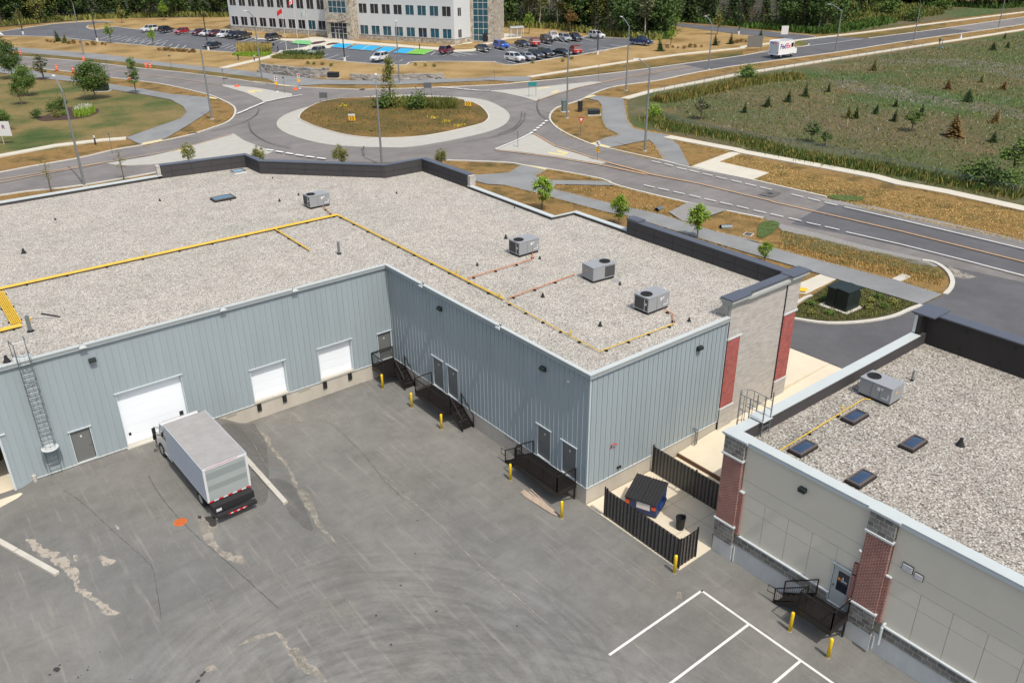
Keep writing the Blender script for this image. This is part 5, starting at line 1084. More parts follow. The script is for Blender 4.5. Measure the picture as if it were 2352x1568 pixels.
# slatted enclosure fences
m_slat = mat('slat_dark', C(84, 82, 80), .4, var=.3, vs=5)
def fence(lab, p, q, h, posts, z=.16, seed=1, gates=()):
    t = thing('slatted_fence', lab, 'fence', (p[0], p[1], z)); d = Vector(q)-Vector(p); L = d.length; t.rotation_euler = (0, 0, math.atan2(d.y, d.x)); rg = random.Random(seed)
    b = MB(); x = .05
    while x < L-.04:
        w_ = .064+.006*rg.random(); j = rg.uniform(-.006, .006); j2 = rg.uniform(-.012, .012); dd = (.012 if round(x/.067) % 2 else .026)*(-1 if round(x/.067) % 4 < 2 else 1); b.add([(x+j, dd-.006, .04), (x+w_+j, dd-.006, .04), (x+w_+j, dd+.006, .04), (x+j, dd+.006, .04), (x+j2, dd-.006, h-.03+j2), (x+w_+j2, dd-.006, h-.03-j), (x+w_+j2, dd+.006, h-.03-j), (x+j2, dd+.006, h-.03+j2)], [(0, 3, 2, 1), (4, 5, 6, 7), (0, 1, 5, 4), (1, 2, 6, 5), (2, 3, 7, 6), (3, 0, 4, 7)]); x += .067
    b.build('slats', m_slat, t)
    b = MB(); b.box(.03, -.004, .05, L-.03, .004, h-.05); b.build('backing_mesh', m_black, t)
    b = MB(); b.tube([(0, 0, h), (L, 0, h)], .022, 8); b.tube([(0, 0, .06), (L, 0, .06)], .02, 8); b.build('rail', m_black, t)
    for x in posts: MB().lathe((x*L, 0, -.1), [(.05, 0), (.05, h+.2), (.035, h+.24), (0, h+.25)], 12).build('post', m_black, t)
    return t
fence('dark slatted gate fence along the yard side of the waste enclosure', (.14, -22.8), (.06, -28.5), 1.85, (0, .03, .42, 1), seed=3)
fence('short dark slatted fence panel closing the enclosure end by the yellow bollard', (.12, -28.46), (1.5, -28.44), 1.85, (0.97,), seed=5)
fence('dark slatted fence at the back of the waste enclosure, against the brick pier', (5.45, -21.5), (5.45, -28.4), 1.85, (0.01, .5), seed=8)
b = MB(); b.box(.05, -22.6, .17, .12, -21.7, .2); tag(b.build('ground_track', m_steel), 'flat steel track on the pad beside the enclosure gate post', 'track')
# dumpster
t = thing('dumpster', 'blue dumpster with a ribbed black sloping lid inside the enclosure', 'dumpster', (2.5, -23.8, .17), 0.38)
m_dblue = mat('dumpster_blue', C(30, 60, 120, .8), .5, var=.15, vs=3)
# local x along the lid ribs direction (front -x), y = width
b = MB(); b.add([(-.75, -.95, .1), (.7, -.95, .1), (.85, -.95, 1.45), (-.85, -.95, 1.0), (-.75, .95, .1), (.7, .95, .1), (.85, .95, 1.45), (-.85, .95, 1.0)], [(0, 1, 2, 3), (7, 6, 5, 4), (0, 3, 7, 4), (1, 5, 6, 2), (0, 4, 5, 1), (3, 2, 6, 7)]); b.build('container', m_dblue, t, bevel=.015)
for s, y0, y1 in ((0, -.98, -.01), (1, .01, .98)):
    b = MB(); n = 5
    for i in range(n):
        a, c = y0+(y1-y0)*i/n, y0+(y1-y0)*(i+1)/n
        b.add([(-.93, a, 1.0), (-.93, c, 1.0), (.9, c, 1.49), (.9, a, 1.49), (-.93, a, 1.03), (-.93, c, 1.03), (.9, c, 1.52), (.9, a, 1.52)], [(0, 3, 2, 1), (4, 5, 6, 7), (0, 1, 5, 4), (1, 2, 6, 5), (2, 3, 7, 6), (3, 0, 4, 7)])
        b.add([(-.93, c-.05, 1.032), (-.93, c-.015, 1.032), (.9, c-.015, 1.522), (.9, c-.05, 1.522), (-.93, c-.045, 1.075), (-.93, c-.02, 1.075), (.9, c-.02, 1.565), (.9, c-.045, 1.565)], [(4, 5, 6, 7), (0, 1, 5, 4), (1, 2, 6, 5), (2, 3, 7, 6), (3, 0, 4, 7)])
    b.build('lid', m_blackm, t)
b = MB(); b.box(-.5, -1.08, .55, .5, -.951, .75); b.build('fork_pocket', m_dblue, t); b = MB(); b.box(-.5, .951, .55, .5, 1.08, .75); b.build('fork_pocket', m_dblue, t)
b = MB(); b.box(-.86, -.55, .5, -.82, .25, .92); b.build('notice', m_label, t); b = MB(); b.box(-.86, -.9, .62, -.81, -.66, .84); b.build('orange_sticker', m_orange, t); b = MB(); b.box(-.88, .7, .6, -.81, .9, .86); b.build('orange_sticker', m_orange, t)
b = MB()
for x in (-.6, .55):
    for y in (-.8, .8): b.tube([(x, y-.03, .07), (x, y+.03, .07)], .08, 10)
b.build('caster', m_rub, t)
# bin
t = thing('waste_bin', 'round black plastic waste bin standing on the pad', 'bin', (2.61, -26.35, .165))
b = MB(); b.lathe((0, 0, 0), [(.21, 0), (.27, .74), (.29, .74), (.29, .79), (.265, .79), (.2, .05), (0, .05)], 24); b.build('tub', m_blackm, t, smooth=False)
b = MB(); b.tube([(.26, .05, .78), (.36, .05, .80), (.38, .0, .74), (.36, -.05, .66), (.27, -.05, .64)], .02, 6); b.build('handle', m_blackm, t)
b = MB(); b.beam((3.4, -28.2, .2), (3.0, -28.42, .85), .3, .06); tag(b.build('timber_pallet', m_wood), 'brown board leaning against the brick pier by the pad', 'board')
# long precast kerbs on the yard
for lab, p, q in (('long pale concrete beam lying on the asphalt behind the box truck', (-14.1, -4.6), (-14.0, -11.05)), ('long pale concrete beam lying on the asphalt near the left edge', (-29.6, .4), (-25.75, -9.1))):
    t = thing('concrete_beam', lab, 'kerb beam', (p[0], p[1], 0)); n = 3
    for i in range(n):
        a = Vector(p).lerp(Vector(q), i/n); c = Vector(p).lerp(Vector(q), (i+1)/n-.006/1); za = H(a.x, min(a.y, 0)); zc = H(c.x, min(c.y, 0))
        b = MB(); b.beam((a.x-p[0], a.y-p[1], za+.06), (c.x-p[0], c.y-p[1], zc+.06), .30, .2); b.build('segment', m_conc, t, bevel=.02)
p = PT('D1', 1360, 350)
t = thing('manhole_cover', 'round orange-painted manhole cover in the yard beside the box truck', 'manhole', (p[0], p[1], p[2]))
MB().lathe((0, 0, 0), [(.36, -.02), (.36, .012), (.33, .02), (0, .02)], 28).build('cover', mat('orange_paint', C(206, 112, 56, .75), .7, var=.15, vs=6), t)
b = MB()
for a in range(-3, 4): b.box(-math.sqrt(.3**2-(a*.08)**2), a*.08-.01, .021, math.sqrt(.3**2-(a*.08)**2), a*.08+.01, .024)
b.build('cast_pattern', mat('dark_orange', C(190, 84, 24, .8), .8), t)

# ================================================================== box truck
ang = math.atan2(H(-16.3, -1)-H(-16.3, -10), 9)
t = thing('box_truck', 'white cab truck with a grey box body backed away from the big white door', 'truck', (-16.75, -5.9, H(-16.4, -5.9)+.05)); t.rotation_euler = (.042, 0, math.radians(2.0))
m_tb = mat('truck_box_side', C(196, 208, 224, S), .4, var=.03, vs=1); m_tr = mat('truck_box_roof', C(178, 176, 172, .66), .6, var=.12, vs=1.4, streak=.3); m_tw = mat('truck_white', C(236, 238, 238, S), .3, coat=.5)
m_al = mat('rear_door_panels', C(180, 188, 186, S), .4, var=.05, vs=1); m_al2 = mat('rear_door_band_grey', C(156, 166, 166, S), .4)  # second material: slightly darker grey for the two door bands
YR, YF = -3.75, 1.95   # rear and front of box (local y)
b = MB(); b.box(-1.28, YR, 1.05, 1.28, YF, 3.30); b.build('cargo_box', m_tb, t, bevel=.03)
b = MB(); b.box(-1.24, YR+.06, 3.301, 1.24, YF-.03, 3.325); b.build('box_roof', m_tr, t)
b = MB()
for i in range(1, 11): b.box(-1.22, YR+.6*i, 3.326, 1.22, YR+.6*i+.02, 3.330)
b.build('roof_seam', m_al, t)
b = MB()
for i in range(1, 11):
    for s in (-1, 1): b.box(s*1.281-.003, YR+.58*i, 1.12, s*1.281+.003, YR+.58*i+.015, 3.18)
b.build('side_rivet_line', mat('rivet_line', C(168, 178, 190, S), .5), t)
b = MB(); b.box(-1.295, YR, 1.04, -1.281, YF, 1.14); b.box(1.281, YR, 1.04, 1.295, YF, 1.14); b.build('lower_rail', m_hvac, t)
for x in (-1.29, 1.27): b = MB(); b.box(x, YR-.01, 3.24, x+.02, YF, 3.34); b.build('roof_rail', m_tw, t)
b = MB(); b.box(-1.28, YR-.03, 3.18, 1.28, YR+.0, 3.31); b.build('header', m_tw, t)
b = MB(); b.box(-1.1, YR-.036, 3.28, .75, YR-.031, 3.31); b.build('header_lamp_strip', m_red, t)
rd = MB(); rd.box(-1.14, YR-.012, 1.12, 1.14, YR-.001, 3.16); rd = rd.build('rear_door', m_al, t)
b = MB()
for i, (z0, z1) in enumerate(((1.75, 2.1), (2.5, 2.95))): b.box(-1.14, YR-.016, z0, 1.14, YR-.0125, z1)
b.build('door_band', m_al2, rd)
for x in (-1.28, 1.15): b = MB(); b.box(x, YR-.03, 1.05, x+.13, YR-.0, 3.18); b.build('door_post', m_tw, t)
for i in range(9):
    b = MB(); b.box(-1.2+i*.27, YR-.045, 1.02, -1.2+i*.27+.27, YR-.031, 1.10); b.build('reflective_tape', m_red if i % 2 == 0 else m_label, t)
b = MB(); b.box(-.55, YR-.93, .46, .55, YR-.91, .54); b.build('bumper_tape', m_red, t)
for x in (-.42, -.05, .3): b = MB(); b.box(x, YR-.936, .46, x+.14, YR-.931, .54); b.build('tape_mark', m_label, t)
b = MB(); b.box(-1.15, YR-.9, .38, 1.15, YR-.62, .58); b.box(-1.2, YR-.5, .55, 1.2, YR-.05, .98); b.box(-1.1, YR-.05, .5, -.9, YR+.8, 1.0); b.box(.9, YR-.05, .5, 1.1, YR+.8, 1.0); b.build('tail_lift', m_blackm, t)
b = MB(); b.box(-1.05, YR-.512, .62, -.75, YR-.501, .8); b.build('number_plate', m_label, t)
b = MB(); b.box(-.5, YR, .6, -.3, YF+2.2, .95); b.box(.3, YR, .6, .5, YF+2.2, .95); b.box(-1.2, YR, .96, 1.2, YF, 1.049); b.build('chassis', m_blackm, t)
# cab
prof = [(YF+.12, .55), (YF+.12, 2.55), (YF+.45, 2.78), (YF+1.15, 2.72), (YF+1.6, 1.8), (YF+2.5, 1.6), (YF+2.68, 1.35), (YF+2.68, .6)]
b = MB(lambda x, y, z: (y, x, z)); b.extr(prof, -1.12, 1.12); b.build('cab', m_tw, t, bevel=.06)
b = MB(); b.add([(-.98, YF+1.175, 2.58), (.98, YF+1.175, 2.58), (1.0, YF+1.545, 1.78), (-1.0, YF+1.545, 1.78)], [(0, 1, 2, 3)]); b.v = [(x, y+.03, z) for x, y, z in b.v]; b.build('windscreen', m_glass, t)
for s in (-1, 1):
    b = MB(); X = s*1.135; b.add([(X, YF+.35, 1.7), (X, YF+1.35, 1.7), (X, YF+1.08, 2.4), (X, YF+.4, 2.45)], [(0, 1, 2, 3) if s > 0 else (3, 2, 1, 0)]); b.build('side_window', m_glass, t)
    b = MB(); b.tube([(s*1.15, YF+1.5, 1.7), (s*1.42, YF+1.6, 1.8), (s*1.42, YF+1.6, 2.35), (s*1.15, YF+1.45, 2.3)], .022, 6); b.box(min(s*1.34, s*1.54), YF+1.55, 1.85, max(s*1.34, s*1.54), YF+1.63, 2.3); b.build('wing_mirror', m_blackm, t)
    b = MB(); b.box(s*1.0-.12, YF+2.68, .95, s*1.0+.12, YF+2.71, 1.2); b.build('headlight', m_head, t)
    b = MB(); b.box(s*1.3-.14, YF+2.0, 1.2, s*1.3+.05, YF+2.1, 1.5); b.build('fender_mirror', m_blackm, t)
b = MB(); b.box(-1.15, YF+2.68, .45, 1.15, YF+2.84, .75); b.build('front_bumper', m_blackm, t)
def wheel(b, x, y, r, w_): b.tube([(x-w_/2, y, r), (x+w_/2, y, r)], r, 18)
for (y, xs_, r) in ((YF+1.75, (-1.02, 1.02), .48), (YR+1.35, (-.95, .95), .48)):
    for x in xs_:
        b = MB(); wheel(b, x, y, r, .3 if y > 0 else .55); wo_ = b.build('wheel', m_rub, t); b = MB(); sg = 1 if x > 0 else -1; o_ = (.15 if y > 0 else .275); b.tube([(x+sg*(o_-.02), y, r), (x+sg*(o_+.012), y, r)], r*.55, 14); b.build('rim', m_rim, wo_)
# ================================================================== far office building
def zat(x, y, r, u, v, z0=ZG, z1=20):
    """height above (x, y) seen at a surveyed view point"""
    d = ray(r, u, v); best = (1e9, z0)
    for i in range(400):
        z = z0+(z1-z0)*i/400; w_ = Vector((x-CAM[0], y-CAM[1], z-CAM[2])); e = (w_.normalized()-d.normalized()).length
        if e < best[0]: best = (e, z)
    return best[1]
def wallxf(p, q):
    p, q = Vector(p), Vector(q); d = (q-p).normalized(); n = Vector((d.y, -d.x))
    if (Vector(CAM[:2])-p).dot(n) < 0: n = -n
    return (lambda u, dd, z: (p.x+d.x*u+n.x*dd, p.y+d.y*u+n.y*dd, z)), (q-p).length
OB = thing('office_building', 'large white office building with stone entrance tower and rows of dark windows', 'building', (0, 0, 0))
m_ow = mat('white_cladding', C(226, 230, 232, S), .6, var=.03, vs=.3, obj=False); m_of = mat('window_frame_white', C(232, 232, 230, S), .5)
t_ = NT('office_stone', .9); vo = t_.n.new('ShaderNodeTexVoronoi'); vo.inputs['Scale'].default_value = 2.2; t_.lk(t_.pos, vo.inputs['Vector']); sp_ = t_.n.new('ShaderNodeSeparateColor'); t_.lk(vo.outputs['Color'], sp_.inputs[0])
m_ost = t_.col(t_.ramp(sp_.outputs[0], [(0, C(176, 164, 146, S)), (.3, C(206, 198, 182, S)), (.6, C(188, 180, 168, S)), (.85, C(214, 206, 192, S)), (.93, C(150, 134, 118, S))], 'CONSTANT'))
def facade(p, q, wins, m, z0=ZG-.2, z1=17.0, name='wall'):
    xf, L = wallxf(p, q); us = sorted({0, L, *[w_[0] for w_ in wins], *[w_[1] for w_ in wins]}); zs = sorted({z0, z1, *[w_[2] for w_ in wins], *[w_[3] for w_ in wins]})
    b = MB(xf)
    for i in range(len(us)-1):
        for j in range(len(zs)-1):
            if not any(w_[0] < (us[i]+us[i+1])/2 < w_[1] and w_[2] < (zs[j]+zs[j+1])/2 < w_[3] for w_ in wins):
                b.quad((us[i], 0, zs[j]), (us[i+1], 0, zs[j]), (us[i+1], 0, zs[j+1]), (us[i], 0, zs[j+1]))
    wl = b.build(name, m, OB, fix=True)
    for (u0, u1, a, c, k, mg) in wins:
        b = MB(xf); b.box(u0, -.10, a, u0+.05, .02, c); b.box(u1-.05, -.10, a, u1, .02, c); b.box(u0+.05, -.10, a, u1-.05, .02, a+.09); b.box(u0+.05, -.10, c-.09, u1-.05, .02, c)
        for i in range(1, k): x = u0+(u1-u0)*i/k; b.box(x-.035, -.09, a+.09, x+.035, .01, c-.09)
        if c-a > 4:
            z = a+1.6
            while z < c-1: b.box(u0+.05, -.085, z-.05, u1-.05, .005, z+.05); z += 1.7
        f = b.build('window', m_of, OB); b = MB(xf); b.quad((u0, -.07, a), (u1, -.07, a), (u1, -.07, c), (u0, -.07, c)); b.build('glass', mg, f)
    return xf, L
def row(n, s, w_, start, z0, z1, teal=()): return [(start+i*s, start+i*s+w_, z0, z1, 2, m_bglass if i in teal else m_gglass) for i in range(n)]
pA, pB = (79.2, 228.7), (94.9, 192.0); pC, pD = (98.0, 179.7), (111.7, 151.2); pE = (118.3, 152.8); pF = (122.4, 147.3); pG = (131.9, 154.9)
L1_ = (Vector(pB)-Vector(pA)).length
facade(pA, pB, row(10, 3.9, 2.75, .8, 2.8, 5.5, (8,))+row(10, 3.9, 2.75, .8, 8.5, 11.3)+row(10, 3.9, 2.55, .9, 13.9, 16), m_ow)
facade(pC, pD, row(8, 3.92, 2.8, .5, 2.6, 5.2, (0, 1, 2, 3, 4, 6, 7))+row(8, 3.92, 2.8, .5, 8.3, 11.0, (4, 5, 6))+row(8, 3.92, 2.6, .55, 13.9, 16), m_ow)
facade(pD, pE, [(1.6, 3.1, 2.7, 5.0, 2, m_gglass), (1.6, 3.1, 8.3, 10.6, 2, m_gglass)], m_ow)
facade(pE, pF, [(.9, 5.2, 1.5, 14.0, 3, m_bglass)], m_ost); facade(pF, pG, [], m_ost)
pH, pI = (91.2, 186.3), (94.9, 178.2)
facade(pH, pI, [(1.4, 7.2, 1.4, 5.9, 4, m_gglass), (1.2, 7.4, 8.4, 16.0, 4, m_bglass)], m_ost)
facade(pB, pH, [], m_ost); facade(pI, pC, [], m_ost)
xf, L = wallxf(pH, pI); b = MB(xf); b.box(3.1, -.19, 1.4, 3.2, .05, 4.0); b.box(5.3, -.19, 1.4, 5.4, .05, 4.0); b.box(3.2, -.19, 3.9, 5.3, .05, 4.0); b.box(4.2, -.19, 1.4, 4.3, .05, 3.9); b.build('entrance_door', m_of, OB)
b = MB(xf); b.box(.6, .0, 6.0, 8.0, .9, 6.25); b.build('entrance_canopy', m_ost, OB)
xf, L = wallxf(pE, pF); b = MB(xf); b.box(3.6, -.18, 1.4, 4.9, .03, 3.6); b.build('side_door', m_blackm, OB)
for (p, q) in ((pA, pB), (pC, pD), (pD, pE)):
    xf, L = wallxf(p, q); b = MB(xf); b.box(-.05, .001, ZG, L+.05, .12, 2.45); b.build('stone_plinth', m_ost, OB)
    b = MB(xf); b.box(-.06, .001, 2.451, L+.06, .16, 2.52); b.build('plinth_cap', m_sgn, OB)
b = MB(); b.prism([pA, pB, pH, pI, pC, pD, pE, pF, pG, (140, 175), (118, 240), (92, 245)], 17.0, 17.3); b.prism([(79.6, 229.5), (93, 245), (118, 240), (140, 175), (131.6, 155.2), (131.2, 155.6), (139.5, 175), (117.6, 239.5), (93, 244.5)], .8, 17.0); b.build('roof', m_ow, OB)
# planting strip before the office
sheet('planting_bed', PP('A2', (75, 268), (200, 272), (560, 300), (770, 322), (760, 338), (500, 335), (250, 330), (60, 300)), m_dryfar, z=ZG, dz=.125)
slab('planting_bed', PP('J2', (100, 640), (800, 690), (1300, 745), (1500, 710), (1650, 690), (1960, 720), (1620, 790), (1340, 800), (1250, 765), (800, 740), (100, 670)), m_dryfar, .13)
slab('planting_bed', PP('J3', (380, 300), (440, 285), (620, 275), (700, 300), (560, 320), (520, 345), (450, 350)), m_dryfar, .12)
slab('planting_bed', PP('J1', (1340, 700), (1400, 675), (1560, 655), (1590, 670), (1480, 700), (1380, 715)), m_soil, .14)
slab('planting_bed', PP('J1', (1580, 730), (1620, 700), (1700, 685), (1810, 690), (1740, 710)), m_soil, .14)

# ================================================================== vehicles
def paint(n, c): return mat('paint_'+n, c, .32, coat=.8, spec=.5)
m_pw = paint('white', C(236, 238, 240, .8)); m_pb = paint('black', C(30, 32, 36)); m_pg = paint('charcoal', C(52, 56, 62)); m_ps = paint('silver', C(170, 174, 178, .8))
m_pr = paint('red', C(160, 22, 34)); m_pm = paint('maroon', C(96, 22, 34)); m_pbl = paint('blue', C(20, 84, 190)); m_pdb = paint('navy', C(26, 48, 96)); m_pg2 = paint('grey_green', C(120, 124, 110))
def car(kind, name, label, cat):
    t = thing(name, label, cat, (0, 0, 0)); mp = lambda x, y, z: (x, y, z)
    L, W, Hh, wb, r = {'sedan': (4.7, 1.8, 1.42, 2.75, .33), 'suv': (4.7, 1.88, 1.70, 2.75, .36), 'jeep': (4.2, 1.85, 1.82, 2.45, .40), 'pickup': (5.7, 1.98, 1.86, 3.6, .40), 'hatch': (4.2, 1.78, 1.5, 2.6, .33)}[kind]
    h = L/2; belt = Hh*.60
    prof = {'sedan': [(-h, .35), (-h-.0, .72), (-h+.1, .92), (-h+.8, .95), (h-1.35, .92), (h-.25, .72), (h, .58), (h, .32)],
            'suv': [(-h, .38), (-h, .95), (-h+.08, 1.05), (h-1.25, 1.05), (h-.2, .90), (h, .72), (h, .36)],
            'hatch': [(-h, .35), (-h, .85), (-h+.08, .95), (h-1.15, .93), (h-.2, .76), (h, .6), (h, .33)],
            'jeep': [(-h, .5), (-h, 1.12), (h-1.3, 1.12), (h-.1, 1.06), (h, .98), (h, .5)],
            'pickup': [(-h, .5), (-h, 1.12), (h-1.4, 1.14), (h-.15, 1.02), (h, .85), (h, .45)]}[kind]
    b = MB(); b.extr(prof, -W/2, W/2); b.build('body', m_pw, t, bevel=.07)
    if kind == 'sedan': g = (-h+.55, -h+1.25, h-2.05, h-1.25)
    elif kind == 'pickup': g = (-.75, -.55, .75, h-1.55)
    elif kind == 'jeep': g = (-h+.03, -h+.1, h-1.75, h-1.45)
    elif kind == 'hatch': g = (-h+.08, -h+.5, h-1.95, h-1.1)
    else: g = (-h+.08, -h+.4, h-2.05, h-1.25)
    zb, zt = prof[2][1]-.01, Hh-.05; wi = W/2-.06; wt = W/2-.2
    vs = [(g[0], -wi, zb), (g[3], -wi, zb), (g[3], wi, zb), (g[0], wi, zb), (g[1], -wt, zt), (g[2], -wt, zt), (g[2], wt, zt), (g[1], wt, zt)]
    b = MB(); b.add(vs, [(0, 3, 2, 1), (4, 5, 6, 7), (0, 1, 5, 4), (1, 2, 6, 5), (2, 3, 7, 6), (3, 0, 4, 7)]); b.build('glasshouse', m_glass, t)
    b = MB(); b.box(g[1]-.03, -wt-.02, zt+.001, g[2]+.03, wt+.02, zt+.05)
    for s in (-1, 1):
        for (x0, x1) in ((g[0], g[1]), (g[3], g[2]), ((g[0]+g[3])/2, (g[1]+g[2])/2)): b.beam((x0, s*(wi+.004), zb+.01), (x1, s*(wt+.004), zt), .08, .03)
    b.build('roof', m_pw, t)
    if kind == 'pickup': b = MB(); b.box(-h+.12, -W/2+.12, 1.121, -.85, W/2-.12, 1.135); b.build('bed', m_blackm, t)
    if kind == 'jeep': b = MB(); b.tube([(-h-.02, 0, 1.0), (-h-.2, 0, 1.0)], .36, 14); b.build('spare_wheel', m_rub, t)
    for x in (-wb/2, wb/2):
        for s in (-1, 1):
            b = MB(); b.tube([(x, s*(W/2-.2), r), (x, s*(W/2+.02), r)], r, 16); w_ = b.build('wheel', m_rub, t); b = MB(); b.tube([(x, s*(W/2), r), (x, s*(W/2+.03), r)], r*.6, 12); b.build('rim', m_rim, w_)
    for s in (-1, 1):
        b = MB(); y = s*(W/2-.28); z = prof[-2][1]+.06; b.box(h-.12, y-.2, z-.05, h+.012, y+.2, z+.1); b.build('headlight', m_head, t)
        b = MB(); z = prof[1][1]-.05; b.box(-h-.012, y-.16, z-.1, -h+.1, y+.18, z+.08); b.build('tail_light', m_red, t)
        b = MB(); b.cbox((g[3]-.35, s*(W/2+.08), zb+.08), .14, .2, .13); b.build('wing_mirror', m_pw, t)
    b = MB(); b.box(h-.02, -W/2+.5, .42, h+.014, W/2-.5, .62); b.build('grille', m_blackm, t)
    b = MB(); b.box(-h-.016, -.26, .55, -h+.01, .26, .67); b.build('number_plate', m_label, t)
    return t
PAINTED = ('body', 'roof', 'wing_mirror')
protos = {}
def put(kind, r, a, c, m, label, name=None, cat=None):
    """a: rear, c: front of the car on the ground, in survey view r"""
    p, q = P(r, *a), P(r, *c); mid = (p+q)/2; ang = math.atan2(q.y-p.y, q.x-p.x)
    nm, ct = {'sedan': ('parked_car', 'car'), 'suv': ('parked_suv', 'suv'), 'hatch': ('parked_car', 'car'), 'jeep': ('parked_jeep', 'jeep'), 'pickup': ('pickup_truck', 'pickup truck')}[kind]
    o = protos.get(kind)
    if o is None: o = protos[kind] = car(kind, nm, label, ct)
    else: o = dup(o, label=label)
    o.location = (mid.x, mid.y, ZG+.03+.004*LV[0]); o.rotation_euler = (0, 0, ang); o.scale = (1.1,)*3; o['group'] = 'vehicles parked at the office'
    for ch in o.children:
        if ch.name.split('.')[0] in PAINTED:
            ch.material_slots[0].link = 'OBJECT'; ch.material_slots[0].material = m
    return o
put('suv', 'J5', (410, 222), (190, 245), m_pw, 'white suv parked farthest left of the car park row')
put('suv', 'J5', (450, 262), (680, 225), m_pb, 'black suv parked between a white suv and a red car')
put('hatch', 'J5', (930, 250), (700, 285), m_pr, 'bright red hatchback, third from the left in the row')
put('hatch', 'J5', (1180, 270), (985, 300), m_pm, 'dark red car, fourth from the left in the row')
put('sedan', 'J5', (1310, 283), (1130, 310), m_pw, 'white car partly behind a black lamp pole')
put('sedan', 'J5', (1430, 280), (1260, 312), m_pm, 'maroon car squeezed between two white vehicles')
put('suv', 'J5', (1580, 308), (1420, 335), m_pw, 'white suv with dark windscreen beside the black vehicles')
put('suv', 'J5', (1710, 315), (1560, 345), m_pb, 'black suv half hidden behind the black pickup')
put('pickup', 'J5', (1940, 310), (1630, 378), m_pb, 'black pickup truck at the right end of the row')
put('suv', 'J1', (650, 665), (870, 625), m_pb, 'black suv alone in front of the office planting')
put('sedan', 'J5', (1430, 470), (1160, 517), m_pb, 'black low car in the near row behind a tall lamp pole')
put('suv', 'J1', (1580, 855), (1320, 910), m_pg2, 'grey-green suv behind the flower bed at the flag court')
put('sedan', 'J1', (720, 768), (540, 800), m_pb, 'dark car hidden behind the tall ornamental grass')
put('suv', 'J2', (290, 950), (60, 1008), m_pw, 'white suv alone at the near kerb in front of the blue bays')
put('suv', 'J2', (1150, 885), (1330, 832), m_pm, 'dark red suv parked with its tail toward the roundabout')
put('sedan', 'J2', (1700, 800), (1930, 850), m_pg, 'charcoal sedan beside the blue off-roader')
put('jeep', 'J2', (1990, 765), (2210, 812), m_pbl, 'bright blue boxy off-roader near the stone tower')
put('sedan', 'J3', (520, 370), (720, 415), m_pb, 'black sedan right of the blue off-roader')
put('suv', 'J3', (820, 400), (740, 352), m_pr, 'red suv showing its tail beside the black sedan')
put('jeep', 'J3', (850, 320), (1035, 368), m_pb, 'black boxy suv in the middle of the right row')
put('pickup', 'J3', (960, 270), (1090, 322), m_pw, 'white pickup with dark cargo near the bus shelter')
put('suv', 'J3', (1090, 290), (1275, 347), m_ps, 'silver suv right of the white pickup')
put('suv', 'J3', (1230, 290), (1410, 335), m_pg, 'charcoal suv at the right end of the upper row')
put('suv', 'J3', (1510, 265), (1690, 290), m_pw, 'white suv alone below the woodland edge')
put('pickup', 'J3', (2050, 350), (2310, 378), m_pdb, 'navy blue pickup truck at the far right of the car park')
put('suv', 'J3', (400, 568), (640, 602), m_pw, 'white suv first in the near right row')
put('sedan', 'J3', (590, 545), (765, 582), m_ps, 'silver car tucked behind the first white suv')
put('suv', 'J3', (700, 520), (905, 572), m_pg, 'charcoal suv third in the near right row')
put('suv', 'J3', (840, 503), (1020, 548), m_pb, 'black suv fourth in the near right row')
put('sedan', 'J3', (1045, 498), (1240, 528), m_pb, 'black car in the near right row left of a red one')
put('suv', 'J3', (1365, 503), (1262, 460), m_pr, 'red suv at the right end of the near row')
put('sedan', 'A1', (-60, 325), (10, 338), m_pw, 'white car cut off by the left edge of the photo')
# delivery van on the road
p, q = P('J4', 795, 1092), P('J4', 1115, 1042); d = (q-p).normalized(); nl = Vector((-d.y, d.x, 0)); mid = (p+q)/2+nl*1.1
t = thing('delivery_van', 'white step van with blue and red lettering driving on the far road', 'van', (mid.x, mid.y, ZG+.02+.004*LV[0]), math.atan2(d.y, d.x)); K = (q-p).length/3.6
m_vw = paint('van_white', C(240, 243, 245, .85)); K = max(.9, min(1.25, K))
V = lambda x, y, z: (x*K, y*K, z*K)
b = MB(V); b.extr([(-2.7, .55), (-2.7, 3.05), (2.0, 3.05), (2.15, 2.9), (2.15, .55)], -1.08, 1.08); b.build('body', m_vw, t, bevel=.08)
b = MB(V); b.extr([(2.151, .5), (2.151, 1.75), (2.5, 1.65), (3.25, 1.45), (3.35, 1.3), (3.35, .5)], -1.02, 1.02); b.build('bonnet', m_vw, t, bevel=.08)
b = MB(V); b.box(2.15, -.98, 1.8, 2.19, .98, 2.75); b.build('windscreen', m_glass, t)
for s in (-1, 1): b = MB(V); b.box(1.3, s*1.082-.006, 1.7, 2.05, s*1.082+.006, 2.5); b.build('side_window', m_glass, t)
b = MB(V); b.box(-2.72, -.95, .6, -2.702, .95, 2.45); b.build('rear_door', mat('van_grey', C(208, 214, 220, .8), .5), t)
for x in (-1.7, 1.95):
    for s in (-1, 1):
        b = MB(V); b.tube([(x, s*.82, .4), (x, s*1.07, .4)], .40, 16); w_ = b.build('wheel', m_rub, t); b = MB(V); b.tube([(x, s*1.0, .4), (x, s*1.085, .4)], .24, 12); b.build('rim', m_rim, w_)
for s in (-1, 1):
    b = MB(V); b.box(3.35, s*.8-.15, .95, 3.37, s*.8+.15, 1.15); b.build('headlight', m_head, t); b = MB(V); b.box(-2.722, s*.95-.08, .8, -2.705, s*.95+.08, 1.1); b.build('tail_light', m_red, t)
m_vblue = mat('lettering_blue', C(54, 32, 130), .5); m_vred = mat('lettering_red', C(222, 34, 58), .5)
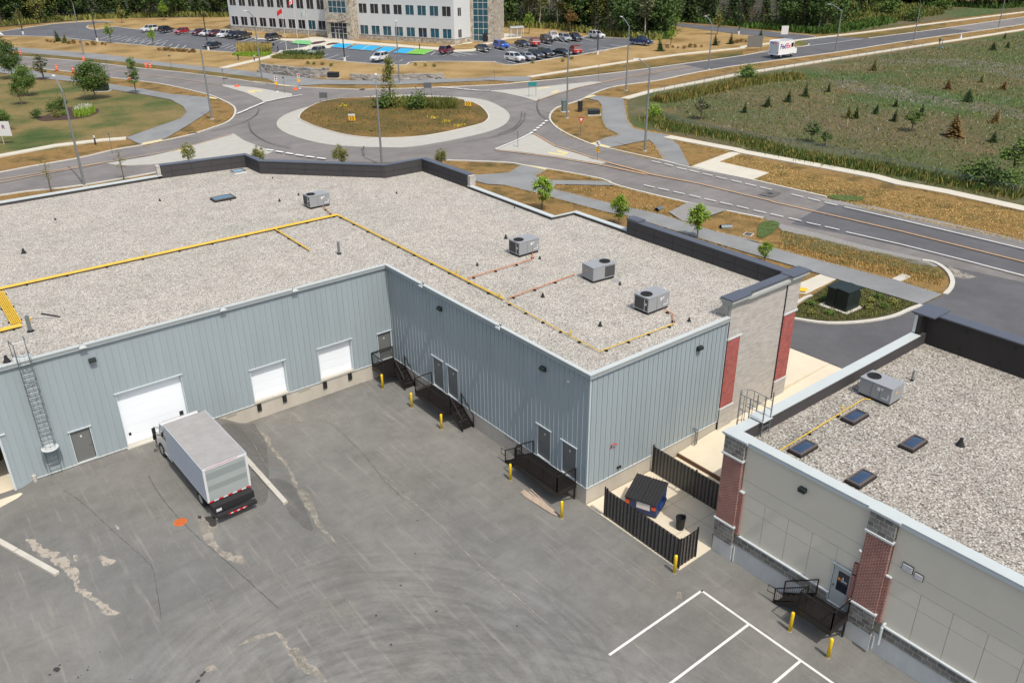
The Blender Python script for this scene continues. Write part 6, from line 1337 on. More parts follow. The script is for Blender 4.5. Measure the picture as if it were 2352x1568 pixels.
def lettering(txt, size, m, parent, matrix, name='lettering', ext=.01):
    cu = bpy.data.curves.new('txt', 'FONT'); cu.body = txt; cu.size = size; cu.extrude = ext; cu.offset = size*.02; o = bpy.data.objects.new('txt', cu); link(o)
    bpy.context.view_layer.update(); me = bpy.data.meshes.new_from_object(o.evaluated_get(bpy.context.evaluated_depsgraph_get())); bpy.data.objects.remove(o)
    me.transform(matrix); me.materials.clear(); me.materials.append(m); oo = bpy.data.objects.new(name, me); link(oo); oo.parent = parent; return oo
RX = Matrix.Rotation(PI/2, 4, 'X'); RZ = Matrix.Rotation
def T(x, y, z): return Matrix.Translation((x*K, y*K, z*K))
lettering('Fed', 1.3*K, m_vblue, t, T(-2.2, -1.095, 1.6) @ RX); lettering('Ex', 1.3*K, m_vred, t, T(-.22, -1.095, 1.6) @ RX)
lettering('Fed', 1.45*K, m_vblue, t, T(1.3, 1.095, 1.45) @ RZ(PI, 4, 'Z') @ RX); lettering('Ex', 1.45*K, m_vred, t, T(-.9, 1.095, 1.45) @ RZ(PI, 4, 'Z') @ RX)
lettering('Fed', .62*K, m_vblue, t, T(-2.712, .92, 2.5) @ RZ(-PI/2, 4, 'Z') @ RX); lettering('Ex', .62*K, m_vred, t, T(-2.712, -.1, 2.5) @ RZ(-PI/2, 4, 'Z') @ RX)

# ================================================================== lamps
def street_lamp(lab, base, bend, tip, r=.135, hh=None):
    p = P(*base); zb = hh or zat(p.x, p.y, *bend); tp = P(*tip, zb+1.3); off = Vector((tp.x-p.x, tp.y-p.y))
    if off.length > 3.6: off = off.normalized()*3.6
    if off.length < .8: off = Vector((.556, .703))*2.5
    t = thing('street_lamp', lab, 'street lamp', (p.x, p.y, ZG), 0, 'tall grey street lamps around the roundabout'); h = zb-ZG
    MB().lathe((0, 0, 0), [(.32, -.1), (.32, .12), (.0, .12)], 12).build('footing', m_conc, t)
    MB().tube([(0, 0, .1), (0, 0, h)], r*1.25, 10, r1=r*.75).build('pole', m_pole, t)
    MB().tube([(0, 0, h-.1), (off.x*.5, off.y*.5, h+.75), (off.x*.85, off.y*.85, h+1.2), (off.x, off.y, h+1.28)], r*.6, 8).build('arm', m_pole, t)
    d = off.normalized(); b = MB(); b.beam((off.x-d.x*.1, off.y-d.y*.1, h+1.3), (off.x+d.x*.7, off.y+d.y*.7, h+1.34), .3, .13); b.build('lamp_head', m_label, t); return t
street_lamp('grey street lamp in front of the lawn, leftmost of the near lamps', ('B1', 745, 380), ('A1', 560, 800), ('A1', 475, 672))
street_lamp('grey street lamp on the grass nose left of the roundabout', ('A1', 1865, 1050), ('A1', 1775, 395), ('A1', 1935, 322))
street_lamp('grey street lamp behind an orange barrel on the upper left road', ('A1', 740, 490), ('A1', 645, 28), ('A1', 602, -5))
street_lamp('grey street lamp at the left end of the boulder wall', ('A2', 345, 695), ('A2', 278, 150), ('A2', 208, 96))
street_lamp('grey street lamp between the bend of the dark parapet and the roundabout', ('B2', 1140, 205), ('A2', 1345, 655), ('A2', 1350, 540), hh=11.4)
street_lamp('grey street lamp behind the roundabout beside the long boulder wall', ('A2', 1555, 735), ('A2', 1527, 150), ('A2', 1526, 120), hh=11.8)
street_lamp('grey street lamp beside the small utility cabinet right of the roundabout', ('A3', 805, 1040), ('A3', 818, 400), ('A3', 705, 320))
street_lamp('grey street lamp on the grass verge behind the grey path', ('A3', 1325, 800), ('A3', 1362, 230), ('A3', 1240, 140))
street_lamp('grey street lamp on the small grass triangle of the path junction', ('A3', 1490, 1330), ('A3', 1548, 600), ('A3', 1430, 520))
street_lamp('grey street lamp left of the white delivery van', ('A3', 2050, 610), ('A3', 2105, 215), ('A3', 2005, 140))
street_lamp('grey street lamp just right of the white delivery van', ('A4', 775, 438), ('A4', 828, 88), ('A4', 735, 38))
street_lamp('grey street lamp on the far road near the silver chamber hatch', ('A4', 1430, 340), ('A4', 1505, 32), ('A4', 1475, -2))
street_lamp('grey street lamp farthest right on the far road', ('A4', 2137, 235), ('A4', 2190, -10), ('A4', 2170, -40), hh=10.8)
def park_lamp(lab, r, base, h, head=True):
    p = P(r, *base); t = thing('car_park_lamp', lab, 'lamp post', (p.x, p.y, ZG), 0, 'black lamp posts of the office car park')
    MB().tube([(0, 0, 0), (0, 0, .95)], .3, 14).build('concrete_base', m_label, t); MB().tube([(0, 0, .95), (0, 0, h)], .13, 8).build('pole', m_blackm, t)
    b = MB(); b.box(-.9, -.22, h-.12, .9, .22, h+.05); b.build('lamp_head', m_blackm, t)
park_lamp('black lamp post on a white base at the left end of the car park', 'A1', (205, 305), 8.5)
park_lamp('black lamp post on a white base by the stall row left of the cars', 'A1', (857, 367), 9)
park_lamp('black lamp post on a white base in front of the black low car', 'A1', (1835, 445), 9)
park_lamp('black lamp post in front of the office entrance', 'J1', (1885, 972), 9)
park_lamp('black lamp post on a white base right of the red suv', 'A3', (1075, 482), 9)
park_lamp('black lamp post on a white base by the far side street', 'A3', (2315, 305), 7)

# ================================================================== signs, cabinets and small things
def post(b, x, y, h, r=.035, z=0): b.tube([(x, y, z-.05), (x, y, z+h)], r, 6)
def sgn(name, lab, cat, r, base, h, w_, hh, m, yaw=None, posts=1, two=None, group=None, pm=m_sgn):
    """a plate w_ x hh whose top is h above ground, facing the camera side (yaw 0) by default"""
    p = P(r, *base); t = thing(name, lab, cat, (p.x, p.y, ZG+.03), (-YAW if yaw is None else yaw), group)
    b = MB()
    if posts == 1: post(b, 0, 0, h-.05)
    else: post(b, -w_*.42, .0, h-.05); post(b, w_*.42, 0, h-.05)
    b.build('post', pm, t); b = MB(); b.box(-w_/2, -.06, h-hh, w_/2, -.036, h); b.build('plate', m, t); return t
for lab, base, rt in (('grey back of a board sign on two posts at the left rim of the roundabout', ('A2', 890, 908), 1.9), ('grey back of a board sign on two posts behind the roundabout bushes', ('A2', 1805, 842), 2.4)):
    sgn('board_sign', lab, 'sign', base[0], base[1:], rt, 1.5, 1.0, m_sgn, posts=2)
sgn('street_name_sign', 'teal sign board on two posts on the right-hand traffic island', 'sign', 'A3', (502, 857), 2.8, 1.6, .75, m_tealsign, posts=2)
sgn('board_sign', 'edge-on grey sign with two posts on the lower traffic island', 'sign', 'A3', (374, 1300), 2.4, .5, .8, m_sgn, yaw=PI/2-YAW, posts=2)
for lab, base in (('orange chevron marker with white plate on the roundabout lawn, left one', ('A2', 1140, 1085)), ('orange chevron marker with white plate on the right rim of the roundabout', ('A2', 2158, 955))):
    p = P(base[0], *base[1:]); t = thing('chevron_sign', lab, 'sign', (p.x, p.y, ZG+.19), -YAW, 'chevron markers on the roundabout'); b = MB(); post(b, 0, 0, 1.2); b.build('post', m_sgn, t)
    b = MB(); b.box(-.6, -.06, 1.05, .6, -.04, 1.35); b.build('white_plate', m_label, t); pl = MB(); pl.box(-.55, -.06, .25, .55, -.04, 1.0); pl = pl.build('orange_plate', m_ygn, t)
    for k in (-.3, .1): b = MB(); b.add([(k-.1, -.065, .3), (k+.05, -.065, .3), (k+.25, -.065, .62), (k+.05, -.065, .95), (k-.1, -.065, .95), (k+.1, -.065, .62)], [(0, 1, 2, 5), (5, 2, 3, 4)]); b.build('chevron', m_blackm, pl)
p = P('A3', 925, 1200); t = thing('yield_sign', 'red and white yield sign on a post in the brown grass', 'road sign', (p.x, p.y, ZG), -YAW+.5); b = MB(); post(b, 0, 0, 2.6); b.build('post', m_sgn, t)
b = MB(lambda x, y, z: (x, z, y)); b.prism([(-.55, 2.9), (.55, 2.9), (0, 1.95)], -.07, -.05); pl = b.build('red_triangle', m_redp, t)
b = MB(); b.add([(-.28, -.08, 2.75), (.28, -.08, 2.75), (0, -.08, 2.27)], [(0, 2, 1)]); b.build('white_centre', m_label, pl)
p = P('A3', 1073, 1415); t = thing('keep_right_sign', 'white arrow sign above a striped yellow plate on the island tip', 'road sign', (p.x, p.y, ZG+.1), -YAW); b = MB(); post(b, 0, 0, 2.6); b.build('post', m_sgn, t)
b = MB(); b.box(-.3, -.06, 1.9, .3, -.04, 2.65); pl = b.build('arrow_plate', m_label, t); b = MB(); b.add([(.1, -.065, 2.0), (.2, -.065, 2.1), (-.05, -.065, 2.4), (.05, -.065, 2.5), (-.2, -.065, 2.55), (-.2, -.065, 2.25), (-.12, -.065, 2.32)], [(0, 1, 2, 6), (2, 3, 4, 5, 6)]); b.build('arrow', m_blackm, pl)
b = MB(); b.box(-.22, -.06, 1.1, .22, -.04, 1.85); pl = b.build('hazard_plate', m_ygn, t)
for k in range(3): b = MB(); z = 1.15+.25*k; b.add([(-.22, -.065, z), (.22, -.065, z+.15), (.22, -.065, z+.27), (-.22, -.065, z+.12)], [(0, 1, 2, 3)]); b.build('stripe', m_blackm, pl)
for lab, base in (('pedestrian signal-like sign, red over yellow, on the upper left traffic island', ('A2', 480, 812)), ('red over yellow sign at the edge of the grass by the orange barrel stub', ('A2', 677, 785))):
    p = P(base[0], *base[1:]); t = thing('warning_sign', lab, 'road sign', (p.x, p.y, ZG+.1), -YAW, 'red and yellow signs at the crossing'); t.scale = (.65, .65, .65); b = MB(); post(b, 0, 0, 4.2, .05); b.build('post', m_redp, t)
    b = MB(); b.box(-.4, -.08, 3.1, .4, -.05, 4.6); pl = b.build('white_board', m_label, t); b = MB(); b.lathe((0, 0, 0), [(0, 0)], 3) if False else b.add([(.3*math.cos(a*PI/6), -.09, 4.2+.3*math.sin(a*PI/6)) for a in range(12)], [tuple(range(12))]); b.build('red_disc', m_redp, pl)
    b = MB(); b.add([(.2*math.cos(a*PI/6), -.09, 3.5+.2*math.sin(a*PI/6)) for a in range(12)], [tuple(range(12))]); b.build('dark_disc', m_blackm, pl)
    b = MB(lambda x, y, z: (x, z, y)); b.prism([(-.5, 2.4), (0, 1.9), (.5, 2.4), (.5, 2.95), (-.5, 2.95)], -.08, -.05); b.build('yellow_plate', m_ygn, t)
    MB().lathe((0, 0, 0), [(.5, 0), (.45, .15), (.1, .2)], 8).build('base', m_label, t)
for lab, base, h, w_ in (('thin grey post at the kerb in front of the first office path', ('A1', 1975, 752), 3.2, .25), ('sign on a leaning post by the left road kerb', ('A1', 1512, 622), 3.4, .6), ('double grey post sign between the big round tree and the road', ('A1', 965, 688), 3.8, .35), ('thin brown post at the lower left kerb', ('A1', 992, 1352), 3.0, .12),
                     ('thin dark sign post on the verge beside the right-hand island', ('A3', 1082, 718), 3.4, .12), ('thin post at the edge of the path behind the roundabout', ('A3', 168, 715), 2.4, .1), ('grey sign post on the upper left island', ('A2', 548, 830), 3.3, .4), ('small dark post in front of the tall parapet', ('B2', 985, 120), 1.4, .2)):
    sgn('sign_post', lab, 'sign post', base[0], base[1:], h, w_, .35, m_sgn)
p = P('A4', 345, 315); sgn('white_sign', 'white sign with its back turned beside the side street', 'sign', 'A4', (345, 318), 3.2, 2.0, 2.3, m_label, posts=2)
sgn('grey_board', 'large plain grey board behind the delivery van', 'sign', 'A4', (95, 425), 3.6, 3.9, 2.8, mat('board_grey', C(128, 126, 118, S), .7), posts=2)
t = sgn('notice_board', 'white board with purple letter cut by the left edge', 'sign', 'K1', (55, 1428), 3.4, 3.2, 2.2, m_label, posts=1, pm=m_label); p = t.location
lettering('R', .8, m_purple, t, Matrix.Translation((.35, -.065, 2.3)) @ RX, 'purple_letter')
# marker posts beside the walks
for lab, base in (('black and white marker post at the lawn edge, near left', ('A1', 842, 1275)), ('black marker post beside the office path, left one', ('A1', 2098, 530)), ('black marker post on the white office path', ('A1', 2240, 540)), ('black light post beside the blue bays', ('J2', 812, 785)), ('black light post before the flag court', ('J1', 830, 815))):
    p = P(base[0], *base[1:]); t = thing('marker_post', lab, 'marker post', (p.x, p.y, ZG+.05)); MB().tube([(0, 0, 0), (0, 0, 1.0)], .12, 8).build('shaft', m_blackm, t); MB().tube([(0, 0, 1.0), (0, 0, 1.35)], .12, 8).build('cap', m_label if 'white' in lab else m_blackm, t)
# traffic barrels
first = None
for lab, base in (('orange traffic barrel in a trio at the left road edge, left one', (128, 492)), ('orange traffic barrel in a trio at the left road edge, middle one', (152, 492)), ('orange traffic barrel in a trio at the left road edge, right one', (184, 492)), ('orange traffic barrel at the foot of a street lamp', (738, 540)), ('orange traffic barrel in a pair by the leaning post, left one', (1288, 602)),
                  ('orange traffic barrel in a pair by the leaning post, right one', (1324, 605)), ('red-orange barrel between the young tree and the road, left one', (503, 625)), ('red-orange barrel on the grass left of the big round tree', (649, 645)), ('orange barrel hidden beside the slender tree', (1145, 725))):
    p = P('A1', *base)
    if first is None:
        first = thing('traffic_barrel', lab, 'traffic barrel', (p.x, p.y, ZG+.03), 0, 'orange barrels along the upper left road'); MB().lathe((0, 0, 0), [(.42, 0), (.42, .08), (.0, .08)], 12).build('base', m_rub, first); MB().lathe((0, 0, .08), [(.32, 0), (.27, 1.1), (.2, 1.15), (0, 1.15)], 14).build('drum', m_orange, first)
        for z in (.45, .85): MB().lathe((0, 0, z), [(.305, 0), (.295, .12)], 14).build('reflective_band', m_refl, first)
    else: dup(first, (p.x, p.y, ZG+.03), label=lab)
p = P('A1', 2085, 768); b = MB(); b.lathe((0, 0, 0), [(.55, 0), (.4, .15), (.25, .4), (0, .42)], 9); tag(b.build('sandbag', m_orange, loc=(p.x, p.y, ZG+.11)), 'crumpled orange bag on the upper left traffic island', 'sandbag')
p = P('A2', 675, 785); b = MB(); b.lathe((0, 0, 0), [(.6, 0), (.5, .15), (.25, .3), (0, .32)], 9); tag(b.build('sandbag', m_orange, loc=(p.x-.9, p.y, ZG+.03)), 'crumpled orange bag at the foot of the second red sign', 'sandbag')
# utility cabinets
def cabinet(name, lab, r, base, sx, sy, h, m, yaw=0, plinth=True, z=ZG):
    p = P(r, *base); t = thing(name, lab, 'utility cabinet', (p.x, p.y, z), yaw); 
    if plinth: MB().box(-sx/2-.25, -sy/2-.25, -.1, sx/2+.25, sy/2+.25, .14).build('plinth', m_conc, t)
    b = MB(); b.box(-sx/2, -sy/2, .14, sx/2, sy/2, h); b.build('cabinet', m, t, bevel=.03); b = MB(); b.add([(-sx/2-.05, -sy/2-.05, h), (sx/2+.05, -sy/2-.05, h), (sx/2+.05, sy/2+.05, h+.06), (-sx/2-.05, sy/2+.05, h+.06), (-sx/2-.05, -sy/2-.05, h+.05), (sx/2+.05, -sy/2-.05, h+.05), (sx/2+.05, sy/2+.05, h+.14), (-sx/2-.05, sy/2+.05, h+.14)], [(0, 3, 2, 1), (4, 5, 6, 7), (0, 1, 5, 4), (1, 2, 6, 5), (2, 3, 7, 6), (3, 0, 4, 7)]); b.build('lid', m, t)
    b = MB(); b.box(-.01, -sy/2-.006, .2, .01, -sy/2-.001, h-.05); b.build('door_gap', m_rub, t); return t
t = cabinet('transformer', 'large dark green transformer cabinet with two roofs on a pale plinth in the planting bed', 'B4', (865, 1092), 1.9, 1.1, 1.85, m_tgreen, -.02)
b = MB(); b.box(-.85, .62, .14, 1.05, 1.5, 1.75); b.build('rear_cabinet', m_tgreen, t, bevel=.03); b = MB(); b.box(-.9, .6, 1.751, 1.1, 1.6, 1.83); b.build('rear_lid', m_tgreen, t); b = MB(); b.box(-1.3, .5, -.1, 1.4, 1.9, .12); b.build('rear_plinth', m_conc, t)
b = MB(); b.cbox((.75, -.56, 1.72), .06, .02, .06); b.build('lock_plate', m_label, t)
cabinet('utility_cabinet', 'grey-green utility cabinet at the foot of a street lamp', 'A3', (785, 985), 1.0, .6, 1.9, mat('cabinet_grey_green', C(108, 128, 126, S), .5), -.3)
cabinet('utility_box', 'tall narrow black box in the brown grass', 'A3', (921, 985), .8, .4, 1.7, m_blackm, -.6, plinth=False)
cabinet('utility_box', 'low wide dark green box right of the tall black one', 'A3', (1042, 1012), 1.9, 1.1, .75, m_tgreen, -.5)
cabinet('utility_box', 'black utility box at the right end of the left boulder wall', 'A2', (975, 688), 2.3, 1.3, 1.1, m_blackm, -.8)
cabinet('utility_box', 'dark utility box half hidden by the big round tree', 'K1', (1375, 715), 2.8, 1.3, 1.3, m_tgreen, -.6)
# culvert ends, basins
for lab, base, rz in (('corrugated culvert end poking from the ditch, left one', ('B3', 1355, 592), .3), ('larger corrugated culvert end in the ditch, right one', ('B3', 1945, 750), -.4)):
    p = P(base[0], *base[1:]); t = thing('culvert_pipe', lab, 'pipe', (p.x, p.y, ZG), rz, 'culvert ends in the roadside ditch'); b = MB(); b.tube([(-.7, 0, .12), (.6, 0, .02)], .3, 14, caps=False); b.tube([(-.7, 0, .12), (.55, 0, .02)], .27, 14, caps=False); b.build('barrel', m_steel, t); b = MB(); b.lathe((0, 0, 0), [(.0, 0), (.26, 0)], 12); b.v = [(-.5+0*z, x, y+.1) for x, y, z in b.v]; b.build('dark_mouth', m_blackm, t)
p = P('B3', 2140, 812); t = thing('catch_basin', 'square ditch inlet with a dark grate and white frame', 'drain', (p.x, p.y, ZG), .3); b = MB(); b.box(-.55, -.45, -.05, .55, .45, .1); b.build('frame', m_conc, t); b = MB()
for i in range(7): b.box(-.45+.13*i, -.36, .101, -.38+.13*i, .36, .115)
b.build('grate', m_blackm, t)
p = P('B4', 1325, 838); b = MB(); b.cbox((0, 0, .06), 1.9, .8, .12); tag(b.build('concrete_lid', m_conc, loc=(p.x, p.y, ZG)), 'flat white concrete lid in the verge near the driveway kerb', 'manhole lid')
p = P('B3', 2000, 80); b = MB(); b.lathe((0, 0, 0), [(.3, 0), (.3, .08), (0, .1)], 12); tag(b.build('valve_cover', m_blackm, loc=(p.x, p.y, ZG+.05)), 'small black cover beside the concrete walk junction', 'cover')
for lab, r, u, v in (('square iron cover in the road near the new surface', 'B4', 228, 135),):
    p = P(r, u, v); t = thing('road_cover', lab, 'manhole', (p.x, p.y, ZG+.10), .2); MB().box(-1.2, -.9, -.02, 1.2, .9, .0).build('patch', m_skid, t); MB().lathe((0, 0, 0), [(.38, 0), (.38, .012), (0, .014)], 18).build('lid', m_oil, t)
for r, u, v, lab in (('A2', 20, 695, 'left one by the upper left road'), ('A2', 1225, 792, 'one behind the roundabout'), ('A1', 1700, 1178, 'one at the lower left kerb')):
    p = P(r, u, v); b = MB(); b.cbox((0, 0, .06), 1.0, .5, .14); tag(b.build('storm_drain', m_blackm, loc=(p.x, p.y, ZG+.02)), 'dark storm drain in the kerb, '+lab, 'drain')
# bus shelter, flags, hatch
p = P('J3', 540, 258); t = thing('bus_shelter', 'white framed glass shelter with a curved roof beside the stone tower', 'shelter', (p.x, p.y, ZG+.1), -YAW+.35)
b = MB()
for x in (-1.9, 0, 1.9):
    for y in (-.8, .8): b.beam((x, y, 0), (x, y, 2.5), .12)
for z in (.3, 2.4): b.beam((-1.9, .8, z), (1.9, .8, z), .08); b.beam((-1.9, -.8, 2.4), (1.9, -.8, 2.4), .08); b.beam((-1.9, -.8, z), (-1.9, .8, z), .08); b.beam((1.9, -.8, z), (1.9, .8, z), .08)
b.build('frame', m_label, t); b = MB(); n = 6
for i in range(n):
    a, c = PI*i/n, PI*(i+1)/n; b.quad((-2.1, -1*math.cos(a), 2.5+.5*math.sin(a)), (2.1, -1*math.cos(a), 2.5+.5*math.sin(a)), (2.1, -1*math.cos(c), 2.5+.5*math.sin(c)), (-2.1, -1*math.cos(c), 2.5+.5*math.sin(c)))
b.build('curved_roof', m_hvac, t); b = MB(); b.quad((-1.9, .8, .3), (1.9, .8, .3), (1.9, .8, 2.4), (-1.9, .8, 2.4)); b.build('glass_panel', mat('shelter_glass', C(190, 210, 215, .7), .1, alpha=.4), t)
def flag(lab, base, h, fz, mm, leaf_=False, fl=1.9, fh=1.1):
    p = P(*base); t = thing('flag_pole', lab, 'flag', (p.x, p.y, ZG+.1), -YAW, 'flag poles at the office'); MB().tube([(0, 0, 0), (0, 0, h)], .07, 8, r1=.04).build('pole', m_label, t)
    b = MB(); n = 10; vs = []
    for i in range(n+1):
        for j in (0, 1): s = i/n; vs.append((-s*fl*.75, .18*math.sin(s*7), fz+fh*(j-.5)-s*s*.9))
    b.add(vs, [(2*i, 2*i+1, 2*i+3, 2*i+2) for i in range(n)]); f = b.build('flag', mm, t)
    if leaf_:
        for (a, c) in ((3, 7),):
            b = MB(); b.add([(x, y-.01, z) for x, y, z in vs[2*a:2*c+2]], [(2*i, 2*i+1, 2*i+3, 2*i+2) for i in range(c-a)]); b.build('white_band', m_label, f)
            q = Vector(vs[10])+Vector((0, -.16, fh/2)); b = MB(); R_ = [.3, .1, .22, .1, .3, .12, .24, .12, .28, .1, .24, .12]; b.add([(q.x+r_*math.sin(k*PI/6), q.y, q.z+r_*math.cos(k*PI/6)) for k, r_ in enumerate(R_)], [tuple(range(12))]); b.build('red_leaf', m_redp, f)
    return t
flag('flag pole with a plain red flag, left of three', ('J1', 965, 800), 11.0, 9.6, m_redp)
flag('flag pole with a red and white leaf flag, middle of three', ('J1', 1157, 800), 13.0, 12.0, m_redp, True)
flag('flag pole with a pale grey-green flag, right of three', ('J1', 1345, 850), 11.5, 9.9, mat('flag_pale', C(190, 206, 198, S), .8))
p = P('K2', 1400, 350); t = thing('access_hatch', 'silver hatch and frame standing in the weeds beside the far walk', 'hatch', (p.x, p.y, ZG), .6); b = MB(); b.beam((-1.5, 0, 0), (-1.5, 0, 2.2), .12); b.beam((0, 0, 0), (.8, .6, 2.3), .12); b.beam((-1.5, 0, 2.2), (.8, .6, 2.3), .1); b.beam((-1.3, -.3, .1), (2.6, -.6, .4), .25); b.build('frame', m_steel, t); b = MB(); b.box(-.4, .3, 1.2, 1.2, .4, 2.6); b.build('panel', m_steel, t)
p = P('K2', 1630, 240); b = MB(); b.add([(-.4, -.2, 0), (.2, -.3, 0), (.5, .3, 0), (-.2, .4, 0), (.2, 0, 1.6)], [(0, 3, 2, 1), (0, 1, 4), (1, 2, 4), (2, 3, 4), (3, 0, 4)]); tag(b.build('stone_marker', m_label, loc=(p.x, p.y, ZG)), 'small white pointed marker in the weeds behind the far fence', 'marker')

# boulder walls
def boulder_wall(lab, pts, h, seed):
    q = smooth_open(PP(*pts), 3); rg = random.Random(seed); t = thing('boulder_wall', lab, 'retaining wall', (q[0][0], q[0][1], ZG)); cum = [0]
    for i in range(1, len(q)): cum.append(cum[-1]+(Vector(q[i])-Vector(q[i-1])).length)
    def at(s):
        for i in range(1, len(q)):
            if cum[i] >= s: f = (s-cum[i-1])/(cum[i]-cum[i-1]+1e-9); return Vector(q[i-1]).lerp(Vector(q[i]), f), math.atan2(q[i][1]-q[i-1][1], q[i][0]-q[i-1][0])
        return Vector(q[-1]), 0
    n = 0
    for c in range(3):
        s = rg.random()
        while s < cum[-1] and n < 95:
            L = rg.uniform(.9, 2.3)*1.25; hh = rg.uniform(.35, .5)*h/1.3; p_, a = at(s); b = MB(); vs = []
            for dx in (-L/2, -L/4, L/4, L/2):
                for (dy, dz) in ((-.45, 0), (.45, 0), (.42, hh), (-.42, hh)): vs.append((dx+rg.uniform(-.14, .14), dy+rg.uniform(-.12, .12), dz+rg.uniform(-.07, .07)))
            fs = [(0, 3, 2, 1), (12, 13, 14, 15)]
            for k in range(3):
                for e in range(4): fs.append((4*k+e, 4*k+(e+1) % 4, 4*(k+1)+(e+1) % 4, 4*(k+1)+e))
            b.add(vs, fs); o = b.build('boulder', m_rock, t, bevel=.05); nrm = Vector((-math.sin(a), math.cos(a)))*(.3*c); o.location = (p_.x-q[0][0]+nrm.x, p_.y-q[0][1]+nrm.y, c*.42*h/1.3); o.rotation_euler = (rg.uniform(-.06, .06), rg.uniform(-.06, .06), a+rg.uniform(-.15, .15)); s += L*.98; n += 1
    return t
boulder_wall('wall of stacked grey boulders left of the black utility box', ('A2', (350, 640), (500, 655), (650, 672), (800, 685), (930, 672)), 1.9, 1)
boulder_wall('long low wall of grey boulders behind the roundabout', ('A2', (1150, 700), (1300, 708), (1500, 706), (1700, 702), (1850, 698), (1975, 692)), 1.1, 2)

# chain link fence of the field
def chain(lab, pts, h, n):
    q = PP(*pts, z=ZG+h); q = smooth_open(q, 4); t = thing('chain_link_fence', lab, 'fence', (q[0][0], q[0][1], ZG)); o = Vector((q[0][0], q[0][1]))
    L = [Vector(x)-o for x in q]; b = MB()
    for i in range(len(L)-1): b.tube([(L[i].x, L[i].y, h), (L[i+1].x, L[i+1].y, h)], .035, 5)
    b.build('top_rail', m_steel, t)
    tot = sum((L[i+1]-L[i]).length for i in range(len(L)-1)); step = tot/n; s = 0; nx = 0; c = 0
    for i in range(len(L)-1):
        seg = L[i+1]-L[i]
        while nx <= s+seg.length and c < 95: p_ = L[i]+seg*((nx-s)/seg.length); MB().tube([(p_.x, p_.y, -.05), (p_.x, p_.y, h+.05)], .04, 5).build('post', m_steel, t); nx += step; c += 1
        s += seg.length
    b = MB()
    for i in range(len(L)-1): b.quad((L[i].x, L[i].y, .02), (L[i+1].x, L[i+1].y, .02), (L[i+1].x, L[i+1].y, h), (L[i].x, L[i].y, h))
    b.build('mesh', mat('chain_link', C(168, 182, 176, S), .5, alpha=.16) if 'chain_link' not in bpy.data.materials else bpy.data.materials['chain_link'], t)
chain('chain link fence along the near side of the weedy field', ('A3', (1640, 985), (1800, 1045), (2000, 1090), (2352, 1160), 'A4', (500, 1185), (1000, 1275), (1800, 1450), (2352, 1560), (2900, 1690)), 1.25, 40)
chain('chain link fence between the far walk and the weedy field', ('A3', (1570, 790), (2000, 690), (2352, 620), 'A4', (90, 585), (800, 470), (1570, 352)), 1.3, 30)
# ================================================================== vegetation
def leafquad(b, c, s, rg, up=.5, asp=.6):
    n = Vector((rg.uniform(-1, 1), rg.uniform(-1, 1), rg.uniform(-.4, 1)+up)).normalized(); t1 = n.orthogonal().normalized(); a = rg.uniform(0, 2*PI)
    t1 = (t1*math.cos(a)+n.cross(t1)*math.sin(a)); t2 = n.cross(t1)*asp; b.add([c-t1*s*.5, c+t2*s*.45, c+t1*s*.5, c-t2*s*.45], [(0, 1, 2, 3)])
def limbs(h, r, rg, n=5, top=.8, spread=.25, z0=.35):
    b = MB(); pts = [(0, 0, -.1)]; x = y = 0
    for i in range(1, 6): x += rg.uniform(-.02, .02)*h; y += rg.uniform(-.02, .02)*h; pts.append((x, y, h*top*i/5))
    b.tube(pts, r, 7, r1=r*.3)
    for i in range(n):
        z = h*(z0+(top-z0)*(i+.5)/n); a = rg.uniform(0, 2*PI); l = h*spread*rg.uniform(.6, 1); k = Vector(pts[min(4, int(z/(h*top)*5))]); s0 = Vector((k.x, k.y, z))
        b.tube([s0, s0+Vector((math.cos(a)*l*.5, math.sin(a)*l*.5, l*.45)), s0+Vector((math.cos(a)*l, math.sin(a)*l, l*.8))], r*.35, 5, r1=r*.1)
    return b
def broadleaf(name, lab, cat, h, w_, leafm, seed, z0=.3, nc=34, nl=60, ls=.3, shape='oval', bark=None, group=None):
    rg = random.Random(seed); t = thing(name, lab, cat, (0, 0, 0), 0, group); limbs(h, .035*h*.45+.02, rg, 6, .82, w_/h*.4, z0).build('trunk', bark or m_bark, t)
    b = MB(); cz = h*(z0+1)/2; hz = h*(1-z0)/2
    for k in range(nc):
        while 1:
            p = Vector((rg.uniform(-1, 1), rg.uniform(-1, 1), rg.uniform(-1, 1)))
            if .25 < p.length < 1: break
        if shape == 'cone': sc = max(.12, (1-p.z)/2*.95+.08)
        elif shape == 'egg': sc = math.sqrt(max(0, 1-p.z*p.z))*(1.1-.35*p.z)
        else: sc = 1
        if shape != 'oval': d = Vector((p.x, p.y)); d = d/max(1, d.length); p = Vector((d.x*sc, d.y*sc, p.z))
        c = Vector((p.x*w_/2*.86, p.y*w_/2*.86, cz+p.z*hz*.9)); cr = w_*.5*rg.uniform(.22, .4)
        for i in range(nl):
            q = Vector((rg.gauss(0, .5), rg.gauss(0, .5), rg.gauss(0, .38))); leafquad(b, c+q*cr, ls*rg.uniform(.6, 1.3), rg)
    b.build('crown', leafm, t); return t
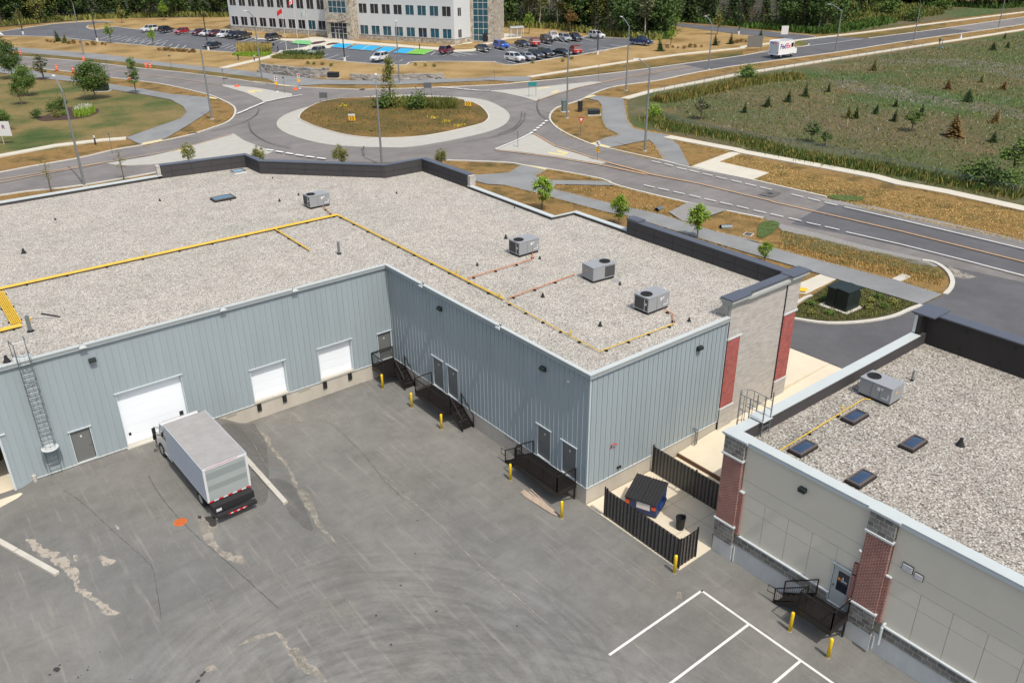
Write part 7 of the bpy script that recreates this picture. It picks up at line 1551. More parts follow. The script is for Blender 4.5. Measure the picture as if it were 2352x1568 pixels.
def conifer(name, lab, cat, h, w_, leafm, seed, z0=.05, whorls=16, ls=.3, group=None, dens=9, bare=0):
    rg = random.Random(seed); t = thing(name, lab, cat, (0, 0, 0), 0, group); b = MB(); b.tube([(0, 0, -.1), (0, 0, h*.97)], .018*h+.03, 7, r1=.01)
    br = MB()
    for i in range(whorls):
        f = (i+.3*rg.random())/whorls; z = h*(z0+(1-z0)*f); R = w_/2*(1-f)**.85*rg.uniform(.8, 1.1)+.04*w_; n = dens if f < .8 else 5
        for k in range(n):
            a = 2*PI*k/n+rg.uniform(-.3, .3); R2_ = R*rg.uniform(.7, 1.12); d = Vector((math.cos(a), math.sin(a), 0)); s = Vector((-d.y, d.x, 0)); m = 4
            if bare and f < bare: b.tube([(0, 0, z), tuple(d*R2_*.8+Vector((0, 0, z-.1*R2_)))], .02*h*.12+.01, 4, r1=.005)
            if f < bare*.8: continue
            for j in range(m):
                u0 = (j+.2)/m; c = d*R2_*u0+Vector((0, 0, z-.22*R2_*u0+rg.uniform(-.04, .04)*h*.2)); ww = ls*(1.25-u0)*rg.uniform(.7, 1.2)*(1.15-.95*f)
                br.add([c-s*ww-d*ww*.2, c+d*ww*1.1-Vector((0, 0, .25*ww)), c+s*ww-d*ww*.2, c-d*ww*.9+Vector((0, 0, .12*ww))], [(0, 1, 2, 3)])
    b.build('trunk', m_bark, t); br.build('crown', leafm, t); return t
def place(o, r, u, v, s=1, rz=0, lab=None, z=ZG, first=False, group=None, mats=None, sc=None):
    p = P(r, u, v, z) if isinstance(r, str) else Vector((u, v, z)); scl = sc or (s, s, s)
    if first: o.location = (p.x, p.y, p.z+.02); o.rotation_euler = (0, 0, rz); o.scale = scl; 
    else: o = dup(o, (p.x, p.y, p.z+.02), rz, lab, scale=scl, group=group, mats=mats)
    if lab: o['label'] = lab
    return o
used = set()
def inst(proto, key, *a, **k):
    f = key not in used; used.add(key); return place(proto, *a, first=f, **k)
# young street trees near the buildings
yt = broadleaf('young_tree', 'x', 'tree', 4.3, 2.6, m_leaf3, 11, z0=.26, nc=46, nl=60, ls=.23, shape='egg', group='young trees along the near path')
inst(yt, 'yt', 'B3', 325, 590, .92, 0, lab='young bright green tree with three stems behind the low pale coping, left of three')
inst(yt, 'yt', 'B3', 1000, 735, .82, 1.2, lab='young bright green tree at the left end of the tall dark parapet')
inst(yt, 'yt', 'B3', 1690, 852, 1.0, 2.2, lab='young green tree rising behind the middle of the tall dark parapet', sc=(.9, .9, .88))
inst(yt, 'yt', 'B4', 180, 705, .5, 3.2, lab='little green sapling at the right end of the tall dark parapet', sc=(.55, .55, .5))
sp = broadleaf('sparse_tree', 'x', 'tree', 4.6, 1.9, m_leaf5, 21, z0=.25, nc=16, nl=16, ls=.16, group='thin young trees on the far side of the big roof')
inst(sp, 'sp', 'B1', 455, 432, .95, 0, lab='thin nearly leafless tree at the left road verge, leftmost')
inst(sp, 'sp', 'B1', 1095, 328, .95, 1, lab='thin sparse tree left of the tall dark parapet')
bt = broadleaf('bushy_tree', 'x', 'tree', 4.2, 2.9, m_leaf5, 31, z0=.2, nc=44, nl=55, ls=.22, group='round young trees behind the angled dark parapet')
inst(bt, 'bt', 'B1', 1670, 190, .72, 0, lab='yellowish round tree behind the left part of the tall parapet', mats={'crown': m_leaf3})
inst(bt, 'bt', 'B2', 70, 215, .7, 1, lab='olive round tree just right of the propped roof hatch')
inst(bt, 'bt', 'B2', 785, 225, .78, 2, lab='olive ball-shaped tree behind the parapet left of the lamp post')
inst(bt, 'bt', 'B2', 1660, 215, .62, 3, lab='olive round tree behind the right end of the angled parapet')
# trees on the left lawn
big = broadleaf('round_tree', 'big round dark green tree standing alone on the left lawn', 'tree', 8.6, 7.0, m_leaf1, 41, z0=.2, nc=80, nl=75, ls=.42, shape='egg', group='trees on the left lawn')
inst(big, 'big', 'K1', 1295, 822, .86, 0, lab='big round dark green tree standing alone on the left lawn')
inst(big, 'big', 'K1', 175, 548, 1.25, 1, lab='tall oval dark green tree at the upper left of the lawn', sc=(.72, .72, .98), mats={'crown': m_leaf2})
inst(big, 'big', 'K1', 385, 778, .85, 2, lab='round mid green tree right of the tall oval tree', sc=(.6, .6, .72))
inst(big, 'big', 'K1', 30, 1250, .5, 4, lab='small green tree cut by the left edge above the notice board', sc=(.5, .5, .42))
lo = broadleaf('loose_tree', 'x', 'tree', 6.8, 5.6, m_leaf1, 51, z0=.18, nc=40, nl=42, ls=.36, shape='cone', group='trees on the left lawn')
inst(lo, 'lo', 'K1', 297, 897, .8, 0, lab='loose spreading green tree closest to the notice board')
sl = broadleaf('slender_tree', 'x', 'tree', 7.6, 2.6, m_leaf1, 61, z0=.15, nc=34, nl=46, ls=.3, shape='egg', group='trees on the left lawn')
inst(sl, 'sl', 'K1', 1845, 752, 1.0, 0, lab='slender columnar tree right of the big round tree')
inst(sl, 'sl', 'K1', 597, 557, 1.0, 2, lab='vase-shaped thin green tree between the tall oval tree and the road', sc=(1.3, 1.3, .75), mats={'crown': m_leaf7})
# shrubs and the flower bed
slab('planting_bed', smooth_closed(PP('K1', (500, 1090), (640, 1030), (760, 980), (900, 940), (1100, 930), (1320, 950), (1330, 1000), (1200, 1060), (1000, 1095), (750, 1110), (600, 1120))), m_soil, .03)
def shrub(name, lab, h, w_, m, seed, nc=14, nl=60, ls=.16, cat='shrub', group=None):
    rg = random.Random(seed); b = MB()
    for k in range(nc):
        a = rg.uniform(0, 2*PI); rr = math.sqrt(rg.random())*w_*.36; c = Vector((rr*math.cos(a), rr*math.sin(a), h*rg.uniform(.2, .72)))
        for i in range(nl): leafquad(b, c+Vector((rg.gauss(0, .16)*w_, rg.gauss(0, .16)*w_, rg.gauss(0, .14)*h)), ls*rg.uniform(.6, 1.3), rg)
    b.v = [(x, y, max(z, .02)) for x, y, z in b.v]; return tag(b.build(name, m), lab, cat, group)
s1 = shrub('shrub', 'x', 1.6, 1.8, m_leaf1, 71, ls=.22, group='shrubs in the lawn bed')
for u, v, s, m, lab in ((805, 960, 1.5, m_leaf1, 'largest rounded green shrub in the lawn bed'), (715, 985, 1.1, m_leaf1, 'spreading green shrub left of the largest shrub'), (505, 1075, 1.05, m_leaf2, 'dark green shrub at the left tip of the lawn bed'), (770, 1065, .8, m_leaf5, 'olive shrub at the near edge of the lawn bed'), (870, 1035, .6, m_leaf3, 'small yellow-green shrub beside the lamp pole')):
    o = inst(s1, 's1', 'K1', u, v, s, u, lab=lab); o.material_slots[0].link = 'OBJECT'; o.material_slots[0].material = m
def scatter(name, lab, poly_fn, n, hmin, hmax, m, seed, wd=.05, kind='stuff', z=ZG+.02, lean=.25, tip=None, group=None):
    """tufts of upright blades"""
    rg = random.Random(seed); b = MB(); vs = []; fs = []
    for i in range(n):
        x, y = poly_fn(rg); h = rg.uniform(hmin, hmax); a = rg.uniform(0, 2*PI); dx, dy = math.cos(a)*wd*rg.uniform(.6, 1.4), math.sin(a)*wd; lx, ly = rg.uniform(-lean, lean)*h, rg.uniform(-lean, lean)*h; k = len(vs)
        vs += [(x-dx, y-dy, z), (x+dx, y+dy, z), (x+lx+dx*.7, y+ly+dy*.7, z+h*.7), (x+lx*1.6, y+ly*1.6, z+h), (x+lx-dx*.7, y+ly-dy*.7, z+h*.7)]; fs += [(k, k+1, k+2, k+4), (k+4, k+2, k+3)]
    b.v, b.f = vs, fs; o = b.build(name, m); tag(o, lab, 'grass' if kind == 'stuff' else 'plant', group, kind if kind == 'stuff' else None); return o
def tri_pts(poly):
    tr = tessellate_polygon([[Vector((x, y, 0)) for x, y in poly]]); T_ = [(Vector(poly[a]), Vector(poly[b_]), Vector(poly[c])) for a, b_, c in tr]; A = [abs((b_-a).x*(c-a).y-(b_-a).y*(c-a).x) for a, b_, c in T_]; S_ = sum(A)
    def f(rg):
        r = rg.random()*S_
        for (a, b_, c), ar in zip(T_, A):
            r -= ar
            if r <= 0: break
        u, v = rg.random(), rg.random()
        if u+v > 1: u, v = 1-u, 1-v
        q = a+(b_-a)*u+(c-a)*v; return q.x, q.y
    return f
def along(pts, w_, jit=0):
    q = [Vector(p) for p in smooth_open(pts, 4)]; cum = [0]
    for i in range(1, len(q)): cum.append(cum[-1]+(q[i]-q[i-1]).length)
    def f(rg):
        s = rg.random()*cum[-1]
        for i in range(1, len(q)):
            if cum[i] >= s: break
        t_ = (s-cum[i-1])/(cum[i]-cum[i-1]+1e-9); p = q[i-1].lerp(q[i], t_); d = (q[i]-q[i-1]).normalized(); k = rg.gauss(0, .4)*w_; return p.x-d.y*k, p.y+d.x*k
    return f
m_tuft = leaf('edge_grass_brown', C(182, 150, 94, .95)); m_tuft2 = leaf('edge_grass_olive', C(140, 132, 76, .95))
m_blade1 = leaf('tall_grass_olive', C(112, 118, 58, .8)); m_blade2 = leaf('tall_grass_straw', C(176, 156, 92, .8)); m_blade3 = leaf('tall_grass_green', C(76, 104, 44, .8)); m_flw = mat('white_flowers', C(206, 206, 184, .75), .8); m_flwy = mat('yellow_flowers', C(236, 206, 50, .8), .8); m_bud = leaf('seed_head_brown', C(128, 84, 52, .8))
scatter('flower_bed_plants', 'yellow-green leafy perennials with pale flowers in the lawn bed', tri_pts(PP('K1', (1000, 1010), (1150, 960), (1290, 955), (1290, 1010), (1150, 1060), (1020, 1070))), 1100, .3, .9, m_leaf3, 3, .09)
scatter('flower_heads', 'white flower heads at the back of the lawn bed', tri_pts(PP('K1', (1000, 985), (1150, 935), (1240, 945), (1260, 975), (1100, 1000), (1020, 1010))), 140, .7, 1.1, m_flw, 4, .09)
# tall weeds round the field
A = PP('A3', (1600, 900), (1800, 860), (2100, 795), (2352, 745), 'A4', (200, 675), (490, 655))
scatter('tall_weeds', 'tall olive weeds along the upper fence of the field', along(A, 2.6), 5200, .4, 1.5, m_blade1, 5, .07)
scatter('dry_weeds', 'straw-coloured dry weeds mixed in along the upper fence of the field', along(A, 2.6), 2400, .4, 1.5, m_blade2, 6, .06)
scatter('brown_weeds', 'rusty brown docks among the upper fence weeds', along(A, 2.2), 260, .8, 1.7, m_bud, 7, .09)
B_ = PP('A3', (1560, 1040), (1700, 1120), (2000, 1170), (2352, 1235), 'A4', (300, 1265), (700, 1350), (1100, 1410), (1500, 1480), (1900, 1555), (2352, 1640))
scatter('tall_weeds', 'tall green weeds between the near fence and the concrete walk', along(B_, 2.6), 7000, .2, 1.0, m_blade3, 8, .06)
scatter('tall_weeds', 'olive weeds between the near fence and the concrete walk', along(B_, 3.2), 5000, .2, .9, m_blade1, 9, .05)
scatter('dry_weeds', 'straw grass between the near fence and the concrete walk', along(B_, 2.6), 3600, .2, 1.0, m_blade2, 10, .04)
fieldp = PP('A3', (1640, 940), (2000, 830), (2352, 740), 'A4', (500, 640), (1000, 480), (1570, 410), (2352, 290), (2700, 280), (2700, 1600), (2352, 1560), (1500, 1400), (700, 1250), (0, 1120), 'A3', (2000, 1060))
scatter('meadow_grass', 'uneven green meadow grass across the weedy field', tri_pts(fieldp), 9000, .10, .34, m_blade3, 12, .07, lean=.7)
scatter('meadow_grass', 'olive meadow grass across the weedy field', tri_pts(fieldp), 10000, .10, .34, m_blade1, 13, .07, lean=.7)
scatter('dry_meadow_grass', 'straw stalks across the weedy field', tri_pts(fieldp), 5000, .12, .34, m_blade2, 14, .03, lean=.7)
scatter('field_flowers', 'tiny white flower heads sprinkled over the weedy field', tri_pts(fieldp), 2600, .2, .4, m_flw, 15, .025, lean=.6)
scatter('ornamental_grass', 'pale feathery ornamental grass beside the office path', tri_pts(PP('J1', (190, 850), (330, 850), (520, 850), (720, 850), (730, 810), (450, 790), (200, 790))), 1500, 1.2, 2.5, m_blade2, 16, .10, lean=.12)
scatter('ornamental_grass', 'dark upright grass beside the office path', tri_pts(PP('J1', (450, 850), (730, 850), (730, 825), (450, 820))), 400, 1.2, 2.1, m_blade1, 17, .12, lean=.12)
scatter('yellow_groundcover', 'low yellow-green plants edging the office path, left bed', tri_pts(PP('J1', (110, 880), (200, 855), (720, 860), (700, 880), (420, 905), (200, 890))), 1800, .3, .8, m_leaf3, 18, .14)
scatter('yellow_groundcover', 'low yellow-green plants at the flag court, right bed', tri_pts(PP('J1', (700, 920), (850, 880), (1200, 890), (1540, 900), (1560, 940), (1200, 945), (850, 940))), 1500, .3, .8, m_leaf5, 19, .14)
scatter('dark_bed_grass', 'dark upright shrubs in front of the grey-green suv', tri_pts(PP('J1', (900, 880), (1000, 870), (1540, 870), (1540, 910), (1000, 900))), 500, .8, 1.7, m_leaf2, 20, .12, lean=.1)
scatter('reeds', 'dense block of tall reeds on the roundabout', tri_pts(PP('A2', (1790, 940), (1860, 920), (2050, 925), (2060, 965), (1930, 975), (1800, 965))), 1500, .6, 1.7, m_blade1, 21, .07, z=ZG+.19, lean=.22)
scatter('roundabout_grass', 'long grass tufts in the middle of the roundabout', tri_pts(PP('A2', (1380, 930), (1600, 890), (1780, 900), (1800, 960), (1500, 960))), 1800, .4, 1.2, m_blade1, 22, .07, z=ZG+.19, lean=.2)
scatter('roundabout_grass', 'short dry tufts over the roundabout lawn', tri_pts(PP('A2', (700, 1040), (900, 940), (1350, 890), (2100, 900), (2300, 1040), (1900, 1160), (1300, 1200), (900, 1130))), 4000, .08, .22, m_blade1, 23, .06, z=ZG+.19, lean=.6)
for u, v in ((1063, 940), (1848, 1045), (1975, 1082), (2060, 1115)):
    p = P('A2', u, v); o = scatter('yellow_flowers', 'patch of yellow flowers on the roundabout lawn', lambda rg, p=p: (p.x+rg.gauss(0, .5), p.y+rg.gauss(0, .5)), 34, .15, .3, m_flwy, u, .05, z=ZG+.19)
# roundabout bushes and tree
o = inst(s1, 's1', 'A2', 1700, 962, 2.3, 1, lab='dense dark green bush right of the tall roundabout tree', z=ZG+.15, group='bushes on the roundabout', sc=(1.9, 1.9, 2.1)); o.material_slots[0].link = 'OBJECT'; o.material_slots[0].material = m_leaf1
o = inst(s1, 's1', 'A2', 1420, 950, 2.3, 2, lab='broad olive bush at the foot of the tall roundabout tree', z=ZG+.15, group='bushes on the roundabout', sc=(2.1, 2.1, 1.7)); o.material_slots[0].link = 'OBJECT'; o.material_slots[0].material = m_leaf1
o = inst(s1, 's1', 'A2', 1530, 940, 2.0, 3, lab='olive bush between the tall tree and the dense dark bush', z=ZG+.15, group='bushes on the roundabout', sc=(1.6, 1.6, 1.4)); o.material_slots[0].link = 'OBJECT'; o.material_slots[0].material = m_leaf5
rt = broadleaf('tall_thin_tree', 'tall ragged thin tree in the middle of the roundabout', 'tree', 10.0, 4.4, m_leaf5, 81, z0=.1, nc=44, nl=34, ls=.34, shape='cone'); place(rt, 'A2', 1478, 935, 1.0, first=True, z=ZG+.15)
# far park trees and conifers
fy = broadleaf('park_tree', 'x', 'tree', 6.0, 2.6, m_leaf3, 91, z0=.25, nc=26, nl=34, ls=.36, shape='egg', group='young trees round the office')
for r, u, v, s, m, lab in (('A1', 975, 382, .95, m_leaf3, 'young bright tree between the stall row and the brown bed'), ('A1', 1347, 407, .85, m_leaf3, 'young bright tree staked in the straw grass left of the brown plants'), ('A3', 472, 300, 1.1, m_leaf3, 'yellow-green young tree beside the bus shelter'), ('A3', 840, 285, 1.25, m_leaf6, 'orange-brown young tree at the woodland edge'),
                        ('A3', 1718, 400, .85, m_leaf3, 'small lime green tree right of the navy pickup'), ('A3', 1755, 262, .95, m_leaf3, 'young tree at the start of the side street'), ('A1', 185, 240, 1.0, m_leaf5, 'thin tree behind the leftmost black lamp post'), ('A3', 2125, 305, 1.1, m_leaf5, 'thin olive tree behind a street lamp left of the van'), ('A1', 1080, 205, 1.0, m_leaf5, 'pale green young tree on the straw strip by the wood'), ('A1', 1450, 180, 1.1, m_leaf3, 'bright young tree in front of the left wood')):
    inst(fy, 'fy', r, u, v, s, u, lab=lab, mats={'crown': m})
    for ch in ([fy] if False else []): pass
cf = conifer('small_conifer', 'x', 'tree', 3.0, 2.3, m_leaf4, 95, whorls=14, dens=12, ls=.34, group='small cone-shaped conifers')
for r, u, v, s, m, lab in (('A1', 515, 367, 1.25, m_leaf4, 'cone-shaped conifer in the brown bed, left of a pair'), ('A1', 570, 378, 1.1, m_leaf5, 'lighter cone-shaped conifer, right of a pair'), ('A3', 1630, 452, 1.25, m_leaf4, 'dark cone conifer at the corner of the straw grass near the navy pickup'), ('A3', 2110, 400, 1.2, m_leaf4, 'dark cone conifer left of the brown shrub row'), ('A3', 2245, 388, 1.2, m_leaf4, 'dark cone conifer in the brown shrub row'), ('A4', 145, 322, 1.15, m_leaf4, 'dark cone conifer behind the grey board'),
                        ('A4', 12, 942, 1.1, m_leaf4, 'dark conifer at the left of the green patch of the field'), ('A4', 200, 892, 1.15, m_leaf4, 'dark conifer, second in the line across the green patch'), ('A4', 380, 852, 1.1, m_leaf4, 'dark conifer, third in the line across the green patch'), ('A4', 520, 806, 1.25, m_leaf4, 'dark conifer, fourth in the line toward the grey gravel'), ('A4', 715, 768, 1.05, m_leaf4, 'dark conifer at the end of the line beside the bare gravel patch'),
                        ('A4', 1110, 950, .95, m_leaf4, 'dark conifer left of the stacked pair in mid field'), ('A4', 1275, 892, .85, m_leaf4, 'small dark conifer, upper of the stacked pair in mid field'), ('A4', 1262, 1012, 1.15, m_leaf4, 'dark conifer, lower of the stacked pair in mid field'), ('A4', 1487, 966, 1.0, m_leaf4, 'dark conifer right of the stacked pair in mid field'), ('A4', 942, 987, 1.05, m_leaf4, 'dark conifer touching a rusty one in mid field'), ('A4', 888, 987, 1.1, m_leaf5, 'olive-brown conifer touching a dark one in mid field'),
                        ('A4', 1885, 852, 1.35, m_leaf4, 'ragged dark conifer above the rust-brown giant'), ('A4', 1765, 1142, 2.4, m_leaf6, 'largest conifer of the field, rust brown'), ('A4', 1715, 746, 1.25, m_leaf6, 'rust-brown bushy conifer in the upper field'), ('A4', 1990, 690, .95, m_leaf5, 'olive shrub-like conifer in the upper field'), ('A4', 2175, 752, 1.05, m_leaf6, 'rust-brown conifer near the right edge'), ('A4', 2100, 1027, 1.3, m_leaf6, 'brown conifer at the right side with a dark skirt'),
                        ('A4', 2092, 1187, 1.0, m_leaf4, 'dark green conifer low at the right side'), ('A4', 1092, 592, 1.2, m_leaf5, 'thin olive conifer near the top of the field'), ('A4', 2095, 422, 1.2, m_leaf4, 'dark conifer in the far right corner trio, left one'), ('A4', 2215, 402, .9, m_leaf4, 'dark conifer in the far right corner trio, right one'), ('A4', 2190, 322, .9, m_leaf4, 'dark conifer in the far right corner trio, upper one'), ('A4', 325, 665, 1.0, m_leaf4, 'dark spike conifer among the fence weeds')):
    if r == 'A4': s *= .8 if s < 2 else .68
    o = inst(cf, 'cf', r, u, v, s, u, lab=lab, sc=(s*1.05, s*1.05, s*.85))
    o.rotation_euler = (.14*math.sin(u), .14*math.cos(v), u); o.scale = (o.scale[0]*(1+.22*math.sin(v*1.7)), o.scale[1]*(1+.2*math.cos(u*2.3)), o.scale[2]*(1+.14*math.sin(u+v)))
    for ch in o.children:
        if ch.name.startswith('crown'): ch.material_slots[0].link = 'OBJECT'; ch.material_slots[0].material = m
for r, u, v, s, m, lab in (('A4', 1410, 1097, .75, m_leaf1, 'small leafy green tree in the lower middle of the field'), ('A4', 2232, 1485, 1.1, m_leaf1, 'leafy green tree at the right edge by the fence'), ('A4', 575, 1190, .7, m_leaf2, 'loose dark sapling at the near fence'), ('A4', 690, 1222, .5, m_leaf2, 'smallest dark sapling right of the loose one at the near fence'), ('A3', 1990, 1050, .8, m_leaf7, 'grey-green sapling left in the field behind the fence')):
    o = inst(fy, 'fy', r, u, v, s, u, lab=lab, mats={'crown': m}, sc=(s*1.3, s*1.3, s*.8)); o['group'] = 'leafy saplings of the weedy field'
for r, u, v, s, m, lab in (('A4', 1930, 1530, 2.0, m_leaf1, 'bright shrub at the end of the fence rail, left one'), ('A4', 2070, 1570, 2.2, m_leaf2, 'dark shrub swallowing the fence near the right edge'), ('A4', 2200, 1590, 1.8, m_leaf1, 'green shrub beside the dark one near the right edge'), ('A4', 2000, 1560, 1.4, m_leaf7, 'grey shrub between two green ones by the fence'), ('A3', 1580, 1040, 1.5, m_leaf3, 'bright green shrub behind a street lamp at the field corner'), ('A4', 40, 690, 2.4, m_leaf1, 'big green shrub among the upper fence weeds'), ('A4', 1200, 130, 4.0, m_leaf1, 'large dark shrub in the far weeds beside the road'), ('A4', 1420, 180, 3.0, m_leaf1, 'rounded shrub by the far walk'), ('A4', 1680, 80, 3.6, m_leaf1, 'dark green shrub at the far wood corner')):
    o = inst(s1, 's1', r, u, v, s, u, lab=lab, group='shrubs around the weedy field'); o.material_slots[0].link = 'OBJECT'; o.material_slots[0].material = m
# brown shrub rows
bs = shrub('brown_shrub', 'rust-brown shrub in a planted row', .9, 1.1, m_leaf6, 99, nc=7, nl=30, ls=.22, group='rust-brown shrubs in rows before the car park')
rows = [('A1', 420, 370), ('A1', 445, 375), ('A1', 478, 380), ('A1', 610, 390), ('A1', 655, 385), ('A1', 715, 385), ('A1', 760, 392), ('A1', 770, 400), ('A1', 810, 388), ('A1', 832, 402), ('A1', 905, 395), ('A1', 932, 402)]
rows += [('J5', 455, 520), ('J5', 545, 525), ('J5', 590, 515), ('J5', 650, 530), ('J5', 690, 535), ('J5', 750, 535), ('J5', 800, 540), ('J5', 850, 545), ('J5', 880, 535), ('J5', 925, 560), ('J5', 970, 545), ('J5', 1010, 555)]
rows += [('A3', 1690, 425), ('A3', 1735, 422), ('A3', 1780, 428), ('A3', 1835, 430), ('A3', 1890, 420), ('A3', 1937, 420), ('A3', 1990, 418), ('A3', 2145, 382), ('A3', 2270, 382), ('A3', 2300, 380), ('A3', 2340, 372), ('A4', 28, 355), ('A4', 110, 335)]
wh = {'A1': 'left row in the straw grass', 'J5': 'long row below the parked cars', 'A3': 'right row behind the road', 'A4': 'right row behind the road'}
for i, (r, u, v) in enumerate(rows):
    o = inst(bs, 'bs', r, u, v, 1.0+.3*math.sin(i*5), i, lab='rust-brown shrub of the '+wh[r])
for i, (r, u, v) in enumerate((('A2', 750, 565), ('A2', 800, 570), ('A2', 875, 575), ('A2', 955, 585), ('A2', 1700, 580), ('A2', 1785, 585), ('A2', 1860, 590), ('A3', 765, 545), ('A3', 845, 525), ('A3', 505, 560))):
    o = inst(bs, 'bs', r, u, v, .9, i, lab='small olive shrub on the straw grass before the car park', group='small shrubs on the straw grass'); o.material_slots[0].link = 'OBJECT'; o.material_slots[0].material = m_leaf5
for i, (r, u, v) in enumerate((('B4', 660, 1020), ('B4', 1060, 1030), ('B4', 1130, 1000), ('B4', 1265, 1050), ('B4', 1190, 1080), ('B4', 1045, 1085), ('B4', 560, 1050), ('B4', 560, 1130), ('B4', 720, 1140))):
    o = inst(bs, 'bs', r, u, v, .75, i, lab='low green tuft in the planting bed around the transformer', group='low tufts round the transformer', z=ZG+.05, sc=(.8, .8, .5)); o.material_slots[0].link = 'OBJECT'; o.material_slots[0].material = m_leaf5 if i % 2 else m_leaf1
scatter('bed_grass', 'scrubby grass in the planting bed around the transformer', tri_pts(PP('B4', (450, 1085), (590, 995), (790, 870), (1450, 1062), (1300, 1120), (1000, 1180), (700, 1195), (430, 1165))), 2600, .08, .3, m_blade1, 24, .035, z=ZG+.045)
ditch = PP('B4', (330, 440), (800, 560), (1300, 680), (1680, 800), (1650, 900), (1300, 830), (700, 690), (300, 580))
scatter('ditch_grass', 'dry grass tufts in the ditch beside the road', tri_pts(ditch), 4200, .06, .24, m_tuft, 25, .04)
scatter('ditch_grass', 'olive grass tufts in the ditch beside the road', tri_pts(ditch), 2600, .06, .2, m_tuft2, 26, .04)
scatter('path_grass', 'dry tufts on the verge between the path and the road', tri_pts(PP('B3', (430, 370), (1000, 400), (1600, 560), (1420, 620), (1350, 625), (950, 530))), 2500, .05, .16, m_tuft, 27, .04)
# ---- woods
w1 = broadleaf('forest_tree', 'x', 'tree', 15, 8.0, m_leaf2, 101, z0=.12, nc=70, nl=40, ls=.85, shape='egg', bark=m_barkl, group='trees of the surrounding woods')
w2 = conifer('forest_spruce', 'x', 'tree', 17, 6.5, m_leaf4, 102, z0=.06, whorls=26, ls=.75, dens=10, group='trees of the surrounding woods')
w3 = broadleaf('forest_tree', 'x', 'tree', 13, 7.0, m_leaf5, 103, z0=.08, nc=60, nl=34, ls=.8, shape='oval', bark=m_bark, group='trees of the surrounding woods')
w4 = conifer('forest_pine', 'x', 'tree', 18, 6.0, m_leaf4, 104, z0=.05, whorls=24, ls=.7, dens=8, group='trees of the surrounding woods', bare=.42)
w5 = broadleaf('bare_stem_tree', 'x', 'tree', 16, 6.0, m_leaf7, 105, z0=.38, nc=40, nl=34, ls=.8, shape='oval', bark=m_barkl, group='trees of the surrounding woods')
edges = [('left', [Vector((-40, 300)), *[Vector(p) for p in PP('A1', (0, 232), (400, 195), (700, 178), (1050, 165), (1500, 150), (2000, 152))]], 'w1 w2 w3 w2 w1 w4'),
         ('office', [Vector(p) for p in PP('A3', (180, 232), (300, 240), (700, 255), (900, 280), (1200, 322), (1450, 345), (1640, 355))], 'w5 w4 w5 w1 w3 w4'),
         ('side street', [Vector(p) for p in PP('A3', (1640, 350), (1680, 260), (1690, 185), (2000, 205), (2352, 235), 'A4', (60, 235), (300, 255), (640, 285), (760, 240))], 'w4 w2 w4 w1 w1 w2'),
         ('far road', [Vector(p) for p in PP('A4', (760, 245), (900, 150), (1060, 60), (1350, 25), (1600, 60), (1800, 60), (2100, 75), (2352, 60), (2800, 30))], 'w1 w3 w2 w1 w2 w3')]
WT = dict(w1=w1, w2=w2, w3=w3, w4=w4, w5=w5); desc = dict(w1='broad dark green tree', w2='tall dark spruce', w3='olive green bushy tree', w4='tall pine with bare lower trunk', w5='tall grey-green tree with pale bare trunk')
rg = random.Random(77); nt_ = 0; back = Vector((AF.x, AF.y)).normalized()
for zone, pts, seq in edges:
    seq = seq.split(); k = 0
    for row_ in range(4):
        q = [p+back*(2.0+row_*6.5) for p in pts]; acc = rg.random()*4
        for i in range(len(q)-1):
            d = q[i+1]-q[i]; L_ = d.length; d.normalize()
            while acc < L_:
                p = q[i]+d*acc+Vector((rg.uniform(-1.6, 1.6), rg.uniform(-1.6, 1.6))); key = rg.choice(seq); s = rg.uniform(.8, 1.15)
                inst(WT[key], key, None, p.x, p.y, s, rg.uniform(0, 6.3), lab=desc[key]+' in the wood behind the '+{'left': 'stall rows', 'office': 'office', 'side street': 'side street', 'far road': 'far road'}[zone]); nt_ += 1
                acc += rg.uniform(4.6, 7.4)*(1+.12*row_)
            acc -= L_
print('forest trees', nt_)
for zone, pts, _ in edges:
    for k_off in (6, 13, 22):
        ff = along([tuple(p+back*k_off) for p in pts], 5); rg = random.Random(k_off+len(zone)); b = MB()
        for i in range(170):
            x, y = ff(rg); hh = rg.uniform(1.5, 7); rr = rg.uniform(.8, 2.2)
            for j in range(26): leafquad(b, Vector((x+rg.gauss(0, rr*.6), y+rg.gauss(0, rr*.6), ZG+max(.2, hh*rg.random()))), rg.uniform(.5, 1.1), rg)
        tag(b.build('woodland_thicket', m_leaf2 if k_off != 13 else m_leaf7), 'dark leafy thicket filling the wood, '+zone+' side', 'undergrowth', None, 'stuff')
for zone, pts, _ in edges:
    f = along([tuple(p+back*1.0) for p in pts], 2.6)
    scatter('woodland_undergrowth', 'green undergrowth at the foot of the wood, '+zone+' side', f, 3600 if zone != 'office' else 1500, .5, 2.2, m_blade3 if zone in ('side street', 'far road') else m_leaf5, 200+len(zone), .28, lean=.35)
f = tri_pts(PP('A4', (650, 292), (1100, 215), (1700, 120), (1500, 60), (1060, 40), (800, 200)))
scatter('roadside_brush', 'tall grass and brush between the far walk and the wood', f, 5200, .5, 1.8, m_blade1, 301, .25, lean=.3)
scatter('roadside_brush', 'fresh green brush beside the far walk', along(PP('A4', (680, 280), (900, 240), (1200, 185)), 4), 2200, .8, 2.0, m_blade3, 302, .25, lean=.3)
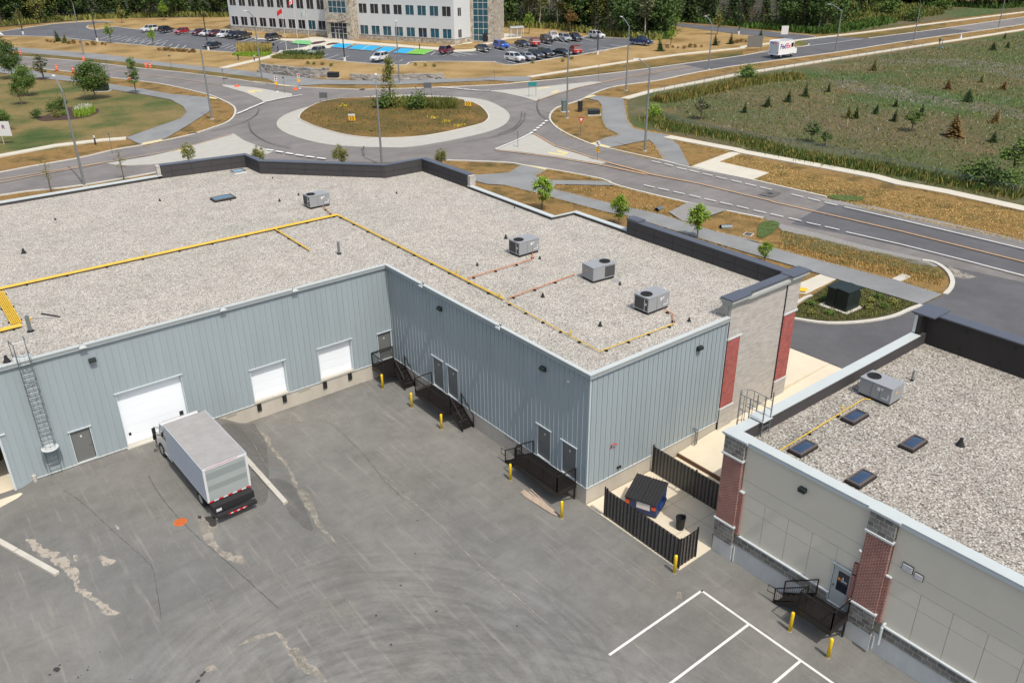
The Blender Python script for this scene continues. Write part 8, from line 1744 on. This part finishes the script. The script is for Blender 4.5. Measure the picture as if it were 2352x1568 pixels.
# ragged grass growing over kerbs and path edges
for k, pts in enumerate((PP('B3', (400, 410), (950, 545), (1400, 645), (1750, 760), (2352, 905), 'B4', (450, 642), (1250, 850), (1650, 965)), PP('B3', (0, 380), (240, 440), (900, 620), (1080, 650), (1780, 870), (2352, 1010)), PP('B3', (840, 330), (1010, 392), (1600, 540), (2270, 675)), PP('A3', (700, 1090), (800, 1180), (1000, 1262)), PP('A3', (1112, 930), (1112, 1050), (1150, 1130), (1262, 1190), (1030, 1262)), PP('A3', (1320, 930), (1340, 1060), (1390, 1130), (1690, 1190)),
                         PP('B4', (760, 160), (1100, 265), (1700, 395), (2352, 530)), PP('A3', (1680, 1230), (2250, 1345)), PP('B4', (1300, 70), (1700, 140), (2352, 285)), PP('A3', (1200, 1312), (1640, 1410), (1560, 1270)), PP('B3', (270, 305), (380, 245), (850, 335)), PP('A2', (640, 765), (1200, 782), (1800, 768)), PP('A1', (1250, 1290), (1500, 1225), (1880, 1112), (2050, 1010)))):
    scatter('edge_grass', 'dry grass fringe growing over the kerbs and path edges', along(pts, .45), 1500, .04, .15, m_tuft, 500+k, .03, lean=.7)
    scatter('edge_grass', 'olive grass fringe growing over the kerbs and path edges', along(pts, .6), 900, .04, .13, m_tuft2, 540+k, .03, lean=.7)
scatter('verge_grass', 'dry grass tufts on the verge along the concrete walk', tri_pts(PP('B3', (1890, 175), (2060, 110), (2352, 180), 'B4', (1000, 60), (2352, 300), (2352, 515), (1100, 240), (800, 190), (100, 20), 'B3', (2330, 268))), 9000, .03, .12, m_tuft, 580, .04, lean=.8)
scatter('verge_grass', 'olive grass tufts on the verge along the concrete walk', tri_pts(PP('B3', (1890, 175), (2060, 110), (2352, 180), 'B4', (1000, 60), (2352, 300), (2352, 515), (1100, 240), (800, 190), (100, 20), 'B3', (2330, 268))), 6000, .03, .12, m_tuft2, 581, .04, lean=.8)
scatter('verge_grass', 'dry grass tufts between the roofline and the grey path', tri_pts([(16.8, 12), (20, 26), (26, 24), (30, 14), (34, 4), (32, 2), (24, 4)]), 4000, .03, .12, m_tuft, 582, .04, lean=.8)
